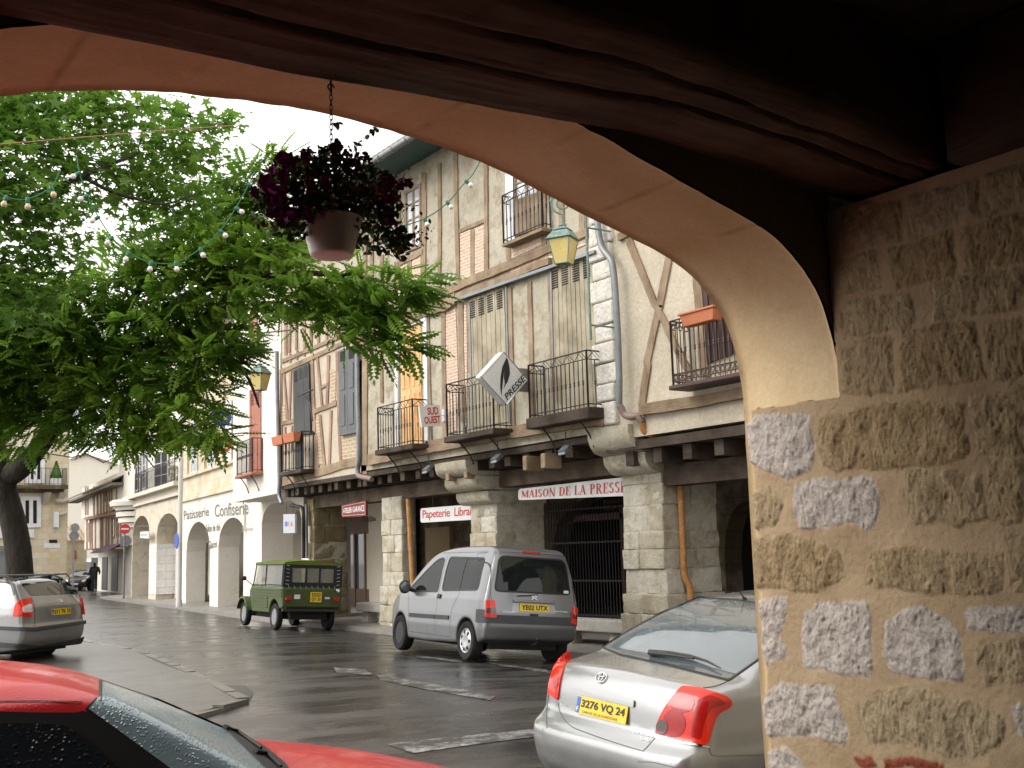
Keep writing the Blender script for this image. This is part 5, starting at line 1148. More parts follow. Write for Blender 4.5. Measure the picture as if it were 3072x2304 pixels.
def in_poly(x, z, Q):
    ins = np.zeros(np.shape(x), bool)
    for i in range(len(Q)):
        a, b = Q[i], Q[(i+1) % len(Q)]
        ins ^= ((a[1] > z) != (b[1] > z)) & (x < (b[0]-a[0])*(z-a[1])/(b[1]-a[1]+1e-12)+a[0])
    return ins
def sdf_poly(x, z, Q):
    d = np.full(np.shape(x), 1e9)
    for i in range(len(Q)):
        a, b = Q[i], Q[(i+1) % len(Q)]; e = b-a; t = np.clip(((x-a[0])*e[0]+(z-a[1])*e[1])/(e@e+1e-12), 0, 1)
        d = np.minimum(d, (x-a[0]-t*e[0])**2+(z-a[1]-t*e[1])**2)
    d = np.sqrt(d); return np.where(in_poly(x, z, Q), -d, d)
def smax(a, b, k): h = np.clip(.5+.5*(a-b)/k, 0, 1); return b*(1-h)+a*h+k*h*(1-h)
def smin(a, b, k): return -smax(-a, -b, k)

class CarShape:
    """body = side profile x plan x front section, smoothly intersected, minus wheel arches.  x forward from the rear bumper, y to the left, z up"""
    def __init__(s, L, W, side, halfw, plan, wheels, Rw, Ra, bulge=(.06, .08), crown=.03, k=.05, bumper=None, extra=None, cell=.024, side_r=.03, smooth_side=True):
        s.L, s.W, s.wheels, s.Rw, s.Ra, s.bulge, s.crown, s.k, s.cell = L, W, wheels, Rw, Ra, bulge, crown, k, cell
        s.extra = extra
        Q = round_poly(side, side_r, 4); x = np.arange(-.3, L+.3, .02); z = np.arange(-.1, 2.2, .02); XX, ZZ = np.meshgrid(x, z, indexing='ij')
        s.tab = sdf_poly(XX, ZZ, Q); s.x0, s.z0 = x[0], z[0]; s.hz = np.array(halfw); s.pl = np.array(plan); s.zmax = Q[:, 1].max()
        s.btab = None
        if bumper is not None: s.btab = sdf_poly(XX, ZZ, round_poly(bumper[0], .04, 4)); s.bw = bumper[1]
    def lut(s, tab, x, z):
        u = np.clip((x-s.x0)/.02, 0, tab.shape[0]-1.001); v = np.clip((z-s.z0)/.02, 0, tab.shape[1]-1.001); i = u.astype(int); j = v.astype(int); u = u-i; v = v-j
        return tab[i, j]*(1-u)*(1-v)+tab[i+1, j]*u*(1-v)+tab[i, j+1]*(1-u)*v+tab[i+1, j+1]*u*v
    def F(s, x, y, z):
        ay = np.abs(y); q = (y/(s.W/2))**2
        xx = x-s.bulge[0]*q*q*np.clip(1-x/(s.L*.5), 0, 1)+s.bulge[1]*q*np.clip(x/(s.L*.5)-1, 0, 1)
        zz = z+s.crown*q*np.clip((z-.6)/.4, 0, 1)
        d1 = s.lut(s.tab, xx, zz); hw = np.interp(z, s.hz[:, 0], s.hz[:, 1])*np.interp(x, s.pl[:, 0], s.pl[:, 1])
        f = smax(d1, ay-hw, s.k)
        if s.btab is not None:
            f = smin(f, smax(s.lut(s.btab, xx, z), ay-s.bw*np.interp(x, s.pl[:, 0], s.pl[:, 1]), .05), .015)
        if s.extra is not None: f = s.extra(s, f, x, y, z)
        for xw in s.wheels:
            r = np.hypot(x-xw, z-s.Rw)-s.Ra
            f = smin(f, smax(np.abs(r-.012)-.012, ay-(s.W/2-.004)*1.0, .01)+.006+np.where(ay < s.W/2-.12, .2, 0), .01) if False else f
            g = np.maximum(r, (s.W/2-.26)-ay); f = smax(f, -g, .012)
        return f
    def grad(s, P, h=.004):
        g = np.zeros_like(P)
        for i in range(3):
            e = np.zeros(3); e[i] = h; g[:, i] = (s.F(*(P+e).T)-s.F(*(P-e).T))/(2*h)
        return g
    def mesh(s, ymax=None):
        c = s.cell; x = np.arange(-.12, s.L+.14, c); ym = (ymax or s.W/2)+.08; y = np.arange(-ym, ym+c, c); z = np.arange(.05, s.zmax+.1, c)
        X, Y, Z = np.meshgrid(x, y, z, indexing='ij'); f = s.F(X, Y, Z); sg = f < 0
        cor = [f[a:f.shape[0]-1+a, b_:f.shape[1]-1+b_, d:f.shape[2]-1+d] for a in (0, 1) for b_ in (0, 1) for d in (0, 1)]
        st = np.stack(cor, 0); act = (st.min(0) < 0) & (st.max(0) >= 0); idx = -np.ones(act.shape, int); ijk = np.argwhere(act); idx[act] = np.arange(len(ijk))
        P = np.stack([x[ijk[:, 0]]+c/2, y[ijk[:, 1]]+c/2, z[ijk[:, 2]]+c/2], 1)
        for _ in range(5):
            v = s.F(*P.T); g = s.grad(P); n2 = (g**2).sum(1)+1e-6; P = P-np.clip(v/n2, -c, c)[:, None]*g*.9
        Fc = []
        for ax in range(3):
            sl0 = [slice(None)]*3; sl1 = [slice(None)]*3; sl0[ax] = slice(0, -1); sl1[ax] = slice(1, None)
            ch = sg[tuple(sl0)] != sg[tuple(sl1)]; fl = sg[tuple(sl0)]; o1, o2 = [a for a in range(3) if a != ax]
            pts = np.argwhere(ch); pts = pts[(pts[:, o1] > 0) & (pts[:, o2] > 0) & (pts[:, o1] < act.shape[o1]) & (pts[:, o2] < act.shape[o2])]
            def at(d1, d2): q = pts.copy(); q[:, o1] -= d1; q[:, o2] -= d2; return idx[q[:, 0], q[:, 1], q[:, 2]]
            quad = np.stack([at(1, 1), at(0, 1), at(0, 0), at(1, 0)], 1); ok = (quad >= 0).all(1); inside = fl[pts[:, 0], pts[:, 1], pts[:, 2]]
            rev = ~inside if ax != 1 else inside; quad[rev] = quad[rev][:, ::-1]; Fc.append(quad[ok])
        return P, np.concatenate(Fc)
    def hit(s, A, D_, tmax=2.5, n=260):
        """march from points A along unit direction D_; returns first surface points"""
        D_ = np.broadcast_to(np.array(D_, float), A.shape); t = np.linspace(0, tmax, n); P = A[:, None, :]+t[None, :, None]*D_[:, None, :]; f = s.F(P[..., 0], P[..., 1], P[..., 2]); neg = f < 0
        k = np.argmax(neg, 1); k = np.where(neg.any(1), k, np.argmin(f, 1)); k0 = np.maximum(k-1, 0); i = np.arange(len(A)); f0, f1 = f[i, k0], f[i, k]
        u = np.where(np.abs(f0-f1) > 1e-9, f0/(f0-f1+1e-12), 0); tt = t[k0]+np.clip(u, 0, 1)*(t[1]-t[0]); Q = A+tt[:, None]*D_
        for _ in range(3): v = s.F(*Q.T); g = s.grad(Q); dn = (g*D_).sum(1); ok = np.abs(dn) > .15; Q = Q-np.where(ok, v/np.where(ok, dn, 1), 0)[:, None]*D_
        g = s.grad(Q); g /= np.linalg.norm(g, axis=1)[:, None]+1e-9; return Q, g
    def proj(s, UV, view):
        UV = np.asarray(UV, float); o = np.zeros((len(UV), 3))
        if view == 'left': o[:, 0] = UV[:, 0]; o[:, 1] = 1.3; o[:, 2] = UV[:, 1]; return s.hit(o, (0, -1, 0), 1.25)
        if view == 'right': o[:, 0] = UV[:, 0]; o[:, 1] = -1.3; o[:, 2] = UV[:, 1]; return s.hit(o, (0, 1, 0), 1.25)
        if view == 'rear': o[:, 0] = -.6; o[:, 1] = UV[:, 0]; o[:, 2] = UV[:, 1]; return s.hit(o, (1, 0, 0), 2.6)
        if view == 'front': o[:, 0] = s.L+.6; o[:, 1] = UV[:, 0]; o[:, 2] = UV[:, 1]; return s.hit(o, (-1, 0, 0), 2.9)
        if view == 'top': o[:, 0] = UV[:, 0]; o[:, 1] = UV[:, 1]; o[:, 2] = 2.3; return s.hit(o, (0, 0, -1), 1.9)
        # 'cam': outline measured in the photograph, laid on the body surface
        Ml = s.Mw.inverted(); O = np.array(Ml@Vector(C_O)); R3 = np.array(Ml.to_3x3()); d = np.array([R3@ray(*p[:2]) for p in UV]); d /= np.linalg.norm(d, axis=1)[:, None]
        c = np.array([s.L/2, 0, .7]); t0 = max(.2, np.linalg.norm(c-O)-s.L*.62); return s.hit(O+d*t0, d, s.L*1.25, 420)
def resample(Q, n):
    Q = np.asarray(Q, float); C = np.concatenate([Q, Q[:1]]); s = np.concatenate([[0], np.cumsum(np.linalg.norm(np.diff(C, axis=0), axis=1))]); u = np.linspace(0, s[-1], n+1)[:-1]
    return np.stack([np.interp(u, s, C[:, 0]), np.interp(u, s, C[:, 1])], 1)
def inset(Q, w_):
    ar = np.sum(Q[:, 0]*np.roll(Q[:, 1], -1)-Q[:, 1]*np.roll(Q[:, 0], -1)); T = np.roll(Q, -1, 0)-np.roll(Q, 1, 0); T /= np.linalg.norm(T, axis=1)[:, None]+1e-9
    Nn = np.stack([-T[:, 1], T[:, 0]], 1)*(1 if ar > 0 else -1); return Q+Nn*w_
def fill_grid(Q, n=26, m=12):
    """v-monotone outline -> grid of points"""
    Q = np.asarray(Q); u0, u1 = Q[:, 0].min(), Q[:, 0].max(); t = (1-np.cos(np.linspace(0, math.pi, n)))/2; us = u0+(u1-u0)*(.0005+.999*t); lo = []; hi = []
    for u in us:
        zz = []
        for i in range(len(Q)):
            a, b = Q[i], Q[(i+1) % len(Q)]
            if (a[0]-u)*(b[0]-u) <= 0 and a[0] != b[0]: zz.append(a[1]+(b[1]-a[1])*(u-a[0])/(b[0]-a[0]))
        lo.append(min(zz)); hi.append(max(zz))
    lo, hi = np.array(lo), np.array(hi); v = np.linspace(0, 1, m)
    return np.stack([np.repeat(us[:, None], m, 1), lo[:, None]*(1-v)+hi[:, None]*v], -1)
def patch(s, name, outline, view, mat, parent, e=.004, r=.03, n=26, m=12, depth=.012, smooth=True):
    Q = round_poly(outline, r, 6); G = fill_grid(Q, n, m); P, g = s.proj(G.reshape(-1, 2), view); P = P+g*e; mb = MB(); mb.sheet(P.reshape(n, m, 3))
    I = np.arange(n*m).reshape(n, m); loop = list(I[:, 0])+list(I[-1, 1:])+list(I[-2::-1, -1])+list(I[0, -2:0:-1]); rim = P[loop]-g[loop]*depth
    b0 = len(mb.v); mb.v.extend([tuple(p) for p in rim]); L_ = len(loop)
    for i in range(L_): j = (i+1) % L_; mb.f.append((loop[i], loop[j], b0+j, b0+i)); mb.m.append(0)
    o = mb.build(name, mat, parent, local=True)
    if smooth: shade(o, 35)
    return o
def ring(s, name, outline, view, mat, parent, w_=.022, e=.007, r=.03, n=96, depth=.012):
    Q = resample(round_poly(outline, r, 6), n); Q2 = inset(Q, w_); Qm = inset(Q, w_/2)
    A, ga = s.proj(Q, view); B, gb = s.proj(Qm, view); C, gc = s.proj(Q2, view)
    rows = [A-ga*depth, A+ga*e*.4, A+ga*e, B+gb*e, C+gc*e, C-gc*depth]; mb = MB(); G = np.stack(rows, 1); G = np.concatenate([G, G[:1]], 0); mb.sheet(G)
    o = mb.build(name, mat, parent, local=True); shade(o, 40); return o
def stroke(s, name, pts, view, mat, parent, w_=.004, e=.0015, n=60, both=True):
    """thin dark shut line along the body"""
    Q = catmull(pts, 12, False) if len(pts) > 2 else np.array(pts, float); T = np.gradient(Q, axis=0); T /= np.linalg.norm(T, axis=1)[:, None]+1e-9; Nn = np.stack([-T[:, 1], T[:, 0]], 1)
    if len(pts) == 2:
        t = np.linspace(0, 1, 30)[:, None]; Q = Q[0]*(1-t)+Q[1]*t; Nn = np.repeat(Nn[:1], 30, 0)
    A, ga = s.proj(Q-Nn*w_/2, view); B, gb = s.proj(Q+Nn*w_/2, view); mb = MB(); mb.sheet(np.stack([A+ga*e, B+gb*e], 1)); return mb.build(name, mat, parent, local=True)
def make_body(s, parent, paint, holes=(), name='body', split=None):
    """holes: list of (outline, view) – window openings cut out of the shell"""
    P, Fc = s.mesh(); cen = P[Fc].mean(1); keep = np.ones(len(Fc), bool); nn = s.grad(cen); nn /= np.linalg.norm(nn, axis=1)[:, None]+1e-9
    for q, view in holes:
        Q = inset(resample(round_poly(q, .03, 6), 80), .012)
        if view == 'left': mk = (cen[:, 1] > .3) & (nn[:, 1] > .3) & in_poly(cen[:, 0], cen[:, 2], Q)
        elif view == 'right': mk = (cen[:, 1] < -.3) & (nn[:, 1] < -.3) & in_poly(cen[:, 0], cen[:, 2], Q)
        elif view == 'rear': mk = (cen[:, 0] < s.L*.45) & (nn[:, 0] < -.2) & in_poly(cen[:, 1], cen[:, 2], Q)
        elif view == 'front': mk = (cen[:, 0] > s.L*.45) & (nn[:, 0] > .2) & in_poly(cen[:, 1], cen[:, 2], Q)
        keep &= ~mk
    o = link_mesh(name, P, Fc[keep], paint, parent, True, True)
    bm = bmesh.new(); bm.from_mesh(o.data); bmesh.ops.delete(bm, geom=[v for v in bm.verts if not v.link_faces], context='VERTS')
    bm.to_mesh(o.data); bm.free(); return o
def wheel(parent, x, y, R, wd, rimr, mat, style='alloy', spokes=7, name='wheel', side=1, tyre=None):
    """side=+1: outer face towards +y"""
    ax = (0, side, 0); c = (x, y, R); mb = MB(); w2 = wd/2
    mb.lathe([(rimr, -w2), (R*.93, -w2), (R*.985, -w2*.75), (R, -w2*.4), (R, w2*.4), (R*.985, w2*.75), (R*.93, w2*.98), (rimr+.012, w2), (rimr, w2*.9), (rimr-.01, w2*.2)], c, ax, 40)
    t = mb.build('wheel', M['tyre'], parent, smooth=True, local=True)
    mb = MB()
    if style == 'alloy':
        mb.lathe([(rimr, w2*.86), (rimr-.012, w2*.92), (rimr-.03, w2*.6), (rimr-.035, w2*.2)], c, ax, 40); mb.lathe([(.0, w2*.62), (.045, w2*.60), (.055, w2*.35), (.055, 0)], c, ax, 20)
        for k in range(spokes):
            an = 2*math.pi*k/spokes; d = np.array([math.cos(an), 0, math.sin(an)]); tt = np.array([-math.sin(an), 0, math.cos(an)])
            for sg in (-.5, .5):
                cc = np.array(c)+d*(rimr*.5+.01)+np.array(ax)*w2*.5+tt*sg*.03; mb.obox(cc, d*1.0, tt, np.array(ax), rimr*.47, .011, .012)
        o = mb.build('rim', mat, t, local=True); shade(o, 30)
        mb = MB(); mb.lathe([(.0, w2*.12), (rimr-.02, w2*.12)], c, ax, 30); mb.build('brake_shadow', M['dark'], t, local=True)
    elif style == 'cap':
        prof = [(rimr, w2*.86), (rimr-.012, w2*.98), (rimr-.035, w2*.85), (rimr*.75, w2*.98), (rimr*.5, w2*1.02), (rimr*.22, w2*.9), (.0, w2*.86)]
        mb.lathe(prof, c, ax, 40); o = mb.build('rim', mat, t, local=True); shade(o, 40)
        mb = MB()
        for k in range(spokes):
            an = 2*math.pi*(k+.5)/spokes; d = np.array([math.cos(an), 0, math.sin(an)]); cc = np.array(c)+d*rimr*.68+np.array(ax)*w2*.96
            mb.lathe([(rimr*.145, -.012), (rimr*.145, .006), (.0, .0065)], cc, ax, 12)
        mb.build('vent_hole', M['dark'], t, local=True)
    else:
        mb.lathe([(rimr, w2*.86), (rimr-.012, w2*.92), (rimr-.03, w2*.5), (rimr*.72, w2*.35), (rimr*.6, w2*.62), (rimr*.4, w2*.55), (rimr*.3, w2*.75), (0, w2*.78)], c, ax, 40); o = mb.build('rim', mat, t, local=True); shade(o, 40)
    return t
def plate(parent, ctr, wd, ht, text, tilt=0.0, band=True, two=None, e=.004, small=None):
    """number plate facing -x; ctr local"""
    c = np.array(ctr, float); up = np.array([math.sin(tilt), 0, math.cos(tilt)]); rt = np.array([0, -1, 0]); n_ = np.cross(rt, up)
    if n_[0] > 0: n_ = -n_
    mb = MB(); mb.obox(c, rt, up, n_, wd/2, ht/2, .004); o = mb.build('number_plate', M['plate_y'], parent, local=True)
    q = lambda u0, u1, v0, v1, k=e: [c+n_*k+rt*u+up*v for u, v in ((u0, v0), (u1, v0), (u1, v1), (u0, v1))]
    if band:
        mb = MB(); mb.add(q(-wd/2+.004, -wd/2+.042, -ht/2+.004, ht/2-.004, .0065), [(0, 1, 2, 3)]); mb.build('country_band', M['plate_b'], o, local=True)
        quad_text('F', 'band_letter', q(-wd/2+.012, -wd/2+.032, -ht/2+.012, -ht/2+.045, .0075), M['white_paint'], o, .0, .02, local=True)
    if two:
        quad_text(two[0], 'plate_text', q(-wd*.40, wd*.40, .01, ht/2-.02, .006), M['plate_k'], o, .001, .03, local=True)
        quad_text(two[1], 'plate_text', q(-wd*.40, wd*.40, -ht/2+.02, -.01, .006), M['plate_k'], o, .001, .03, local=True)
    else:
        lo = -wd/2+(.055 if band else .03); v0 = -ht*.30 if not small else -ht*.18
        quad_text(text, 'plate_text', q(lo, wd/2-.02, v0, ht*.36, .006), M['plate_k'], o, .001, .03, local=True)
        if small: quad_text(small, 'plate_small_text', q(lo+.02, wd/2-.08, -ht*.42, -ht*.28, .006), M['plate_k'], o, .001, .0, local=True)
    return o
def place(root, x, y, z, heading, lean, scale=1.0, s=None):
    """heading: degrees from +Y towards +X; lean>0 lifts the left side"""
    h = rad(heading); f = Vector((math.sin(h), math.cos(h), 0)); l = Vector((-math.cos(h), math.sin(h), 0)); up = Vector((0, 0, 1)); cl, sl = math.cos(rad(lean)), math.sin(rad(lean))
    l2 = l*cl+up*sl; u2 = up*cl-l*sl; R_ = Matrix((f, l2, u2)).transposed(); root.rotation_euler = R_.to_euler(); root.location = (x, y, z); root.scale = (scale,)*3
    if s is not None: s.Mw = Matrix.Translation((x, y, z))@R_.to_4x4()@Matrix.Scale(scale, 4)
def simple_interior(parent, L, W, zf, rows, z1=1.15, name='seat'):
    mb = MB(); mb.box(.25, L*.72, -W/2+.14, W/2-.14, zf, zf+.25); mb.build('cabin_floor', M['interior'], parent, local=True)
    for x in rows:
        for y in (-.38, .38):
            mb = MB(); mb.obox((x, y, zf+.45), (1, 0, 0), (0, 1, 0), (0, 0, 1), .26, .23, .09); mb.obox((x-.22, y, zf+.75), (.97, 0, .24), (0, 1, 0), (-.24, 0, .97), .06, .23, .32)
            mb.obox((x-.31, y, z1), (.97, 0, .24), (0, 1, 0), (-.24, 0, .97), .045, .12, .08); o = mb.build(name, M['seat'], parent, local=True); bevel(o, .04, 2)

# ------------------------------------------------------------------ the silver van-like people carrier
def mpv():
    root = thing('people_carrier', 'tall silver people carrier with yellow rear plate parked before the stone piers', 'car')
    side = [(.06, .36, .04), (.0, .55, .03), (.0, .78, .03), (.035, 1.05, .2), (.09, 1.50, .2), (.16, 1.74, .09), (.34, 1.795, .2), (1.2, 1.81, .4), (1.9, 1.78, .4), (2.45, 1.70, .3), (3.25, 1.12, .15), (3.80, .96, .25), (4.05, .78, .18), (4.13, .5, .1), (4.08, .24, .05), (2.2, .22), (.3, .28)]
    halfw = [(0, .78), (.25, .83), (.5, .86), (.72, .862), (.95, .855), (1.02, .835), (1.4, .745), (1.7, .645), (1.9, .6)]
    plan = [(-.2, .86), (0, .93), (.08, .962), (.25, .985), (.6, 1), (2.9, 1), (3.4, .985), (3.8, .93), (4.0, .84), (4.14, .68), (4.3, .5)]
    s = CarShape(4.13, 1.724, side, halfw, plan, (.65, 3.345), .305, .355, (.05, .22), .03, .055); place(root, 10.33, 14.498, .0, 6.44, 4.92, 1.0, s)
    paint = car_paint('silver_metallic', (.225, .228, .24), .6, .32, .6)
    rw = [(-.69, 1.075, .09), (.69, 1.075, .09), (.60, 1.635, .12), (-.60, 1.635, .12)]
    s1 = [(.36, 1.08, .09), (.42, 1.60, .09), (1.76, 1.63, .09), (1.68, 1.05, .09)]; s2 = [(1.82, 1.03, .06), (1.92, 1.625, .12), (2.2, 1.60, .2), (3.02, 1.09, .07), (2.97, 1.02, .05)]
    holes = [(rw, 'rear'), (s1, 'left'), (s2, 'left'), (s1, 'right'), (s2, 'right')]
    ws = [(-.66, 1.12, .06), (.66, 1.12, .06), (.56, 1.66, .1), (-.56, 1.66, .1)]; holes.append((ws, 'front'))
    make_body(s, root, paint, holes); gl = glassy('tinted_car_glass', (.30, .40, .38), .55)
    for q, v, n_ in ((rw, 'rear', 'rear_window'), (s1, 'left', 'side_window'), (s2, 'left', 'side_window'), (s1, 'right', 'side_window'), (s2, 'right', 'side_window'), (ws, 'front', 'windscreen')):
        Q = inset(resample(round_poly(q, .03, 6), 60), .012); g = patch(s, n_, [tuple(p)+(0,) for p in Q], v, gl, root, .002, 0, 30, 12); ring(s, 'window_seal', q, v, M['seal'], g, .026, .006)
    for sgn, v in ((1, 'left'), (-1, 'right')):
        stroke(s, 'pillar_line', [(1.02, 1.07), (1.06, 1.61)], v, M['seal'], root, .03, .007)
        for pts in ([(1.80, .36), (1.77, .9), (1.80, 1.2), (1.86, 1.66)], [(2.92, .36), (2.95, .8), (3.04, 1.04)], [(1.22, .40), (1.18, .75), (1.02, .95), (.98, 1.05)], [(.4, 1.69), (2.1, 1.69)], [(1.2, .335), (2.9, .345)]): stroke(s, 'shut_line', pts, v, M['seal'], root, .007, .0015)
        patch(s, 'door_moulding', [(1.27, .60), (1.75, .595), (1.75, .665), (1.27, .67)], v, M['greytrim'], root, .014, .015); patch(s, 'door_moulding', [(1.82, .595), (2.88, .59), (2.88, .66), (1.82, .665)], v, M['greytrim'], root, .014, .015)
        patch(s, 'door_handle', [(1.64, .93), (1.76, .93), (1.76, 1.0), (1.64, 1.0)], v, M['blacktrim'], root, .018, .02)
        patch(s, 'bumper_corner', [(.02, .60, .01), (.30, .60), (.30, .80), (.02, .80, .01)], v, M['greytrim'], root, .012, .02)
        sy = 1 if v == 'left' else -1; mb = MB(); c = np.array([2.88, sy*.98, 1.10]); mb.sphere(c, .1, 14, 10, (.6, 1.1, 1.15)); mb.tube([(2.91, sy*.80, 1.05), (2.88, sy*.92, 1.06)], .03, 8); o = mb.build('wing_mirror', M['blacktrim'], root, smooth=True, local=True)
        mb = MB(); mb.sphere(c-np.array([.035, 0, 0]), .085, 12, 8, (.4, 1.05, 1.1)); mb.build('mirror_glass', M['pane'], o, local=True, smooth=True)
    for q, k in (([(1132, 950), (1214, 950), (1228, 1118), (1124, 1108)], [(1138, 1022), (1222, 1030), (1225, 1075), (1134, 1068)]), ([(1958, 1008), (1990, 1025), (1982, 1185), (1930, 1168)], [(1950, 1080), (1984, 1092), (1982, 1130), (1940, 1118)])):
        o = patch(s, 'tail_lamp', [Z4(*p) for p in q], 'cam', M['red_lens'], root, .022, 3, 12, 16, .04); patch(s, 'smoked_lens', [Z4(*p) for p in k], 'cam', M['smoke_lens'], o, .026, 2, 8, 6, .01)
    patch(s, 'bumper', [(-.80, .60), (.80, .60), (.80, .73), (-.80, .73)], 'rear', M['greytrim'], root, .014, .03, 40, 8)
    patch(s, 'high_brake_lamp', [(-.16, 1.69), (.16, 1.69), (.16, 1.72), (-.16, 1.72)], 'rear', M['red_lens_dark'], root, .012, .012)
    for pts in ([(-.69, .74), (-.745, 1.1), (-.70, 1.5), (-.62, 1.68), (.62, 1.68), (.70, 1.5), (.745, 1.1), (.69, .74)],): stroke(s, 'tailgate_line', pts, 'rear', M['seal'], root, .006, .0015)
    patch(s, 'plate_recess', [(-.40, .78, .05), (.40, .78, .05), (.36, .93, .04), (-.36, .93, .04)], 'rear', car_paint('silver_recess', (.40, .41, .43), .5, .4, .5), root, .002, .04)
    P_, g_ = s.proj([(0, .855)], 'rear'); plate(root, P_[0]+np.array([-.014, 0, 0]), .52, .115, 'YE02 UTX', .07, False)
    P_, g_ = s.proj([(0, .95)], 'rear'); mb = MB(); mb.obox(P_[0]+np.array([-.012, 0, 0]), (1, 0, 0), (0, 1, 0), (0, 0, 1), .03, .36, .022); o = mb.build('tailgate_grip', paint, root, local=True); bevel(o, .015, 3)
    patch(s, 'boot_latch', [(-.075, .715), (.075, .715), (.075, .765), (-.075, .765)], 'rear', M['blacktrim'], root, .008, .015)
    P_, g_ = s.proj([(0, 1.02)], 'rear')    # double chevron
    mb = MB(); c = P_[0]+np.array([-.012, 0, 0])
    for dz in (-.018, .018):
        for sg in (-1, 1): mb.obox(c+np.array([0, sg*.022, dz]), (1, 0, 0), (0, .77, -.64*sg), (0, .64*sg, .77), .005, .030, .008)
    mb.build('chevron_badge', M['chrome'], root, local=True)
    quad_text('CITROEN', 'badge_text', [(-.012, .56, .765), (-.012, .34, .765), (-.012, .34, .795), (-.012, .56, .795)], M['chrome'], root, .004, .03, local=True)
    quad_text('Berlingo', 'badge_text', [(-.012, -.36, .80), (-.012, -.60, .80), (-.012, -.60, .83), (-.012, -.36, .83)], M['chrome'], root, .004, .03, local=True)
    patch(s, 'window_sticker', [(-.64, 1.10), (-.55, 1.10), (-.55, 1.145), (-.64, 1.145)], 'rear', M['white_paint'], root, .010, .004, 6, 4)
    mb = MB(); mb.tube([(.02, 0, .30), (-.10, 0, .31), (-.13, 0, .36)], .018, 8); mb.sphere((-.13, 0, .385), .026, 10, 6); mb.build('tow_ball', M['blacktrim'], root, local=True)
    mb = MB(); mb.tube([(.0, -.05, 1.06), (-.005, .12, 1.04), (.0, .30, 1.03)], .010, 6); mb.build('rear_wiper', M['blacktrim'], root, local=True)
    simple_interior(root, 4.1, 1.7, .45, (1.1, 2.1), 1.32)
    mb = MB(); mb.box(.3, 3.9, -.60, .60, .2, .36); mb.build('underbody', M['dark'], root, local=True)
    wheel(root, .65, .755, .305, .19, .195, M['alloy'], 'cap', 7, side=1); wheel(root, .65, -.755, .305, .19, .195, M['alloy'], 'cap', 7, side=-1)
    wheel(root, 3.345, .755, .305, .19, .195, M['black_wheel'], 'steel', side=1); wheel(root, 3.345, -.755, .305, .19, .195, M['black_wheel'], 'steel', side=-1)
    return root
mpv()
# ------------------------------------------------------------------ the silver liftback, nearest car

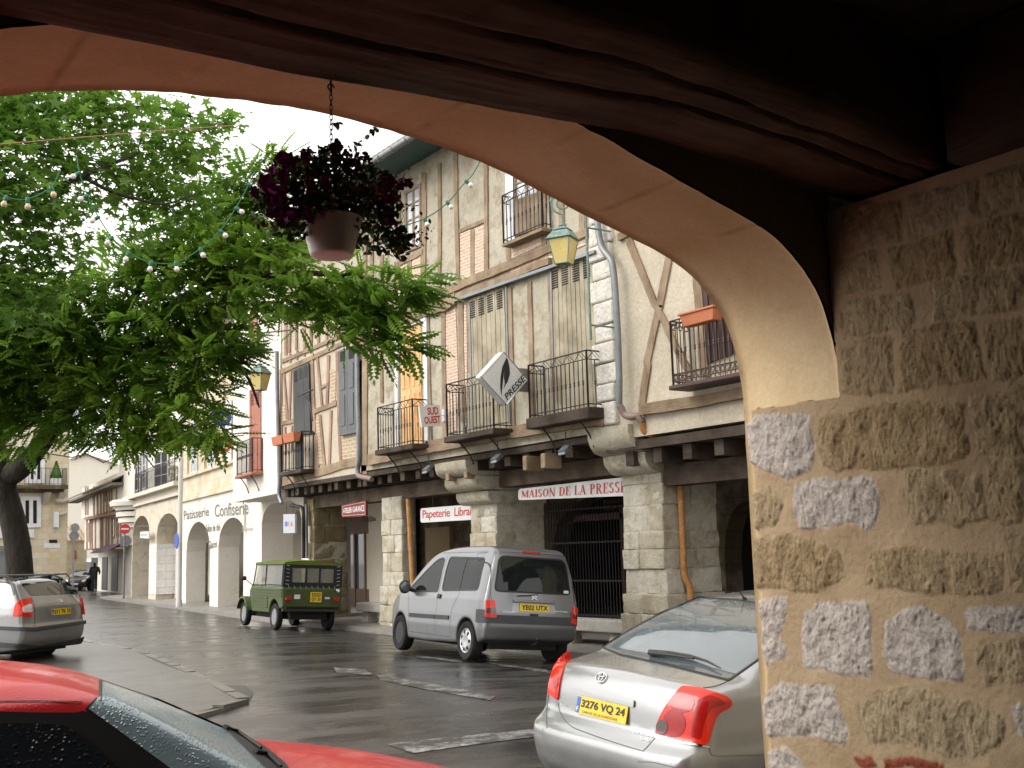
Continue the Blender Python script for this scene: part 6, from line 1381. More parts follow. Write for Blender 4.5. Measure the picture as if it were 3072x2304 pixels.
def Z5(x, y, *r): return (1560+x/2.765, 1704+y/2.765)+tuple(r)
def Z6(x, y, *r): return (x/1.7015, 1704+y/1.7015)+tuple(r)
def liftback():
    root = thing('liftback', 'silver liftback seen from behind with large red lamps, nearest car on the right', 'car')
    side = [(.16, .24, .05), (.04, .36, .06), (.0, .58, .06), (.06, .665, .03), (.095, .70, .03), (.115, .90, .1), (.19, 1.025, .06), (.58, 1.085, .05), (.98, 1.29, .3), (1.42, 1.405, .4), (1.85, 1.465, .5), (2.45, 1.48, .5), (2.95, 1.42, .3), (3.72, 1.02, .2), (4.35, .84, .3), (4.58, .62, .1), (4.6, .3, .08), (4.4, .22), (.4, .2)]
    halfw = [(0, .80), (.25, .85), (.5, .88), (.75, .878), (.93, .86), (1.03, .80), (1.12, .735), (1.4, .60), (1.5, .55)]
    plan = [(-.2, .74), (0, .845), (.1, .90), (.25, .945), (.5, .98), (.9, 1), (3.6, 1), (4.1, .95), (4.4, .86), (4.62, .7)]
    s = CarShape(4.60, 1.76, side, halfw, plan, (.98, 3.68), .32, .375, (.13, .2), .05, .07, bumper=([(.12, .22), (.02, .34), (-.035, .50), (-.03, .60), (.05, .645), (.6, .64), (.6, .25)], .885), cell=.02)
    place(root, 4.683, 5.913, -.072, 88.8, 3.2, .974, s)
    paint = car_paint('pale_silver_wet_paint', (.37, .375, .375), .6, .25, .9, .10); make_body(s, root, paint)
    gl = wet_glass('wet_rear_glass', (.10, .12, .13), .12, 75, .03)
    P = lambda name, q, mat, par=root, e=.004, r=6, n=30, m=16, dp=.012: patch(s, name, [Z5(*p) for p in q], 'cam', mat, par, e, r, n, m, dp)
    w_ = P('rear_window', [(690, 662), (900, 530), (1180, 380), (1490, 248), (1800, 270), (2110, 320), (2110, 600), (1960, 765), (1728, 928), (1200, 795), (840, 718)], gl, n=60, m=30, r=5)
    ring(s, 'window_trim', [Z5(*p) for p in [(672, 660), (890, 522), (1170, 370), (1485, 240), (1800, 262), (2130, 312), (2130, 620), (1975, 770), (1734, 940), (1200, 806), (830, 728)]], 'cam', M['seal'], w_, 4.5, .006, 5, 160)
    # lamps
    o = P('tail_lamp', [(1128, 1375, 5), (1150, 1260, 20), (1240, 1100, 20), (1345, 985, 8), (1490, 1000, 20), (1640, 1045, 20), (1725, 1075, 12), (1758, 1120, 12), (1735, 1165, 12), (1665, 1190, 14), (1620, 1240, 14), (1590, 1360, 14), (1560, 1462, 6), (1520, 1468, 5), (1340, 1435, 10)], M['red_lens'], e=.012, r=5, n=44, m=26, dp=.03)
    def disc(cx, cy, rx, ry, mat, nm, e, par=o): P(nm, [(cx+rx*math.cos(a), cy+ry*math.sin(a), 0) for a in np.linspace(0, 2*math.pi, 25)[:-1]], mat, par, e, 0, 16, 8, .006)
    disc(1352, 1125, 103, 78, M['red_lens_dark'], 'upper_reflector', .015); disc(1288, 1290, 95, 118, M['red_lens_dark'], 'lower_reflector', .015); disc(1190, 1320, 48, 64, M['smoke_lens'], 'small_reflector', .018)
    P('lamp_highlight', [(1465, 1110, 10), (1560, 1060, 12), (1650, 1090, 12), (1700, 1125, 5), (1590, 1160, 10), (1530, 1250, 10), (1500, 1420, 5), (1420, 1400, 5), (1440, 1250, 10)], M['red_lens_dark'], o, .014, 4, 20, 10, .004)
    P('lamp_foot', [(1128, 1382), (1340, 1445), (1565, 1478), (1568, 1492), (1340, 1462), (1128, 1402)], M['chrome'], o, .012, 1, 20, 4)
    o = P('tail_lamp', [(322, 1100, 5), (238, 1040, 6), (252, 930, 16), (300, 790, 16), (385, 706, 10), (425, 712, 5), (380, 790, 20), (340, 940, 20)], M['red_lens'], e=.012, r=5, n=26, m=20, dp=.03); disc(305, 950, 24, 56, M['red_lens_dark'], 'upper_reflector', .014, o)
    # bumper and boot joints
    S = lambda nm, q, wd=1.6, mat=M['seal'], par=root, e=.002: stroke(s, nm, [Z5(*p) for p in q], 'cam', mat, par, wd, e)
    S('shut_line', [(318, 1120), (340, 1210), (420, 1310), (560, 1370), (760, 1440), (1020, 1520)]); S('shut_line', [(1490, 1000), (1620, 980), (1725, 940)]); S('shut_line', [(1020, 1520), (1060, 1480), (1120, 1410)])
    S('shut_line', [(240, 1045), (222, 1200), (225, 1330)], 1.2); S('shut_line', [(1570, 1480), (1580, 1530), (1640, 1560), (2020, 1550)], 1.4); S('shut_line', [(1600, 195), (1850, 205), (2100, 215)], 1.2)
    S('shut_line', [(985, 1600), (1000, 1610), (1100, 1612), (1300, 1659)], 1.5)
    # plate housing
    b0 = P('plate_garnish', [(425, 932, 6), (560, 965, 6), (800, 1055, 8), (955, 1095, 8), (950, 1160, 5), (800, 1120, 5), (560, 1030, 5), (425, 985, 5)], paint, e=.013, r=5, n=40, m=8, dp=.012)
    q4 = [Z5(488, 1034), Z5(893, 1162), Z5(880, 1328), Z5(500, 1192)]; A, g = s.proj(q4, 'cam'); c = A.mean(0); n_ = g.mean(0); n_[1] = 0; n_ /= np.linalg.norm(n_)
    plate(root, c+n_*.012, .52, .115, '3276 VQ 24', math.atan2(n_[2], -n_[0]), True, small='GARAGE DE LA DORDOGNE')
    # round badge: three ellipses
    A, g = s.proj([Z5(680, 912)], 'cam'); c = A[0]+g[0]*.008; nn = g[0]; up = np.array([0, 0, 1.0])-nn*nn[2]; up /= np.linalg.norm(up); rt = np.cross(up, nn); mb = MB()
    for rx, ry, oy in ((.052, .036, 0), (.018, .034, 0), (.034, .014, .019)): mb.tube([c+rt*rx*math.cos(a)+up*(ry*math.sin(a)+oy) for a in np.linspace(0, 2*math.pi, 29)[:-1]], .0045, 6, close=True)
    mb.build('round_badge', M['chrome'], root, local=True, smooth=True)
    for txt, q in (('AVENSIS', [(940, 1368), (1105, 1405), (1105, 1378), (940, 1342)]), ('D-4D', [(1000, 1425), (1080, 1442), (1080, 1418), (1000, 1400)]), ('D-CAT', [(340, 1135), (398, 1158), (398, 1138), (340, 1115)])):
        A, g = s.proj([Z5(*p) for p in q], 'cam'); quad_text(txt, 'badge_text', [a+b_*.003 for a, b_ in zip(A, g)], M['chrome'], root, .003, .03, local=True)
    # wiper
    A, g = s.proj([Z5(1085, 735), Z5(1240, 765), Z5(1450, 790), Z5(1660, 850)], 'cam'); mb = MB(); mb.tube([A[0]+g[0]*.03, A[1]+g[1]*.04, A[2]+g[2]*.035], [.022, .013, .009], 8)
    A, g = s.proj([Z5(1080, 715), Z5(1250, 725), Z5(1420, 755), Z5(1560, 800), Z5(1668, 862)], 'cam'); mb.tube([A[i]+g[i]*.025 for i in range(5)], [.012, .010, .010, .008, .004], 6); mb.build('rear_wiper', M['blacktrim'], root, smooth=True, local=True)
    A, g = s.proj([Z5(1865, 265)], 'cam'); mb = MB(); mb.lathe([(.02, 0), (.018, .014), (.006, .03), (0, .2)], A[0], g[0]+np.array([-.6, 0, 0]), 12); mb.build('aerial_base', M['blacktrim'], root, local=True)
    q = [(1.12, 1.0), (1.7, 1.32), (2.4, 1.40), (2.9, 1.34), (3.5, 1.02), (3.4, .98)]
    for v in ('right', 'left'): patch(s, 'side_window', q, v, M['glass_dark'], root, .004, .04, 40, 12)
    patch(s, 'windscreen', [(-.62, 1.06), (.62, 1.06), (.5, 1.40), (-.5, 1.40)], 'front', M['glass_dark'], root, .004, .05)
    for x in (.98, 3.68):
        for sg in (1, -1): wheel(root, x, sg*.78, .32, .2, .21, M['alloy'], 'alloy', 7, side=sg)
    mb = MB(); mb.box(.3, 4.3, -.62, .62, .18, .34); mb.build('underbody', M['dark'], root, local=True)
    return root
liftback()
# ------------------------------------------------------------------ the silver estate at the left edge
def estate():
    root = thing('estate_car', 'silver grey estate car with black roof rails parked by the tree trunk', 'car')
    side = [(.16, .26), (.03, .40, .05), (.0, .62, .04), (.05, .70, .03), (.07, .98, .05), (.42, 1.40, .12), (.55, 1.44, .2), (1.4, 1.47, .4), (2.2, 1.44, .5), (2.75, 1.36, .3), (3.45, .98, .2), (4.2, .82, .3), (4.5, .6, .1), (4.5, .26), (.5, .22)]
    halfw = [(0, .80), (.3, .86), (.6, .885), (.85, .875), (.98, .835), (1.35, .66), (1.5, .58)]
    plan = [(-.2, .84), (0, .91), (.1, .945), (.3, .975), (.7, 1), (3.4, 1), (4.0, .95), (4.4, .85), (4.6, .7)]
    s = CarShape(4.52, 1.77, side, halfw, plan, (.95, 3.53), .32, .37, (.06, .2), .04, .06, cell=.028); place(root, 4.881, 21.177, .065, -38.86, 0, 1.0, s)
    paint = car_paint('grey_silver_paint', (.30, .30, .30), .5, .3, .8); make_body(s, root, paint); gl = M['glass_dark']
    P = lambda name, q, mat, par=root, e=.004, r=5, n=26, m=14, dp=.012: patch(s, name, [Z6(*p) for p in q], 'cam', mat, par, e, r, n, m, dp)
    P('rear_window', [(90, 48), (290, 38), (360, 80), (400, 132), (155, 142), (110, 85)], gl, n=40); P('side_window', [(-60, 40), (20, 45), (60, 90), (78, 130), (70, 142), (-60, 146)], gl)
    o = P('tail_lamp', [(66, 248), (75, 190), (100, 165), (158, 150), (162, 178), (166, 250)], M['red_lens'], e=.012, dp=.03); P('clear_lens', [(112, 200), (160, 182), (165, 225), (115, 228)], M['white_lens'], o, .015, 4, 10, 6, .004)
    P('tail_lamp', [(412, 148), (420, 160), (432, 238), (424, 236), (414, 190)], M['red_lens'], e=.012, r=2, n=8, m=10, dp=.03)
    P('bumper_band', [(-60, 295), (175, 305), (437, 268), (437, 285), (180, 325), (-60, 315)], M['greytrim'], e=.012, r=2, n=50, m=5); P('lower_bumper', [(-60, 375), (200, 395), (400, 360), (430, 350), (415, 385), (200, 412), (-60, 405)], M['greytrim'], e=.01, r=3, n=40, m=5)
    P('plate_recess', [(238, 200), (382, 188), (378, 245), (250, 255)], car_paint('recess_grey', (.28, .28, .28), .5, .4, .4), e=.003, dp=.01)
    A, g = s.proj([Z6(306, 222)], 'cam'); plate(root, A[0]+g[0]*.02, .52, .11, '1211 TK 33', .1)
    A, g = s.proj([Z6(313, 168)], 'cam'); mb = MB(); mb.lathe([(.0, .008), (.036, .008), (.042, 0)], A[0], g[0], 18); mb.build('round_badge', M['chrome'], root, local=True)
    for q in ([(160, 152), (175, 200), (178, 300)], [(405, 135), (415, 200), (420, 262)]): stroke(s, 'shut_line', [Z6(*p) for p in q], 'cam', M['seal'], root, 1.6, .002)
    mb = MB(); mb.tube([(.4, .60, 1.42), (.6, .60, 1.50), (2.2, .58, 1.52), (2.4, .58, 1.45)], .018, 8); mb.build('roof_rail', M['blacktrim'], root, local=True); mb = MB(); mb.tube([(.4, -.60, 1.42), (.6, -.60, 1.50), (2.2, -.58, 1.52), (2.4, -.58, 1.45)], .018, 8); mb.build('roof_rail', M['blacktrim'], root, local=True)
    for x in (.95, 3.53):
        for sg in (1, -1): wheel(root, x, sg*.78, .32, .2, .20, M['alloy'], 'alloy', 5, side=sg)
    mb = MB(); mb.box(.3, 4.2, -.62, .62, .18, .36); mb.build('underbody', M['dark'], root, local=True)
estate()
# ------------------------------------------------------------------ the red hatchback in the foreground
def redcar():
    root = thing('hatchback', 'rain wet bright red hatchback in the bottom left foreground', 'car')
    L = 4.08; r0 = 2.12
    side = [(.1, .26), (.0, .5, .05), (.05, .95, .1), (.30, 1.34, .1), (.55, 1.45, .15), (1.2, 1.49, .4), (1.85, 1.465, .4), (r0+.05, 1.40, .16), (2.86, 1.055, .05), (2.93, 1.045, .05), (3.35, .97, .3), (3.85, .83, .2), (4.02, .70, .1), (4.06, .3), (.5, .22)]
    halfw = [(0, .76), (.3, .82), (.6, .84), (.85, .825), (.95, .79), (1.36, .585), (1.42, .50), (1.48, .32), (1.5, .25)]
    plan = [(-.2, .8), (0, .88), (.2, .95), (.7, 1), (2.9, 1), (3.6, .95), (3.9, .86), (4.1, .7)]
    s = CarShape(L, 1.68, side, halfw, plan, (.65, 3.2), .30, .35, (.08, .32), .06, .05, cell=.022); place(root, -.949, 4.996, -.1, 98.5, 0, 1.0, s)
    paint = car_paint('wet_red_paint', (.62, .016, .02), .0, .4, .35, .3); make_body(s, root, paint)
    gl = wet_glass('wet_windscreen', (.26, .36, .40), .9, 85, .18)
    P = lambda name, q, mat, par=root, e=.004, r=5, n=30, m=14, dp=.012: patch(s, name, [Z6(*p) for p in q], 'cam', mat, par, e, r, n, m, dp)
    F_ = lambda name, q, mat, par=root, e=.004, r=.05, n=34, m=20, dp=.012: patch(s, name, q, 'top', mat, par, e, r, n, m, dp)
    P('windscreen_frame', [(432, 722, 3), (498, 655, 6), (510, 600, 6), (500, 570, 3), (800, 668), (1145, 815), (1290, 930), (1460, 1095), (930, 1095)], M['seal'], e=.004, n=60, m=30); P('windscreen', [(452, 722, 3), (512, 660, 6), (524, 610, 6), (518, 588, 3), (800, 686), (1130, 828), (1270, 945), (1420, 1095), (965, 1095)], gl, e=.009, n=60, m=30)
    fr_ = P('door_frame', [(-160, 732), (200, 741), (400, 741, 8), (428, 728, 2), (640, 850), (968, 1085), (-160, 1090)], M['seal'], e=.008, n=60, m=26); P('side_window', [(-160, 800), (250, 800), (345, 815, 20), (450, 890), (560, 985), (660, 1085), (-160, 1088)], wet_glass('wet_side_glass', (.015, .02, .025), .6, 60, .05), fr_, e=.014, n=40, m=20)
    stroke(s, 'roof_gutter', [Z6(-60, 684), Z6(200, 681), Z6(420, 687)], 'cam', M['seal'], root, 3.5, .003)
    P('cowl_panel', [(1128, 822, 2), (1190, 838), (1250, 868), (1360, 940), (1450, 1010), (1510, 1095), (1410, 1095), (1300, 985), (1200, 890)], M['blacktrim'], e=.014, n=40, m=8)
    stroke(s, 'bonnet_line', [Z6(1232, 852), Z6(1340, 912), Z6(1430, 985), Z6(1500, 1070)], 'cam', M['seal'], root, 4, .004)
    for q in ([(1135, 838), (1200, 858), (1320, 945)], [(1290, 960), (1350, 975), (1420, 1040)]):
        A, g = s.proj([Z6(*p) for p in q], 'cam'); mb = MB(); mb.tube([A[i]+g[i]*.022 for i in range(3)], [.011, .008, .006], 6); mb.build('wiper', M['blacktrim'], root, local=True)
    for sy in (-1, 1): mb = MB(); mb.sphere((2.5, sy*.93, .98), .09, 12, 8, (.7, 1.1, .9)); mb.build('wing_mirror', paint, root, smooth=True, local=True)
    for x in (.65, 3.2):
        for sg in (1, -1): wheel(root, x, sg*.74, .30, .18, .19, M['alloy'], 'alloy', 5, side=sg)
    mb = MB(); mb.box(.3, 3.8, -.6, .6, .18, .34); mb.build('underbody', M['dark'], root, local=True)
redcar()
# ------------------------------------------------------------------ the green canvas topped utility car
def utility():
    root = thing('open_utility_car', 'boxy green ribbed utility car with a canvas hood and clear plastic curtains', 'car')
    side = [(.05, .50, .02), (.0, .56, .02), (.0, .98, .02), (.06, 1.0, .01), (2.30, 1.0, .05), (2.42, 1.02, .03), (3.25, .86, .12), (3.40, .70, .08), (3.38, .50), (3.1, .45), (2.4, .38), (.9, .38), (.3, .50)]
    halfw = [(0, .66), (.5, .70), (.98, .735), (1.05, .735)]; plan = [(-.2, .97), (0, .985), (.1, 1), (2.3, 1), (2.5, .93), (3.0, .78), (3.4, .62)]
    s = CarShape(3.42, 1.47, side, halfw, plan, (.60, 3.0), .30, .40, (.01, .1), .01, .02, cell=.025); place(root, 11.42, 24.951, .03, 4.8, 3.4, 1.02, s)
    gm_ = mottled('faded_olive_green_plastic', (.055, .078, .022), (.085, .112, .036), 4, .5, .2, .002, kind='obj', spec=.4); make_body(s, root, gm_)
    for v, sy in (('left', 1), ('right', -1)):
        for k in range(7):
            z = .50+k*.068; x0 = 1.06 if z < .75 else .03; patch(s, 'side_rib', [(x0, z), (2.30, z), (2.30, z+.03), (x0, z+.03)], v, gm_, root, .024, .006, 30, 3, .03)
        stroke(s, 'shut_line', [(1.32, .45), (1.35, .85), (1.55, 1.0)], v, M['seal'], root, .012, .016); stroke(s, 'shut_line', [(2.3, .42), (2.32, 1.0)], v, M['seal'], root, .012, .016)
        pts = [(2.98+.43*math.cos(a), .30+.43*math.sin(a)) for a in np.linspace(.25, 2.9, 14)]; mb = MB(); P0 = [(x, sy*.60, z) for x, z in pts]; P1 = [(x, sy*.76, z) for x, z in pts]; P2 = [(x, sy*.765, z-.05) for x, z in pts]; mb.sheet([P0, P1, P2]); mb.build('front_wing', gm_, root, local=True)
    canv = mottled('olive_canvas', (.10, .135, .018), (.15, .185, .03), 5, .8, .4, .004, kind='obj', spec=.2); blk = mottled('black_vinyl', (.012, .014, .018), (.022, .025, .03), 6, .45, .2, .002, kind='obj')
    film = glassy('clear_plastic_curtain', (.80, .80, .74), .45, .12, (.30, .30, .27))
    # canopy
    G = []
    for x in np.linspace(.0, 2.22, 16):
        row = []
        for y in np.linspace(-.70, .70, 15): row.append((x, y, 1.63-.05*(y/.7)**2-.03*((x-1.1)/1.1)**2+.004*math.sin(x*19)))
        G.append([(x, -.70, 1.50)]+row+[(x, .70, 1.50)])
    mb = MB(); mb.sheet(G); mb.add([(0, y, z) for y, z in ((-.70, 1.50), (.70, 1.50), (.70, 1.55), (0, 1.60), (-.70, 1.55))], [(0, 1, 2, 3, 4)]); mb.build('canvas_roof', canv, root, smooth=True, local=True)
    # rear curtain: black frame with three clear panes
    mb = MB(); X0 = .015
    def rc(y0, y1, z0, z1, x=X0, t=.008): mb.box(x, x+t, y0, y1, z0, z1)
    pan = [(-.50, -.19, 1.10, 1.42), (-.14, .14, 1.10, 1.42), (.19, .50, 1.10, 1.42)]
    rc(-.69, .69, .98, 1.10); rc(-.69, .69, 1.42, 1.53); rc(-.69, -.50, 1.10, 1.42); rc(-.19, -.14, 1.10, 1.42); rc(.14, .19, 1.10, 1.42); rc(.50, .69, 1.10, 1.42); cu = mb.build('rear_curtain', blk, root, local=True)
    for p in pan: mb = MB(); mb.box(X0+.002, X0+.004, *p); mb.build('clear_pane', film, cu, local=True)
    mb = MB()
    for sy in (-1, 1):
        for k in range(6): z = 1.06+k*.085; mb.tube([(X0-.01, sy*.66, z), (X0-.015, sy*.58, z-.015)], .006, 4)
    for k in range(9): y = -.56+k*.14; mb.tube([(X0-.01, y, .96), (X0-.012, y+.03, 1.02)], .006, 4)
    mb.build('lacing', plain('pale_cord', (.5, .5, .48), .7), cu, local=True)
    for sy in (-1, 1):
        mb = MB(); y = sy*.70; mb.add([(X0, y, 1.0), (1.32, y, 1.0), (1.32, y*.97, 1.52), (X0, y*.97, 1.52)], [(0, 1, 2, 3)]); c2 = mb.build('side_curtain', film, root, local=True)
        mb = MB(); mb.add([(1.38, y, 1.0), (2.28, y, 1.0), (2.12, y*.97, 1.50), (1.38, y*.97, 1.52)], [(0, 1, 2, 3)]); mb.build('side_curtain', film, root, local=True)
        mb = MB()
        for a, b_ in (((X0, 1.0), (X0, 1.52)), ((.10, 1.0), (.10, 1.52)), ((1.34, 1.0), (1.36, 1.52)), ((2.30, 1.0), (2.14, 1.54)), ((X0, 1.03), (1.34, 1.03)), ((X0, 1.50), (2.14, 1.50)), ((1.36, 1.02), (2.3, 1.02))): mb.tube([(a[0], y*1.005, a[1]), (b_[0], y*.985, b_[1])], .022 if a[0] < .2 and b_[0] < .2 else .014, 6)
        mb.build('curtain_frame', blk, root, local=True)
    mb = MB(); mb.add([(2.32, -.66, 1.02), (2.32, .66, 1.02), (2.15, .62, 1.52), (2.15, -.62, 1.52)], [(0, 1, 2, 3)]); mb.build('windscreen', film, root, local=True)
    mb = MB()
    for y0, y1 in ((-.7, -.62), (.62, .7)): mb.tube([(.03, y0, .5), (.03, y0, .98)], .02, 4)
    for k in range(6): z = .56+k*.07; mb.box(-.012, .0, -.66, .66, z, z+.025)
    mb.build('tailgate_rib', gm_, root, local=True)
    mb = MB(); mb.box(-.05, .05, -.70, .70, .44, .50); mb.build('bumper', M['blacktrim'], root, local=True)
    for sy in (-1, 1):
        mb = MB(); mb.box(-.06, -.01, sy*.58-.07, sy*.58+.07, .68, .77); bevel(mb.build('tail_lamp', M['red_lens_dark'], root, local=True), .015, 2)
    mb = MB(); mb.lathe([(.05, 0), (.045, .03), (0, .04)], (-.02, -.60, .93), (-1, 0, 0), 14); mb.build('fuel_cap', M['chrome'], root, local=True)
    plate(root, (-.03, -.08, .77), .275, .23, '', 0, False, two=('5520', 'QY 33'))
    for y0, y1, z0 in ((.30, .44, .72), (-.42, -.30, .73)): mb = MB(); mb.box(-.022, -.016, y0, y1, z0, z0+.10 if y0 > 0 else z0+.04); mb.build('sticker', M['white_paint'], root, local=True)
    mb = MB(); mb.tube([(2.25, .72, 1.0), (2.3, .92, 1.15)], .01, 5); mb.sphere((2.28, .95, 1.17), .07, 10, 6, (.4, 1, .8)); mb.build('wing_mirror', M['iron'], root, local=True)
    simple_interior(root, 3.3, 1.3, .42, (1.2,), 1.18, 'seat')
    for x in (.60, 3.0):
        for sg in (1, -1): wheel(root, x, sg*.63, .30, .135, .19, M['steel_wheel'], 'steel', side=sg)
    mb = MB(); mb.box(.2, 3.1, -.45, .45, .25, .45); mb.build('underbody', M['dark'], root, local=True)
utility()
# ------------------------------------------------------------------ far vehicles
def far_car(name, label, x, y, heading, sc, paintc, side, L, W, hz, glass_s, glass_r, front=True):
    root = thing(name, label, 'van' if 'van' in name else 'car'); s = CarShape(L, W, side, hz, [(-.2, .85), (0, .92), (.2, .98), (.6, 1), (L-.8, 1), (L-.3, .93), (L, .78)], (.8, L-.85), .31, .36, (.06, .15), .04, .06, cell=.04)
    place(root, x, y, float(gz(x, y))+.03, heading, 0, sc, s); make_body(s, root, car_paint(name+'_paint', paintc, .2, .3, .7))
    for v in ('left', 'right'): patch(s, 'side_window', glass_s, v, M['glass_dark'], root, .006, .05)
    patch(s, 'windscreen', glass_r, 'front', M['glass_dark'], root, .006, .05)
    for sy in (-1, 1): patch(s, 'headlight', [(sy*.45, .62), (sy*.70, .62), (sy*.72, .78), (sy*.5, .75)], 'front', M['white_lens'], root, .008, .02)
    patch(s, 'number_plate', [(-.26, .42), (.26, .42), (.26, .53), (-.26, .53)], 'front', M['white_paint'], root, .008, .005)
    for xx in (.8, L-.85):
        for sg in (1, -1): wheel(root, xx, sg*(W/2-.1), .31, .19, .2, M['alloy'], 'steel', side=sg)
    return root
hw_ = [(0, .76), (.4, .83), (.85, .82), (.95, .78), (1.4, .58)]
far_car('dark_hatchback', 'dark blue hatchback facing us on the far crossing', *onZ(285, 1768, 0)[:2], 215, 1.0, (.02, .022, .035), [(.05, .3), (0, .6), (.1, 1.0), (.5, 1.38, .2), (1.9, 1.42, .5), (2.3, 1.36, .3), (3.0, .98, .2), (3.7, .8, .3), (3.8, .5), (3.75, .25)], 3.8, 1.66, hw_, [(.6, .98), (.8, 1.28), (2.2, 1.30), (2.8, .98)], [(-.6, .98), (.6, .98), (.5, 1.3), (-.5, 1.3)])
far_car('white_van', 'white van waiting behind the dark blue hatchback', *onZ(232, 1757, 0)[:2], 190, 1.15, (.75, .77, .80), [(.05, .35), (0, .6), (.02, 1.8, .1), (.15, 1.95, .1), (3.0, 1.98, .3), (3.4, 1.85, .2), (4.1, 1.12, .2), (4.7, .95, .2), (4.8, .5), (4.7, .3)], 4.8, 1.9, [(0, .85), (.5, .94), (1.1, .93), (1.9, .85), (2.0, .82)], [(3.0, 1.1), (3.05, 1.65), (3.5, 1.62), (4.0, 1.12)], [(-.8, 1.15), (.8, 1.15), (.72, 1.72), (-.72, 1.72)])
# ================================================================== SIGNS
Rd = plain('sign_red', (.55, .035, .03), .5); Sw = mottled('sign_white', (.72, .72, .70), (.80, .80, .78), 3, .45, 0); Bk = plain('sign_black', (.02, .02, .022), .5)
def board(name, label, cat, q, th_, mat, nrm, group=None, r=0.0):
    """flat board from world quad bl, br, tr, tl with thickness along nrm"""
    q = [np.array(p, float) for p in q]; c = sum(q)/4; t = thing(name, label, cat, tuple(c), 0, group); nrm = np.array(nrm, float); nrm /= np.linalg.norm(nrm)
    P = q
    if r:
        P = []
        for i in range(4):
            p, a, c_ = q[i], q[i-1], q[(i+1) % 4]; la, lc = np.linalg.norm(a-p), np.linalg.norm(c_-p); s_, e = p+(a-p)/la*r, p+(c_-p)/lc*r
            for k in range(6): u = k/5; P.append(s_*(1-u)**2+2*p*u*(1-u)+e*u*u)
    mb = MB(); mb.prism([p-nrm*th_/2 for p in P], [p+nrm*th_/2 for p in P]); mb.build('panel', mat, t); return t, q, nrm
def inq(q, u0, u1, v0, v1):
    bl, br, tr, tl = q; f = lambda u, v: (bl*(1-u)+br*u)*(1-v)+(tl*(1-u)+tr*u)*v
    return [f(u0, v0), f(u1, v0), f(u1, v1), f(u0, v1)]
# diamond newsagent sign, stands out from the wall, faces us
ys = onX(*Z8(1400, 660), 12.3)[1]; fy = lambda x, y: onY(*Z8(x, y), ys)
L_, T_, R_c, B_ = fy(972, 640), fy(1168, 425), fy(1378, 665), fy(1195, 882)
t, q, nn = board('newsagent_sign', 'white diamond shaped lightbox sign with black quill reading PRESSE', 'sign', [L_, B_, R_c, T_], .16, Sw, (0, -1, 0), r=.07)
mb = MB(); qq = [L_, B_, R_c, T_]; c = sum(qq)/4
for i in range(4): a, b2 = qq[i]*.96+c*.04, qq[(i+1) % 4]*.96+c*.04; mb.tube([a+np.array([0, -.082, 0]), b2+np.array([0, -.082, 0])], .012, 6); mb.tube([a+np.array([0, .082, 0]), b2+np.array([0, .082, 0])], .012, 6)
mb.build('aluminium_edge', M['chrome'], t)
def flat(pts, yoff, name, mat, par): mb = MB(); mb.prism([onY(*Z8(*p), ys)+np.array([0, -.083, 0]) for p in pts], [onY(*Z8(*p), ys)+np.array([0, -.083-yoff, 0]) for p in pts]); return mb.build(name, mat, par)
flat([(1196, 480), (1208, 510), (1220, 570), (1222, 620), (1208, 668), (1200, 690), (1188, 705), (1168, 745), (1180, 700), (1172, 640), (1180, 560)], .004, 'quill', Bk, t)
flat([(1194, 484), (1160, 560), (1145, 640), (1142, 720), (1152, 800), (1158, 740), (1168, 640), (1182, 545)], .004, 'quill', Bk, t)
quad_text('PRESSE', 'lettering', [onY(*Z8(*p), ys)+np.array([0, -.088, 0]) for p in ((1200, 838), (1352, 672), (1328, 622), (1176, 788))], Bk, t, 0, .02)
mb = MB(); a, b2 = onY(*Z8(1300, 565), ys), onY(*Z8(1330, 760), ys); mb.box(a[0], 12.3, ys-.03, ys+.03, b2[2], a[2]); mb.build('wall_bracket', M['zinc'], t)
# small newspaper sign
ys2 = onX(*Z8(712, 950), 12.3)[1]; f2 = lambda x, y: onY(*Z8(x, y), ys2)
t, q, nn = board('newspaper_sign', 'small white square sign with red letters SUD OUEST', 'sign', [f2(508, 1055), f2(672, 1042), f2(657, 868), f2(486, 880)], .05, Sw, (0, -1, 0))
for tx, v0, v1, u0, u1 in (('SUD', .54, .90, .36, .90), ('OUEST', .13, .48, .16, .96)): quad_text(tx, 'lettering', inq([p+np.array([0, -.028, 0]) for p in q], u0, u1, v0, v1), Rd, t, .001, .028, .95)
mb = MB(); a = f2(672, 955); mb.tube([a, (12.3, ys2, a[2])], .012, 6); mb.box(12.24, 12.31, ys2-.05, ys2+.05, a[2]-.13, a[2]+.13); mb.build('wall_bracket', M['white_paint'], t)
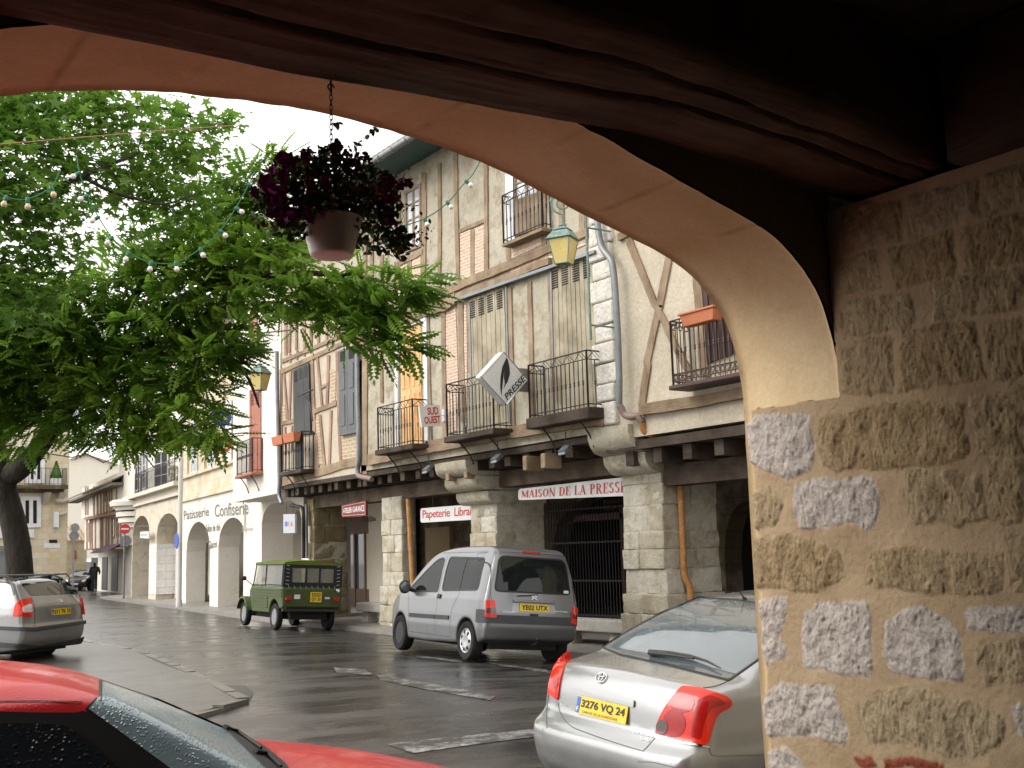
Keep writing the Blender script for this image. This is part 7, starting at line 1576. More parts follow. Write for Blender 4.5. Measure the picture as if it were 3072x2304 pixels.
# hanging shop boards
def hang(name, label, pl, d, pts, text, mat, tm, bold=.03, u=(.04, .98), v=(.22, .80), group=None, r=.0, ext=0.0, thick=.05):
    q = [pl.w(*pl.px(p, d), d) for p in pts]
    if ext: q[1] = q[1]+(q[1]-q[0])*ext; q[2] = q[2]+(q[2]-q[3])*ext
    t, q, nn = board(name, label, 'sign', q, thick, mat, pl.n, group, r); o = quad_text(text, 'lettering', inq([p+pl.n*(thick/2+.003) for p in q], u[0], u[1], v[0], v[1]), tm, t, .001, bold, .92)
    for uu in (.2, .8):
        a = q[3]*(1-uu)+q[2]*uu; mb = MB(); mb.tube([a, a+np.array([0, 0, .28])], .006, 5); mb.build('hanger', M['iron'], t)
    return t, q
def serif_text(word, quad, mat, parent, lift=.004):
    """fat roman capitals drawn stroke by stroke"""
    K, k = .20, .075
    def pr(x0, y0, x1, y1, w_): return [(x0-w_/2, y0), (x0+w_/2, y0), (x1+w_/2, y1), (x1-w_/2, y1)]
    def sf(x, y, w_=.34): return [(x-w_/2, y), (x+w_/2, y), (x+w_/2, y+.05), (x-w_/2, y+.05)]
    def arc(cx, cy, rx, ry, a0, a1, t0=K, t1=k, n=10):
        o = []; 
        for i in range(n):
            q = []
            for j in (i, i+1): a = rad(a0+(a1-a0)*j/n); c_, s_ = math.cos(a), math.sin(a); w_ = t1+(t0-t1)*abs(c_); q += [((cx+rx*c_, cy+ry*s_), (cx+(rx-w_)*c_, cy+(ry-t1)*s_))]
            o.append([q[0][0], q[1][0], q[1][1], q[0][1]])
        return o
    T_, B_ = .95, 0.0
    G = {'I': (.42, [pr(.21, 0, .21, 1, K), sf(.21, 0), sf(.21, .95)]), 'L': (.70, [pr(.2, 0, .2, 1, K), sf(.2, .95), sf(.36, 0, .66), pr(.64, 0, .67, .3, .06)]),
         'E': (.72, [pr(.2, 0, .2, 1, K), sf(.37, 0, .66), sf(.36, .95, .64), pr(.66, 0, .69, .28, .06), pr(.64, .74, .64, 1, .06), sf(.35, .49, .3), pr(.5, .38, .5, .64, .05)]),
         'A': (.86, [pr(.12, 0, .42, 1, k), pr(.72, 0, .42, 1, K), [(.22, .30), (.62, .30), (.62, .36), (.22, .36)], sf(.12, 0, .28), sf(.72, 0, .36)]),
         'N': (.92, [pr(.16, 0, .16, 1, k), pr(.78, 0, .78, 1, k), pr(.70, 0, .16, 1, K), sf(.16, 0, .3), sf(.78, .95, .3), sf(.12, .95, .22)]),
         'M': (1.10, [pr(.14, 0, .14, 1, k), pr(.94, 0, .94, 1, K), pr(.54, .1, .16, 1, K), pr(.54, .1, .92, 1, k), sf(.14, 0, .28), sf(.94, 0, .34), sf(.12, .95, .26), sf(.98, .95, .26)]),
         'O': (.90, arc(.45, .5, .40, .5, 0, 360, n=24)), 'D': (.88, [pr(.2, 0, .2, 1, K), sf(.25, 0, .40), sf(.25, .95, .40)]+arc(.35, .5, .47, .5, -90, 90, n=14)),
         'P': (.76, [pr(.2, 0, .2, 1, K), sf(.2, 0), sf(.22, .95)]+arc(.34, .74, .36, .26, -90, 90)), 'R': (.88, [pr(.2, 0, .2, 1, K), sf(.2, 0), sf(.22, .95), pr(.72, 0, .42, .5, K), sf(.74, 0, .3)]+arc(.34, .74, .36, .26, -90, 90)),
         'S': (.68, arc(.34, .74, .27, .26, 20, 270)+arc(.34, .26, .29, .26, -160, 90)), ' ': (.42, [])}
    tot = sum(G[c][0]+.04 for c in word); bl, br, tr, tl = [np.array(p, float) for p in quad]; nn = np.cross(br-bl, tl-bl); nn /= np.linalg.norm(nn); x = 0; V, Fc = [], []; lay = 0
    for c in word:
        for i, P in enumerate(G[c][1]):
            b_ = len(V); lay += 1
            for px_, py_ in P: u = (x+px_)/tot; V.append((bl*(1-u)+br*u)*(1-py_)+(tl*(1-u)+tr*u)*py_+nn*(lift+.00012*(lay % 7)))
            Fc.append(tuple(range(b_, b_+len(P))))
        x += G[c][0]+.04
    return link_mesh('lettering', V, Fc, mat, parent)
t, q = hang('shop_sign', 'long white hanging board with red letters MAISON DE LA PRESSE between the piers', PP, -.15, [Z8(1320, 1660), (1871, 1488), (1871, 1432), Z8(1322, 1568)], ' ', Sw, Rd, .0, r=.08, ext=.05); serif_text('MAISON DE LA PRESSE', inq([p+PP.n*.028 for p in q], .035, .985, .19, .80), Rd, t)
t, q = hang('shop_sign', 'white hanging board with red letters Papeterie Librairie left of the middle pier', PP, -.15, [Z4(518, 215), Z4(988, 188), Z4(990, 42), Z4(518, 80)], 'Papeterie  Librairie', Sw, Rd, .01, (.04, .95), (.12, .86), r=.08, ext=.25)
mar = mottled('maroon_board', (.22, .035, .03), (.28, .05, .045), 4, .6, .1)
t, q = hang('shop_sign', 'small maroon hanging board reading ATELIER GARANCE in pale letters', PP, .05, [Z3(1738, 418), Z3(1938, 408), Z3(1936, 278), Z3(1734, 322)], 'ATELIER GARANCE', mar, Sw, .02, (.06, .94), (.30, .72))
mb = MB(); qi = inq([p+PP.n*.028 for p in q], .03, .97, .1, .9)
for i in range(4): mb.tube([qi[i], qi[(i+1) % 4]], .006, 4)
mb.build('pale_border', Sw, t)
t, q = hang('gallery_sign', 'pale grey square sign with coloured dots hanging before the white house arch', RP, .9, [Z3(1252, 552), Z3(1348, 550), Z3(1348, 392), Z3(1252, 394)], 'oo', mottled('pale_grey_board', (.45, .47, .50), (.5, .52, .55), 3, .5, 0), plain('grey_violet', (.3, .25, .4), .6), .03, (.18, .5), (.35, .62))
quad_text('0', 'lettering', inq([p+RP.n*.030 for p in q], .14, .36, .36, .62), plain('sign_blue', (.05, .15, .55), .5), t, .001, .06); quad_text('A', 'lettering', inq([p+RP.n*.032 for p in q], .62, .82, .36, .62), plain('sign_orange', (.75, .18, .05), .5), t, .001, .06)
quad_text('Tabieu', 'shop_lettering', [onX(*Z3(*p), 16.8) for p in ((1895, 460), (2060, 450), (2060, 400), (1895, 410))], M['dark'], H3)
# round wall signs on the pastry house
def round_sign(name, label, c, r, nrm, mat, th_=.12, text=None, tm=None):
    t = thing(name, label, 'sign', tuple(c)); mb = MB(); nrm = np.array(nrm, float)/np.linalg.norm(nrm); mb.lathe([(r*.97, -th_/2), (r, -th_/2+.02), (r, th_/2-.02), (r*.97, th_/2)], c, nrm, 28); mb.build('disc', mat, t)
    if text:
        rt = np.cross([0, 0, 1.0], nrm); rt /= np.linalg.norm(rt); up = np.cross(nrm, rt); b_ = np.array(c)+nrm*(th_/2+.004); quad_text(text, 'lettering', [b_-rt*r*.55-up*r*.42, b_+rt*r*.55-up*r*.42, b_+rt*r*.55+up*r*.42, b_-rt*r*.55+up*r*.42], tm or Sw, t, .002, .04)
    return t
cs = RP.w(*RP.px(Z1(1840, 275), .5), .5); to = lambda c: C_O-np.array(c)
t = round_sign('round_sign', 'round blue wall sign with a white letter M', cs, .32, (-.25, -1, -.1), plain('blue_enamel', (.02, .09, .50), .3), .14, 'M')
mb = MB(); mb.tube([cs, cs-RP.n*.5], .02, 6); mb.build('wall_bracket', M['zinc'], t)
cs = RP.w(*RP.px(Z1(1840, 500), .5), .5)
t = round_sign('round_sign', 'round orange red wall sign below the blue one', cs, .33, (-.25, -1, -.1), plain('orange_enamel', (.75, .09, .02), .3), .14, '-'); mb = MB(); mb.tube([cs, cs-RP.n*.5], .02, 6); mb.build('wall_bracket', M['zinc'], t)
def post_sign(name, label, px, y_, r, mat, face, h0=None, text=None, bar=False):
    c = atR(px[0], px[1], y_); t = round_sign(name, label, c, r, face, mat, .04); mb = MB(); mb.tube([(c[0], c[1]+.06, -.1), (c[0], c[1]+.06, c[2]+r)], .035, 8); mb.build('post', M['zinc'], t)
    if bar:
        n_ = np.array(face, float)/np.linalg.norm(face); rt = np.cross([0, 0, 1.0], n_); rt /= np.linalg.norm(rt); b_ = np.array(c)+n_*.028; mb = MB(); mb.obox(b_, rt, (0, 0, 1), n_, r*.72, r*.16, .004); mb.build('white_bar', Sw, t)
    return t
c = L7(968, 1310); post_sign('road_sign', 'red round no entry sign with white bar at the street corner', c, 57, .24, plain('no_entry_red', (.60, .03, .03), .4), (-.3, -1, 0), bar=True)
c = L7(975, 1510); t = post_sign('traffic_mirror', 'round grey traffic mirror below the no entry sign', c, 57.3, .28, M['zinc'], (-.3, -1, 0))
grs = mottled('grey_sign_back', (.20, .21, .23), (.28, .29, .31), 3, .5, 0)
post_sign('road_sign', 'upper grey back of a round road sign beside the stone corner building', L8(828, 860), 66, .24, grs, (0, -1, 0)); post_sign('road_sign', 'lower grey back of a round road sign beside the stone corner building', L8(818, 950), 66.3, .26, grs, (0, -1, 0))
c = onY(*Z3(360, 615), onZ(*Z3(380, 1170), .05)[1]-.2); t = round_sign('road_sign', 'blue round sign fixed to the tall grey pole', c, .30, (-1, .10, 0), plain('blue_sign', (.05, .12, .50), .4), .03)
c = RP.w(*RP.px(Z3(95, 568), .3), .3); t, q, nn = board('shop_sign', 'small white sign projecting in the left arch of the corner house', 'sign', [RP.w(*RP.px(Z3(*p), .25), .25) for p in ((60, 592), (130, 596), (130, 535), (62, 540))], .05, Sw, RP.n); quad_text('Epicerie', 'lettering', inq([p+RP.n*.03 for p in q], .1, .9, .3, .7), grs, t, .001, .0)
# tall pole and thin post
def pole(name, label, p, r, ztop, mat, cat='pole'):
    b_ = onZ(*p, pavz(onZ(*p, .05)[1])-.1); t = thing(name, label, cat, tuple(b_)); mb = MB(); mb.lathe([(r*1.25, 0), (r*1.25, .25), (r, .3), (r*.85, ztop)], b_, (0, 0, 1), 12); mb.build('shaft', mat, t, smooth=True); return t
pole('utility_pole', 'tall pale grey pole standing on the kerb before the pastry shop', Z3(378, 1168), .095, 9.5, mottled('pole_grey', (.50, .49, .46), (.58, .57, .53), 3, .6, .1))
pole('signpost', 'thin white post at the edge of the left arch', Z3(16, 1085), .055, 3.6, M['white_paint'])
pole('bollard', 'small dark red bollard on the far corner', Z6(592, 116), .09, 1.0, plain('bollard_red', (.16, .03, .03), .5), 'bollard')
# bicycle stand near the far building
b_ = onZ(*L8(530, 1600), .05)*.80; b_ = np.array([b_[0], b_[1], .03]); t = thing('bicycle_stand', 'low dark tubular bicycle stand before the stone corner building', 'bicycle stand', tuple(b_))
mb = MB(); W_ = .95; mb.tube([b_+np.array(p) for p in ((-W_, 0, 0), (-W_, 0, 1.15), (-W_+.15, 0, 1.3), (W_-.15, 0, 1.3), (W_, 0, 1.15), (W_, 0, 0))], .035, 8); mb.tube([b_+np.array([-W_, 0, .9]), b_+np.array([W_, 0, .9])], .03, 8); mb.build('frame', M['iron'], t)
# ================================================================== BENCHES
def bench(label, pf, pn, x, zt=None):
    y0 = onX(*pf, x)[1]; y1 = onX(*pn, x)[1]; lo, hi = min(y0, y1), max(y0, y1); z0 = pavz((lo+hi)/2); t = thing('stone_bench', label, 'bench', (x+.2, (lo+hi)/2, z0), 0, 'stone benches between the piers')
    mb = MB(); mb.box(x, x+.42, lo, hi, z0+.24, z0+.45); bevel(mb.build('seat', M['bench_stone'], t), .02, 2)
    for k in (.18, .78): y = lo+(hi-lo)*k; mb = MB(); mb.hexa([(x+.06, y-.16, z0-.02), (x+.36, y-.16, z0-.02), (x+.36, y+.16, z0-.02), (x+.06, y+.16, z0-.02), (x+.09, y-.11, z0+.24), (x+.33, y-.11, z0+.24), (x+.33, y+.11, z0+.24), (x+.09, y+.11, z0+.24)]); bevel(mb.build('leg', M['bench_stone'], t), .012, 2)
bench('pale stone bench left of the silver people carrier', Z3(1846, 1150), Z3(2080, 1150), 13.0); bench('long pale stone bench behind the silver people carrier by the right pier', (1640, 1865), (1875, 1865), 13.1)
# ================================================================== STREET LANTERNS
lamp_glass = mottled('amber_lantern_glass', (.55, .42, .12), (.68, .55, .20), 2, .25, 0, kind='obj', spec=.6)
def lantern(label, c, wd, bracket=None, wallp=None):
    """four sided lantern; c = centre of the glass"""
    t = thing('street_lantern', label, 'lantern', tuple(c), 0, 'hanging street lanterns'); c = np.array(c); a = wd/2; h = wd*.95
    mb = MB(); co = [(-1, -1), (1, -1), (1, 1), (-1, 1)]; ang = .5; rot = lambda x, y: np.array([x*math.cos(ang)-y*math.sin(ang), x*math.sin(ang)+y*math.cos(ang), 0])
    B = [c+rot(x*a*.52, y*a*.52)-np.array([0, 0, h*.55]) for x, y in co]; T = [c+rot(x*a*.86, y*a*.86)+np.array([0, 0, h*.45]) for x, y in co]; mb.prism(B, T); mb.build('glass_body', lamp_glass, t)
    mb = MB()
    for i in range(4): mb.tube([B[i], T[i]], wd*.022, 5); mb.tube([B[i], B[(i+1) % 4]], wd*.022, 5); mb.tube([T[i], T[(i+1) % 4]], wd*.035, 5)
    mb.build('frame', M['verdigris'], t)
    mb = MB(); E0 = [c+rot(x*a*1.02, y*a*1.02)+np.array([0, 0, h*.46]) for x, y in co]; E1 = [c+rot(x*a*.60, y*a*.60)+np.array([0, 0, h*.80]) for x, y in co]; E2 = [c+rot(x*a*.62, y*a*.62)+np.array([0, 0, h*.84]) for x, y in co]; E3 = [c+rot(x*a*.28, y*a*.28)+np.array([0, 0, h*.98]) for x, y in co]
    mb.prism(E0, E1); mb.prism(E2, E3); mb.lathe([(a*.18, h*.97), (a*.32, h*1.03), (a*.30, h*1.07), (a*.12, h*1.10), (a*.05, h*1.14)], c, n=14); mb.build('hood', M['verdigris'], t); mb = MB(); mb.lathe([(.0, -h*.72), (a*.08, -h*.68), (a*.12, -h*.60), (a*.5, -h*.55)], c, n=12); mb.build('finial', M['verdigris'], t)
    if wallp is not None:
        wp = np.array(wallp); top = c+np.array([0, 0, h*1.12]); mb = MB(); zt = top[2]+.62
        sp = [top+np.array([0, 0, .0])]+[np.array([top[0], top[1], top[2]+.05+.0])]
        cc = top+np.array([0, .0, .33]); dirw = (wp-c)*np.array([1, 1, 0]); dirw /= np.linalg.norm(dirw); sdir = np.array([.81, -.585, 0])
        for k in range(34):
            u = k/33; an = -math.pi/2-u*3.4*math.pi; rr = .18*(1-u*.80); sp.append(cc+sdir*rr*math.cos(an)*1.0+np.array([0, 0, rr*math.sin(an)]))
        mb.tube(sp, .016, 6); arm = [cc-sdir*.17+np.array([0, 0, .02]), cc-sdir*.12+np.array([0, 0, .25]), cc+dirw*.3+np.array([0, 0, .5]), np.array([wp[0], wp[1], zt+.3])]; mb.tube(arm, .018, 6); mb.build('scroll', M['verdigris'], t)
        mb = MB(); mb.tube([np.array([wp[0], wp[1], zt+.35]), np.array([wp[0], wp[1], c[2]-1.0])], .022, 8)
        for z in (zt-.1, c[2]-.75): mb.tube([np.array([wp[0], wp[1], z]), np.array([bracket, wp[1]-.02, z])], .016, 6)
        mb.build('wall_rod', M['verdigris'], t)
    return t
c = atR(*Z7(1688, 1030), 16.6); wp = onX(*Z7(1880, 900), 11.75); lantern('large verdigris lantern with amber glass hanging from a scroll before the tall house', c, .40, 12.3, wp)
c = RP.w(*RP.px(Z2(663, 530), 1.75), 1.75); wp = RP.w(*RP.px(Z2(800, 640), 1.0), 1.0); lantern('smaller distant lantern with amber glass before the white house', c, .46, float(RP.w(0, 0, .9)[0]), None)
t = bpy.data.objects['street_lantern.001']; mb = MB(); top = c+np.array([0, 0, .58]); cc = top+np.array([0, 0, .36]); d_ = -RP.n
mb.tube([top]+[cc+RP.t*-.36*math.cos(a)+np.array([0, 0, .36*math.sin(a)]) for a in np.linspace(-1.57, 4.6, 26)], .02, 6); mb.tube([cc+d_*.0+np.array([0, 0, .36]), cc+d_*.85+np.array([0, 0, .5])], .022, 6); mb.build('scroll', M['verdigris'], t)
mb = MB(); a0 = c+np.array([0, 0, -.45]); w0 = a0+d_*.85-RP.t*.6; mb.tube([w0, w0-RP.t*1.2], .02, 6); mb.tube([w0-RP.t*.3+np.array([0, 0, -.0]), w0-RP.t*1.0+np.array([0, 0, -.3]), w0-RP.t*1.2+np.array([0, 0, -.8])], .018, 6); mb.build('lower_bracket', M['iron'], t)
# ================================================================== HANGING BASKET
def basket():
    Yb = 3.42; top = onY(993, 262, Yb); pc = onY(995, 720, Yb); pb = onY(995, 770, Yb); pt = onY(995, 660, Yb); wd = abs(onY(1077, 690, Yb)[0]-onY(913, 690, Yb)[0])
    t = thing('hanging_basket', 'white plastic hanging basket overflowing with purple petunias under the arch', 'flower basket', (pc[0], pc[1], pb[2]))
    mb = MB(); r = wd/2; h = pt[2]-pb[2]; prof = [(r*.62, 0), (r*.70, h*.04)]+[(r*(.72+.28*k/9)+(.0015 if k % 2 else 0), h*(.08+.9*k/9)) for k in range(10)]+[(r*1.03, h*.98), (r*1.03, h*1.03), (r*.96, h*1.03), (r*.93, h*.9)]
    mb.lathe(prof, (pc[0], pc[1], pb[2]), (0, 0, 1), 40); mb.build('pot', plain('white_plastic_pot', (.80, .76, .73), .5), t, smooth=True)
    mb = MB(); a = np.array(top)+np.array([0, 0, -.02]); z = a[2]
    for k in range(12):                        # little chain links
        c = a-np.array([0, 0, .018*k]); ax = np.array([1, 0, 0]) if k % 2 else np.array([0, 1, 0]); mb.tube([c+ax*.006*math.cos(b_)+np.array([0, 0, .012*math.sin(b_)]) for b_ in np.linspace(0, 6.28, 9)[:-1]], .0018, 4, close=True)
    mb.tube([a+np.array([0, 0, .0]), a+np.array([0, 0, .10])], .004, 6); mb.tube([a+np.array([0, .0, .02])+np.array([.012*math.cos(b_), 0, .012*math.sin(b_)]) for b_ in np.linspace(0, 5, 9)], .003, 5)
    e = a-np.array([0, 0, .21])
    for k in range(3): an = 2*math.pi*k/3+.4; mb.tube([e, np.array([pc[0]+r*.95*math.cos(an), pc[1]+r*.95*math.sin(an), pt[2]])], .0016, 4)
    mb.build('chain', M['iron'], t)
    g = onY(1000, 610, Yb); R_ = .245; lf = MB(); fl = MB(); dry = MB(); ye = MB()
    s_ = lambda: random.gauss(0, 1)
    def leaf(m_, p, sz, n=5):
        u = np.array([s_(), s_(), s_()]); u /= np.linalg.norm(u); v = np.cross(u, [s_(), s_(), s_()]); v /= np.linalg.norm(v); w_ = np.cross(u, v)
        V = [p-u*sz]+[p+u*sz*q+v*sz*.55*math.sin(math.pi*(q+1)/2)*1 for q in (-.4, .2, .7)]+[p+u*sz]+[p+u*sz*q-v*sz*.55*math.sin(math.pi*(q+1)/2) for q in (.7, .2, -.4)]
        V = [x_+w_*sz*.25*abs((x_-p)@u)/sz for x_ in V]; m_.add(V, [tuple(range(8))])
    def flower(p, sz, m_=fl):
        n_ = np.array([s_()*.7, -1+s_()*.4, s_()*.5]); n_ /= np.linalg.norm(n_); u = np.cross(n_, [0, 0, 1.0]); u /= np.linalg.norm(u); v = np.cross(n_, u); V = [p-n_*sz*.35]
        for k in range(15): an = 2*math.pi*k/15; rr = sz*(1 if k % 3 else .78)*random.uniform(.9, 1.1); V.append(p+(u*math.cos(an)+v*math.sin(an))*rr+n_*sz*random.uniform(-.06, .12))
        m_.add(V, [(0, 1+k, 1+(k+1) % 15) for k in range(15)])
    G = lambda x, y: onY(x, y, Yb)
    blobs = [(860, 560, 95), (960, 540, 95), (1060, 560, 95), (1120, 610, 80), (830, 640, 70), (930, 620, 100), (1030, 640, 100), (1100, 680, 85), (870, 500, 50), (1010, 480, 55), (1150, 560, 50), (1160, 690, 55), (1190, 735, 45), (800, 590, 50), (1000, 690, 60), (870, 690, 50), (1215, 720, 30), (1090, 500, 40), (940, 490, 45)]
    for bx, by, br in blobs:
        c = G(bx, by); rr = abs(G(bx+br, by)[0]-G(bx-br, by)[0])/2
        for k in range(int(250*(br/90)**2)+30):
            d = np.array([s_(), s_(), s_()]); d /= np.linalg.norm(d); q = random.random()**.45; p = c+d*rr*q*np.array([1, .85, .95]); pt_ = random.random()
            if d[0]*.2-d[1]*.6+d[2]*.2 > .05 and q > .72 and pt_ < .11 and by < 640: flower(p, random.uniform(.016, .024))
            elif pt_ < .045: leaf(dry, p, random.uniform(.008, .013))
            else: leaf(lf, p, random.uniform(.009, .018))
    for x0, y0 in ((790, 640), (800, 600), (905, 640), (850, 660), (920, 655), (1140, 560), (1120, 600), (1150, 620), (1170, 580), (780, 560), (820, 500)):
        for k in range(5): flower(G(x0+random.uniform(-22, 22), y0+random.uniform(-22, 22))+np.array([0, -.10, 0])*random.uniform(.2, 1), random.uniform(.016, .023))
    for x0, y0, n_ in ((1080, 600, 60), (1010, 575, 40), (1000, 670, 30), (1225, 715, 45), (965, 645, 20), (1190, 640, 16)):
        for k in range(n_): leaf(dry, G(x0+random.gauss(0, 20), y0+random.gauss(0, 16))+np.array([0, -.13*random.random(), 0]), random.uniform(.006, .011))
    for x0, y0 in ((880, 510), (1100, 560), (1165, 560), (890, 560)):
        for k in range(14): leaf(ye, G(x0+random.gauss(0, 14), y0+random.gauss(0, 12))+np.array([0, -.1, 0]), random.uniform(.005, .009))
    lm = mottled('petunia_leaves', (.06, .12, .035), (.13, .22, .06), 30, .6, 0, fine=90, c3=(.07, .04, .02), c3amt=.36)
    # stray stalks with a leaf or two against the sky
    st = MB()
    for pts in ([(1030, 500), (1070, 440), (1075, 430)], [(1075, 470), (1095, 410), (1120, 392)], [(1000, 360), (1000, 372), (1015, 375)], [(850, 500), (845, 462)], [(905, 490), (910, 452)], [(940, 480), (935, 450)], [(970, 480), (965, 442)], [(1160, 660), (1190, 640), (1205, 618)], [(1190, 700), (1215, 660), (1200, 620)]):
        P = [G(*p) for p in pts]; st = MB(); st.tube(P, .0012, 4); st.build('stalk', lm, t)
        for k in range(3): leaf(lf, P[-1]+np.array([random.gauss(0, .006), 0, random.gauss(0, .006)]), random.uniform(.011, .017))
    for p in ((1115, 392), (1100, 412), (1068, 447), (1012, 378), (1068, 432)): leaf(lf, G(*p), .017)
    lf.build('leaves', lm, t); tag(fl.build('flowers', mottled('purple_petals', (.28, .02, .22), (.44, .03, .33), 25, .6, 0, fine=90, c3=(.13, .008, .06), c3amt=.36), t), kind='stuff'); tag(dry.build('dry_blooms', mottled('dry_petals', (.36, .20, .09), (.50, .31, .15), 30, .8, 0), t), kind='stuff'); ye.build('yellow_leaves', mottled('yellow_leaves', (.45, .33, .03), (.55, .42, .06), 30, .7, 0), t)
basket()
# ================================================================== FESTOON LIGHTS
Mg = plain('green_cable', (.02, .16, .09), .5); Mbulb = plain('white_bulb_glass', (.80, .79, .78), .15, 0, .6); Mbulby = plain('cream_bulb_glass', (.62, .52, .34), .2, 0, .6)
def festoon(label, pts, bulbs, R_, bm, th0=12.0):
    pts = [atR(x, y, R_) for x, y in pts]; t = thing('festoon_lights', label, 'string lights', tuple(pts[0])); Q = []
    for i in range(len(pts)-1):
        p0, p1, p2, p3 = [pts[min(max(k, 0), len(pts)-1)] for k in (i-1, i, i+1, i+2)]
        for k in range(6): u = k/6; Q.append(.5*((2*p1)+(p2-p0)*u+(2*p0-5*p1+4*p2-p3)*u*u+(3*p1-p0-3*p2+p3)*u**3))
    Q.append(pts[-1]); mb = MB(); mb.tube(Q, .005, 5); mb.build('cable', Mg, t)
    for sx, sy, bx, by in bulbs:
        a, b2 = atR(sx, sy, R_), atR(bx, by, R_); d = (b2-a); l = np.linalg.norm(d); d /= l; mb = MB(); mb.lathe([(.010, -.012), (.016, 0), (.016, .03), (.012, .035)], a, d, 10); so = mb.build('socket', Mg, t, smooth=True)
        mb = MB(); mb.lathe([(.010, .03), (.014, .036)]+[(.022*math.sin(q), .058-.022*math.cos(q)) for q in np.linspace(.7, 3.1, 8)], a, d, 14); mb.build('bulb', bm, t, smooth=True)
z7 = Z7; S5 = lambda x, y: (x/1.8433, 250+y/1.8433)
bl = [(*z7(1015, 262), *z7(1062, 290)), (*z7(878, 450), *z7(915, 482)), (*z7(722, 625), *z7(752, 662)), (*z7(532, 765), *z7(557, 808))]
festoon('green festoon cable with white bulbs running up to the arch before the tall house', [z7(1120, 180), z7(1015, 262), z7(935, 395), z7(860, 475), z7(715, 640), z7(530, 765), z7(300, 850), (1120, 745), (1060, 700), (900, 600), (765, 520)], bl, 9.5, Mbulb)
bl = [(*S5(a, b_), *S5(c, d)) for a, b_, c, d in ((1375, 560, 1400, 570), (1303, 690, 1330, 706), (1217, 815, 1243, 838), (1108, 915, 1121, 945), (973, 990, 977, 1020), (835, 990, 830, 1025), (711, 938, 697, 970), (620, 852, 600, 875), (545, 740, 517, 757), (483, 622, 455, 635), (440, 495, 412, 510))]
festoon('green festoon cable with white bulbs sagging before the tree', [S5(1412, 480), S5(1375, 560), S5(1303, 690), S5(1217, 815), S5(1108, 915), S5(973, 990), S5(835, 990), S5(711, 938), S5(620, 852), S5(545, 740), S5(483, 622), S5(440, 495), S5(425, 400)], bl, 9.2, Mbulb)
bl = [(*S5(a, b_), *S5(c, d)) for a, b_, c, d in ((282, 575, 291, 600), (152, 640, 154, 672), (35, 628, 25, 658))]
festoon('short green festoon cable with cream bulbs at the left edge', [S5(330, 480), S5(282, 575), S5(152, 640), S5(35, 628), S5(-60, 560)], bl, 8.6, Mbulby)
t = thing('overhead_cable', 'thin reddish overhead wire crossing before the tree', 'cable', tuple(atR(0, 430, 11))); mb = MB(); mb.tube([atR(x, y, 11) for x, y in ((-60, 440), (0, 433), (250, 412), (490, 392), (700, 377))], .006, 5); mb.build('wire', plain('rusty_wire', (.30, .16, .10), .7), t)
t = thing('overhead_cable', 'dark cable looping across to the stone corner building', 'cable', tuple(atR(230, 1375, 60))); mb = MB(); mb.tube([atR(x, y, 60+k*1.5) for k, (x, y) in enumerate(((-20, 1345), (90, 1350), (150, 1362), (215, 1372), (262, 1362), (310, 1388), (350, 1370)))], .035, 5); mb.build('wire', M['iron'], t)
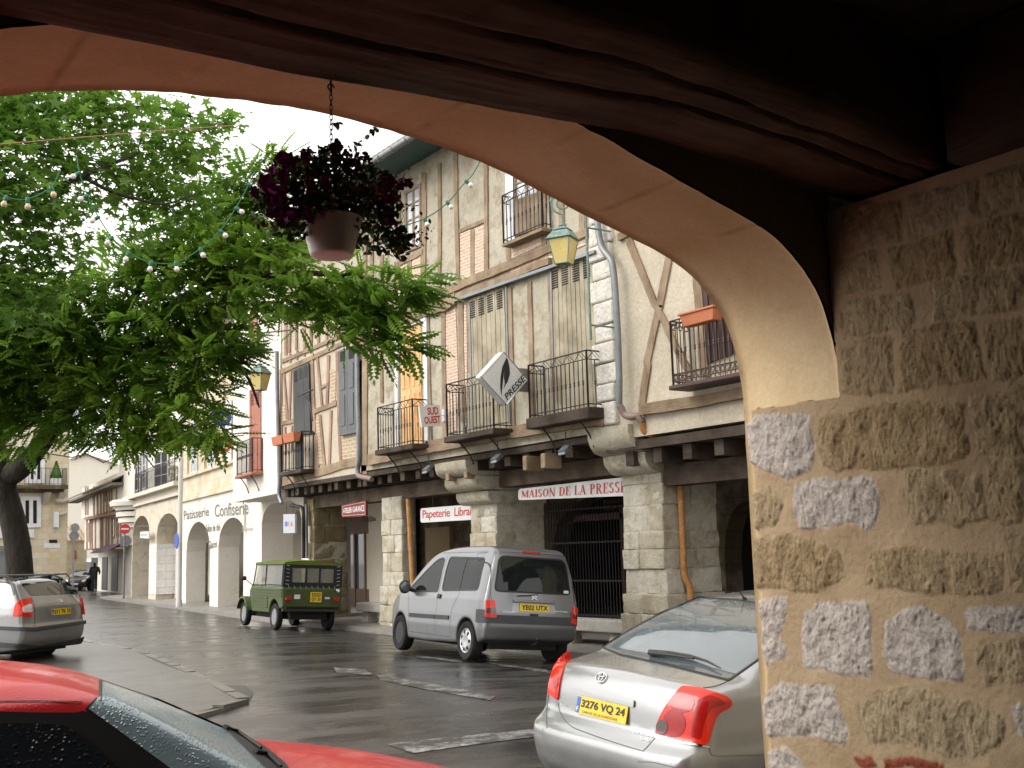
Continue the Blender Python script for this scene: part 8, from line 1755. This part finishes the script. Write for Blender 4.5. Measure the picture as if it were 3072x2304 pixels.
# ================================================================== PERSON
def person():
    b_ = onZ(282, 1777, .02); k = 1.06; t = thing('person', 'person in a dark jacket and jeans walking away across the far street', 'person', tuple(b_), 0)
    J = {0: (0, 0, .95, .13, .10), 1: (0, 0, 1.18, .19, .14), 2: (0, .0, 1.40, .21, .14), 3: (0, 0, 1.50, .06, .055), 4: (0, 0, 1.56, .058, .06), 5: (0, .01, 1.64, .085, .10), 6: (0, .01, 1.74, .07, .085),
         7: (-.20, 0, 1.42, .085, .085), 8: (-.27, -.02, 1.16, .07, .07), 9: (-.20, .12, .98, .036, .036), 10: (-.16, .18, .96, .03, .035),
         11: (.20, 0, 1.42, .085, .085), 12: (.29, -.05, 1.17, .07, .07), 13: (.27, .10, 1.05, .036, .036), 14: (.26, .17, 1.04, .03, .035),
         15: (-.09, 0, .88, .085, .09), 16: (-.10, .10, .48, .06, .065), 17: (-.10, .02, .10, .04, .045), 18: (-.11, .14, .04, .04, .035),
         19: (.09, 0, .88, .085, .09), 20: (.10, -.02, .48, .06, .065), 21: (.11, -.20, .12, .04, .045), 22: (.11, -.10, .04, .04, .035)}
    E_ = [(0, 1), (1, 2), (2, 3), (3, 4), (4, 5), (5, 6), (2, 7), (7, 8), (8, 9), (9, 10), (2, 11), (11, 12), (12, 13), (13, 14), (0, 15), (15, 16), (16, 17), (17, 18), (0, 19), (19, 20), (20, 21), (21, 22)]
    ba = len(J)
    me = bpy.data.meshes.new('body'); me.from_pydata([tuple(k*q for q in J[i][:3]) for i in range(ba)], E_, []); o = bpy.data.objects.new('body', me); COL.objects.link(o)
    md = o.modifiers.new('skin', 'SKIN'); sv = me.skin_vertices[0].data if me.skin_vertices else None
    if sv is None: bm = bmesh.new(); bm.from_mesh(me); bm.verts.layers.skin.verify(); bm.to_mesh(me); bm.free(); sv = me.skin_vertices[0].data
    for i in range(ba): sv[i].radius = (J[i][3]*k, J[i][4]*k); sv[i].use_root = (i == 0)
    o.modifiers.new('sub', 'SUBSURF').levels = 1; o.modifiers['sub'].render_levels = 2
    dg = bpy.context.evaluated_depsgraph_get(); dg.update(); m2 = bpy.data.meshes.new_from_object(o.evaluated_get(dg)); bpy.data.objects.remove(o)
    for nm_, c in (('dark_jacket', (.09, .10, .12)), ('blue_jeans', (.06, .075, .12)), ('skin', (.42, .26, .19)), ('dark_hair', (.03, .02, .015)), ('shoes', (.02, .018, .016))): m2.materials.append(plain(nm_, c, .8))
    for p in m2.polygons:
        z = p.center.z; x = abs(p.center.x); p.use_smooth = True
        p.material_index = 0 if (z > .92 and z < 1.50) else 1 if z > .09 else 4
        if z >= 1.50: p.material_index = 3 if (z > 1.62 or p.center.y < 0) else 2
        if (p.center.y > .145 and z > .9 and z < 1.1): p.material_index = 2
        if x > .14 and z < 1.0 and z > .9 and p.center.y < .1: p.material_index = 0
    ob = bpy.data.objects.new('body', m2); COL.objects.link(ob); ob.parent = t; t.rotation_euler = (0, 0, rad(-15))
person()
# ================================================================== TREES
def leaf_mat(name, c1, c2, c3):
    m = bpy.data.materials.new(name); m.use_nodes = True; t = m.node_tree; bs = t.nodes['Principled BSDF']; o = t.nodes['Material Output']
    g = N(t, 'ShaderNodeNewGeometry'); r = g.outputs['Random Per Island']; v = coords(t); n1 = noise(t, v, .9, 3)
    c = mixc(t, r, c1, c2); c = mixc(t, ramp(t, n1, .40, .62), c, c3); t.links.new(c, bs.inputs['Base Color']); bs.inputs['Roughness'].default_value = .45; bs.inputs['Specular IOR Level'].default_value = .35
    tr = N(t, 'ShaderNodeBsdfTranslucent'); t.links.new(mixc(t, .5, c, (.22, .40, .05)), tr.inputs[0]); mx = N(t, 'ShaderNodeMixShader'); mx.inputs[0].default_value = .46
    t.links.new(bs.outputs[0], mx.inputs[1]); t.links.new(tr.outputs[0], mx.inputs[2]); t.links.new(mx.outputs[0], o.inputs[0]); return m
def frond_template(kind):
    """returns verts (n,3) and faces; x along the leaf stalk, z up"""
    V, Fc = [], []
    if kind == 'feather':
        for k in range(7):
            x = .10+.13*k; l = .20*math.sin(math.pi*(k+1.3)/9.0)+.05; dz = -.10*x*x
            for sg in (-1, 1):
                b = len(V); a = np.array([x, 0, dz]); tip = np.array([x+.07, sg*l, dz-.05]); w_ = np.array([.095, 0, 0]); V += [a, (a+tip)/2-w_+np.array([0, 0, .006]), tip, (a+tip)/2+w_+np.array([0, 0, .006])]; Fc.append((b, b+1, b+2, b+3))
        b = len(V); V += [np.array([.97, 0, -.1]), np.array([1.07, -.045, -.13]), np.array([1.2, 0, -.17]), np.array([1.07, .045, -.13])]; Fc.append((b, b+1, b+2, b+3))
    else:   # five pointed star leaf
        V.append(np.array([0, 0, 0])); n = 10
        for k in range(n): an = 2*math.pi*k/n; r = (.5 if k % 2 == 0 else .2); V.append(np.array([r*math.cos(an)+.12, r*math.sin(an), -.10*(k % 2 == 0)]))
        Fc = [(0, 1+k, 1+(k+1) % n) for k in range(n)]
    return np.array(V), Fc
def scatter(name, mat, pos, dirs, up, size, kind, parent):
    T, Fc = frond_template(kind); n = len(pos); x = dirs/np.linalg.norm(dirs, axis=1)[:, None]; y = np.cross(up, x); y /= np.linalg.norm(y, axis=1)[:, None]+1e-9; z = np.cross(x, y)
    V = pos[:, None, :]+size[:, None, None]*(T[None, :, :1]*x[:, None]+T[None, :, 1:2]*y[:, None]+T[None, :, 2:]*z[:, None]); V = V.reshape(-1, 3)-np.array(world_loc(parent)); k = len(T)
    fl = len(Fc[0]); A = (np.array(Fc)[None]+(np.arange(n)*k)[:, None, None]).reshape(-1, fl); me = bpy.data.meshes.new(name); me.vertices.add(len(V)); me.vertices.foreach_set('co', V.ravel())
    me.loops.add(A.size); me.loops.foreach_set('vertex_index', A.ravel()); me.polygons.add(len(A)); me.polygons.foreach_set('loop_start', np.arange(0, A.size, fl)); me.update(calc_edges=True); me.validate()
    me.materials.append(mat); o = bpy.data.objects.new(name, me); COL.objects.link(o); o.parent = parent; return o
def crown(parent, blobs, kind, mat, dens, size, flat=.55, droop=.5, centre=None, seed=1):
    rg = np.random.default_rng(seed); P, Dn, U, S = [], [], [], []
    for (dx, dy, r, R_) in blobs:
        c = atR(dx*1.38879, dy*1.38879, R_); rr = r*1.38879/F_PX*R_*1.0; nsp = max(6, int(dens*(rr**2)*50))
        for _ in range(nsp):                 # one spray = a loose flat layer of leaves
            d = rg.normal(size=3); d /= np.linalg.norm(d); q = rg.random()**.4; sc = c+d*rr*q*.9; out_ = sc-(centre if centre is not None else c); out_[2] *= .3; out_ /= np.linalg.norm(out_)+1e-9; sr = rg.uniform(.28, .55)
            m = rg.integers(7, 13); a = rg.uniform(-1, 1, m); b = rg.uniform(-1, 1, m); side = np.cross([0, 0, 1.0], out_); side /= np.linalg.norm(side)+1e-9
            p = sc+np.outer(a*sr, out_)+np.outer(b*sr*.8, side); p[:, 2] -= (a*a+b*b*.5)*sr*.35*droop; p[:, 2] += rg.normal(size=m)*.05*flat*2
            dr = out_[None]*(.6+a[:, None]*.2)+side[None]*b[:, None]*.8+rg.normal(size=(m, 3))*.3; dr[:, 2] -= droop*(.25+.3*np.abs(a)); P.append(p); Dn.append(dr); u = np.array([0, 0, 1.0])[None]+rg.normal(size=(m, 3))*.38; U.append(u); S.append(size*rg.uniform(.7, 1.25, m))
    return scatter('crown', mat, np.concatenate(P), np.concatenate(Dn), np.concatenate(U), np.concatenate(S), kind, parent)
def branch(mb, pts, r0, r1, n=9, wob=.05):
    P = catmull3(pts, 8); k = len(P); P = P+fbm(P, 1.1, 2, 91)[:, None]*wob; mb.tube(P, list(np.linspace(r0, r1, k)), n)
def catmull3(P, n):
    P = [np.array(p, float) for p in P]; out = []
    for i in range(len(P)-1):
        p0, p1, p2, p3 = [P[min(max(k, 0), len(P)-1)] for k in (i-1, i, i+1, i+2)]
        for k in range(n): t = k/n; out.append(.5*((2*p1)+(p2-p0)*t+(2*p0-5*p1+4*p2-p3)*t*t+(3*p1-p0-3*p2+p3)*t**3))
    out.append(P[-1]); return np.array(out)
DD = lambda x, y, R_: atR(x*1.38879, y*1.38879, R_)
Rt = 23.5; base = DD(48, 1300, Rt); base[2] = .0
tree = thing('feathery_tree', 'spreading tree with feathery bright green leaves and a dark leaning trunk', 'tree', tuple(base))
mb = MB(); branch(mb, [base+np.array([.1, 0, -.1]), DD(40, 1220, Rt), DD(30, 1130, Rt), DD(12, 1060, Rt), DD(12, 1015, Rt)], .25, .21, 14, .06)
branch(mb, [DD(14, 1030, Rt), DD(52, 1005, Rt-.4), DD(105, 940, Rt-1), DD(160, 865, Rt-1.6), DD(215, 785, Rt-2.4)], .22, .11, 12)
branch(mb, [DD(12, 1030, Rt), DD(-5, 990, Rt), DD(-15, 900, Rt), DD(20, 820, Rt-1), DD(60, 760, Rt-2)], .24, .10, 12)
for pts, a, b_ in (([DD(105, 940, Rt-1), DD(120, 870, Rt-1.4), DD(110, 800, Rt-2), DD(130, 740, Rt-2.5)], .10, .04), ([DD(215, 785, Rt-2.4), DD(310, 700, Rt-3.4), DD(430, 630, Rt-4.6), DD(560, 600, Rt-5.8), DD(700, 590, Rt-6.6), DD(830, 610, Rt-7)], .12, .02),
                   ([DD(215, 785, Rt-2.4), DD(260, 690, Rt-3), DD(330, 580, Rt-3.6), DD(400, 480, Rt-4), DD(450, 400, Rt-4.4)], .10, .02), ([DD(430, 630, Rt-4.6), DD(500, 540, Rt-5), DD(540, 460, Rt-5.4)], .05, .015),
                   ([DD(310, 700, Rt-3.4), DD(420, 740, Rt-4), DD(520, 800, Rt-4.6), DD(560, 880, Rt-4.8)], .06, .015), ([DD(560, 600, Rt-5.8), DD(640, 660, Rt-6), DD(740, 700, Rt-6.4), DD(850, 760, Rt-6.8)], .04, .01), ([DD(160, 865, Rt-1.6), DD(250, 880, Rt-2), DD(350, 930, Rt-2.4), DD(470, 960, Rt-2.8)], .06, .015)): branch(mb, pts, a, b_, 7, .12)
tk = mb.build('trunk', M['bark'], tree, smooth=True)
B = [(640, 620, 62, 17.2), (700, 600, 55, 17), (760, 610, 52, 16.8), (820, 620, 45, 16.6), (865, 605, 25, 16.4), (700, 665, 36, 17), (760, 670, 30, 16.8), (835, 665, 26, 16.6), (850, 740, 16, 16.5), (785, 710, 14, 16.6), (590, 590, 60, 17.6), (540, 650, 50, 18), (625, 665, 30, 17.6),
     (520, 560, 75, 18.2), (520, 470, 60, 18.4), (545, 400, 40, 18.4), (450, 400, 55, 18.8), (470, 520, 80, 18.8), (430, 610, 90, 19), (400, 500, 60, 19), (360, 700, 105, 19.6), (460, 720, 75, 19), (500, 760, 30, 18.8), (425, 800, 44, 19), (375, 810, 70, 19.6), (410, 890, 36, 19.2), (455, 935, 12, 19.0),
     (300, 600, 70, 20), (240, 690, 100, 20.2), (120, 700, 110, 20.4), (20, 720, 110, 20.6), (290, 810, 100, 20.4), (180, 820, 90, 21), (60, 860, 95, 21.4), (240, 895, 50, 20.8), (320, 890, 50, 20.4), (300, 945, 18, 20.2), (160, 905, 40, 21), (370, 920, 20, 20), (20, 930, 40, 22), (-60, 800, 120, 22), (230, 950, 14, 20.6), (340, 560, 50, 19.6), (-10, 860, 60, 21), (80, 660, 70, 20), (580, 360, 22, 18.4), (600, 520, 40, 18)]
crown(tree, B, 'feather', leaf_mat('feathery_leaves', (.14, .24, .022), (.27, .41, .055), (.09, .19, .018)), 1.0, .42, centre=np.array([base[0]+1, base[1]-2, 4.0]), seed=3)
base2 = atR(-420, 1700, 15); base2[2] = .0
tree2 = thing('star_leaved_tree', 'tall tree with star shaped leaves filling the upper left', 'tree', tuple(base2))
mb = MB(); R2_ = 15; branch(mb, [base2+np.array([0, 0, -.1]), base2+np.array([.1, .2, 2.5]), base2+np.array([.3, .6, 5.5]), DD(-40, 150, 16.5)], .26, .10, 12)
for pts, a, b_ in (([base2+np.array([.2, .4, 4.2]), DD(-60, 500, 15.6), DD(60, 430, 15.4), DD(180, 380, 15.6), DD(300, 330, 16)], .08, .02), ([base2+np.array([.15, .3, 3.2]), DD(-60, 640, 15.4), DD(20, 600, 15), DD(110, 560, 15)], .06, .015), ([base2+np.array([.3, .6, 5.2]), DD(0, 300, 16), DD(150, 250, 16.4), DD(330, 230, 17), DD(420, 250, 17.2)], .07, .015), ([DD(180, 380, 15.6), DD(260, 420, 15.8), DD(350, 440, 16), DD(420, 420, 16.4)], .03, .01)): branch(mb, pts, a, b_, 7, .12)
mb.build('trunk', M['bark'], tree2, smooth=True)
A_ = [(20, 250, 90, 15.5), (120, 240, 75, 16), (210, 240, 65, 16.4), (300, 260, 55, 16.6), (370, 240, 42, 17), (430, 285, 42, 17.2), (350, 320, 60, 16.6), (420, 350, 50, 17), (470, 270, 16, 17.2), (60, 350, 90, 15.4), (160, 350, 70, 15.8), (260, 350, 60, 16.2), (300, 420, 60, 16.4), (370, 420, 48, 16.8), (430, 430, 42, 17), (120, 450, 60, 15.4), (40, 450, 75, 15.2), (20, 560, 80, 15), (110, 540, 62, 15.2), (90, 610, 60, 15.2), (20, 660, 60, 15), (300, 500, 34, 16.6), (-60, 400, 110, 15), (-200, 300, 110, 14.8), (-310, 420, 110, 15), (-220, 120, 110, 15.3), (-330, 240, 100, 15), (340, 370, 40, 16.4), (200, 200, 50, 16.6), (170, 420, 36, 15.8), (400, 480, 28, 17), (90, 200, 60, 16.4), (-40, 200, 90, 16)]
crown(tree2, A_, 'star', leaf_mat('star_leaves', (.115, .21, .03), (.22, .35, .07), (.08, .18, .026)), 2.4, .19, flat=.9, droop=.4, centre=np.array([base2[0], base2[1], 5.0]), seed=5)
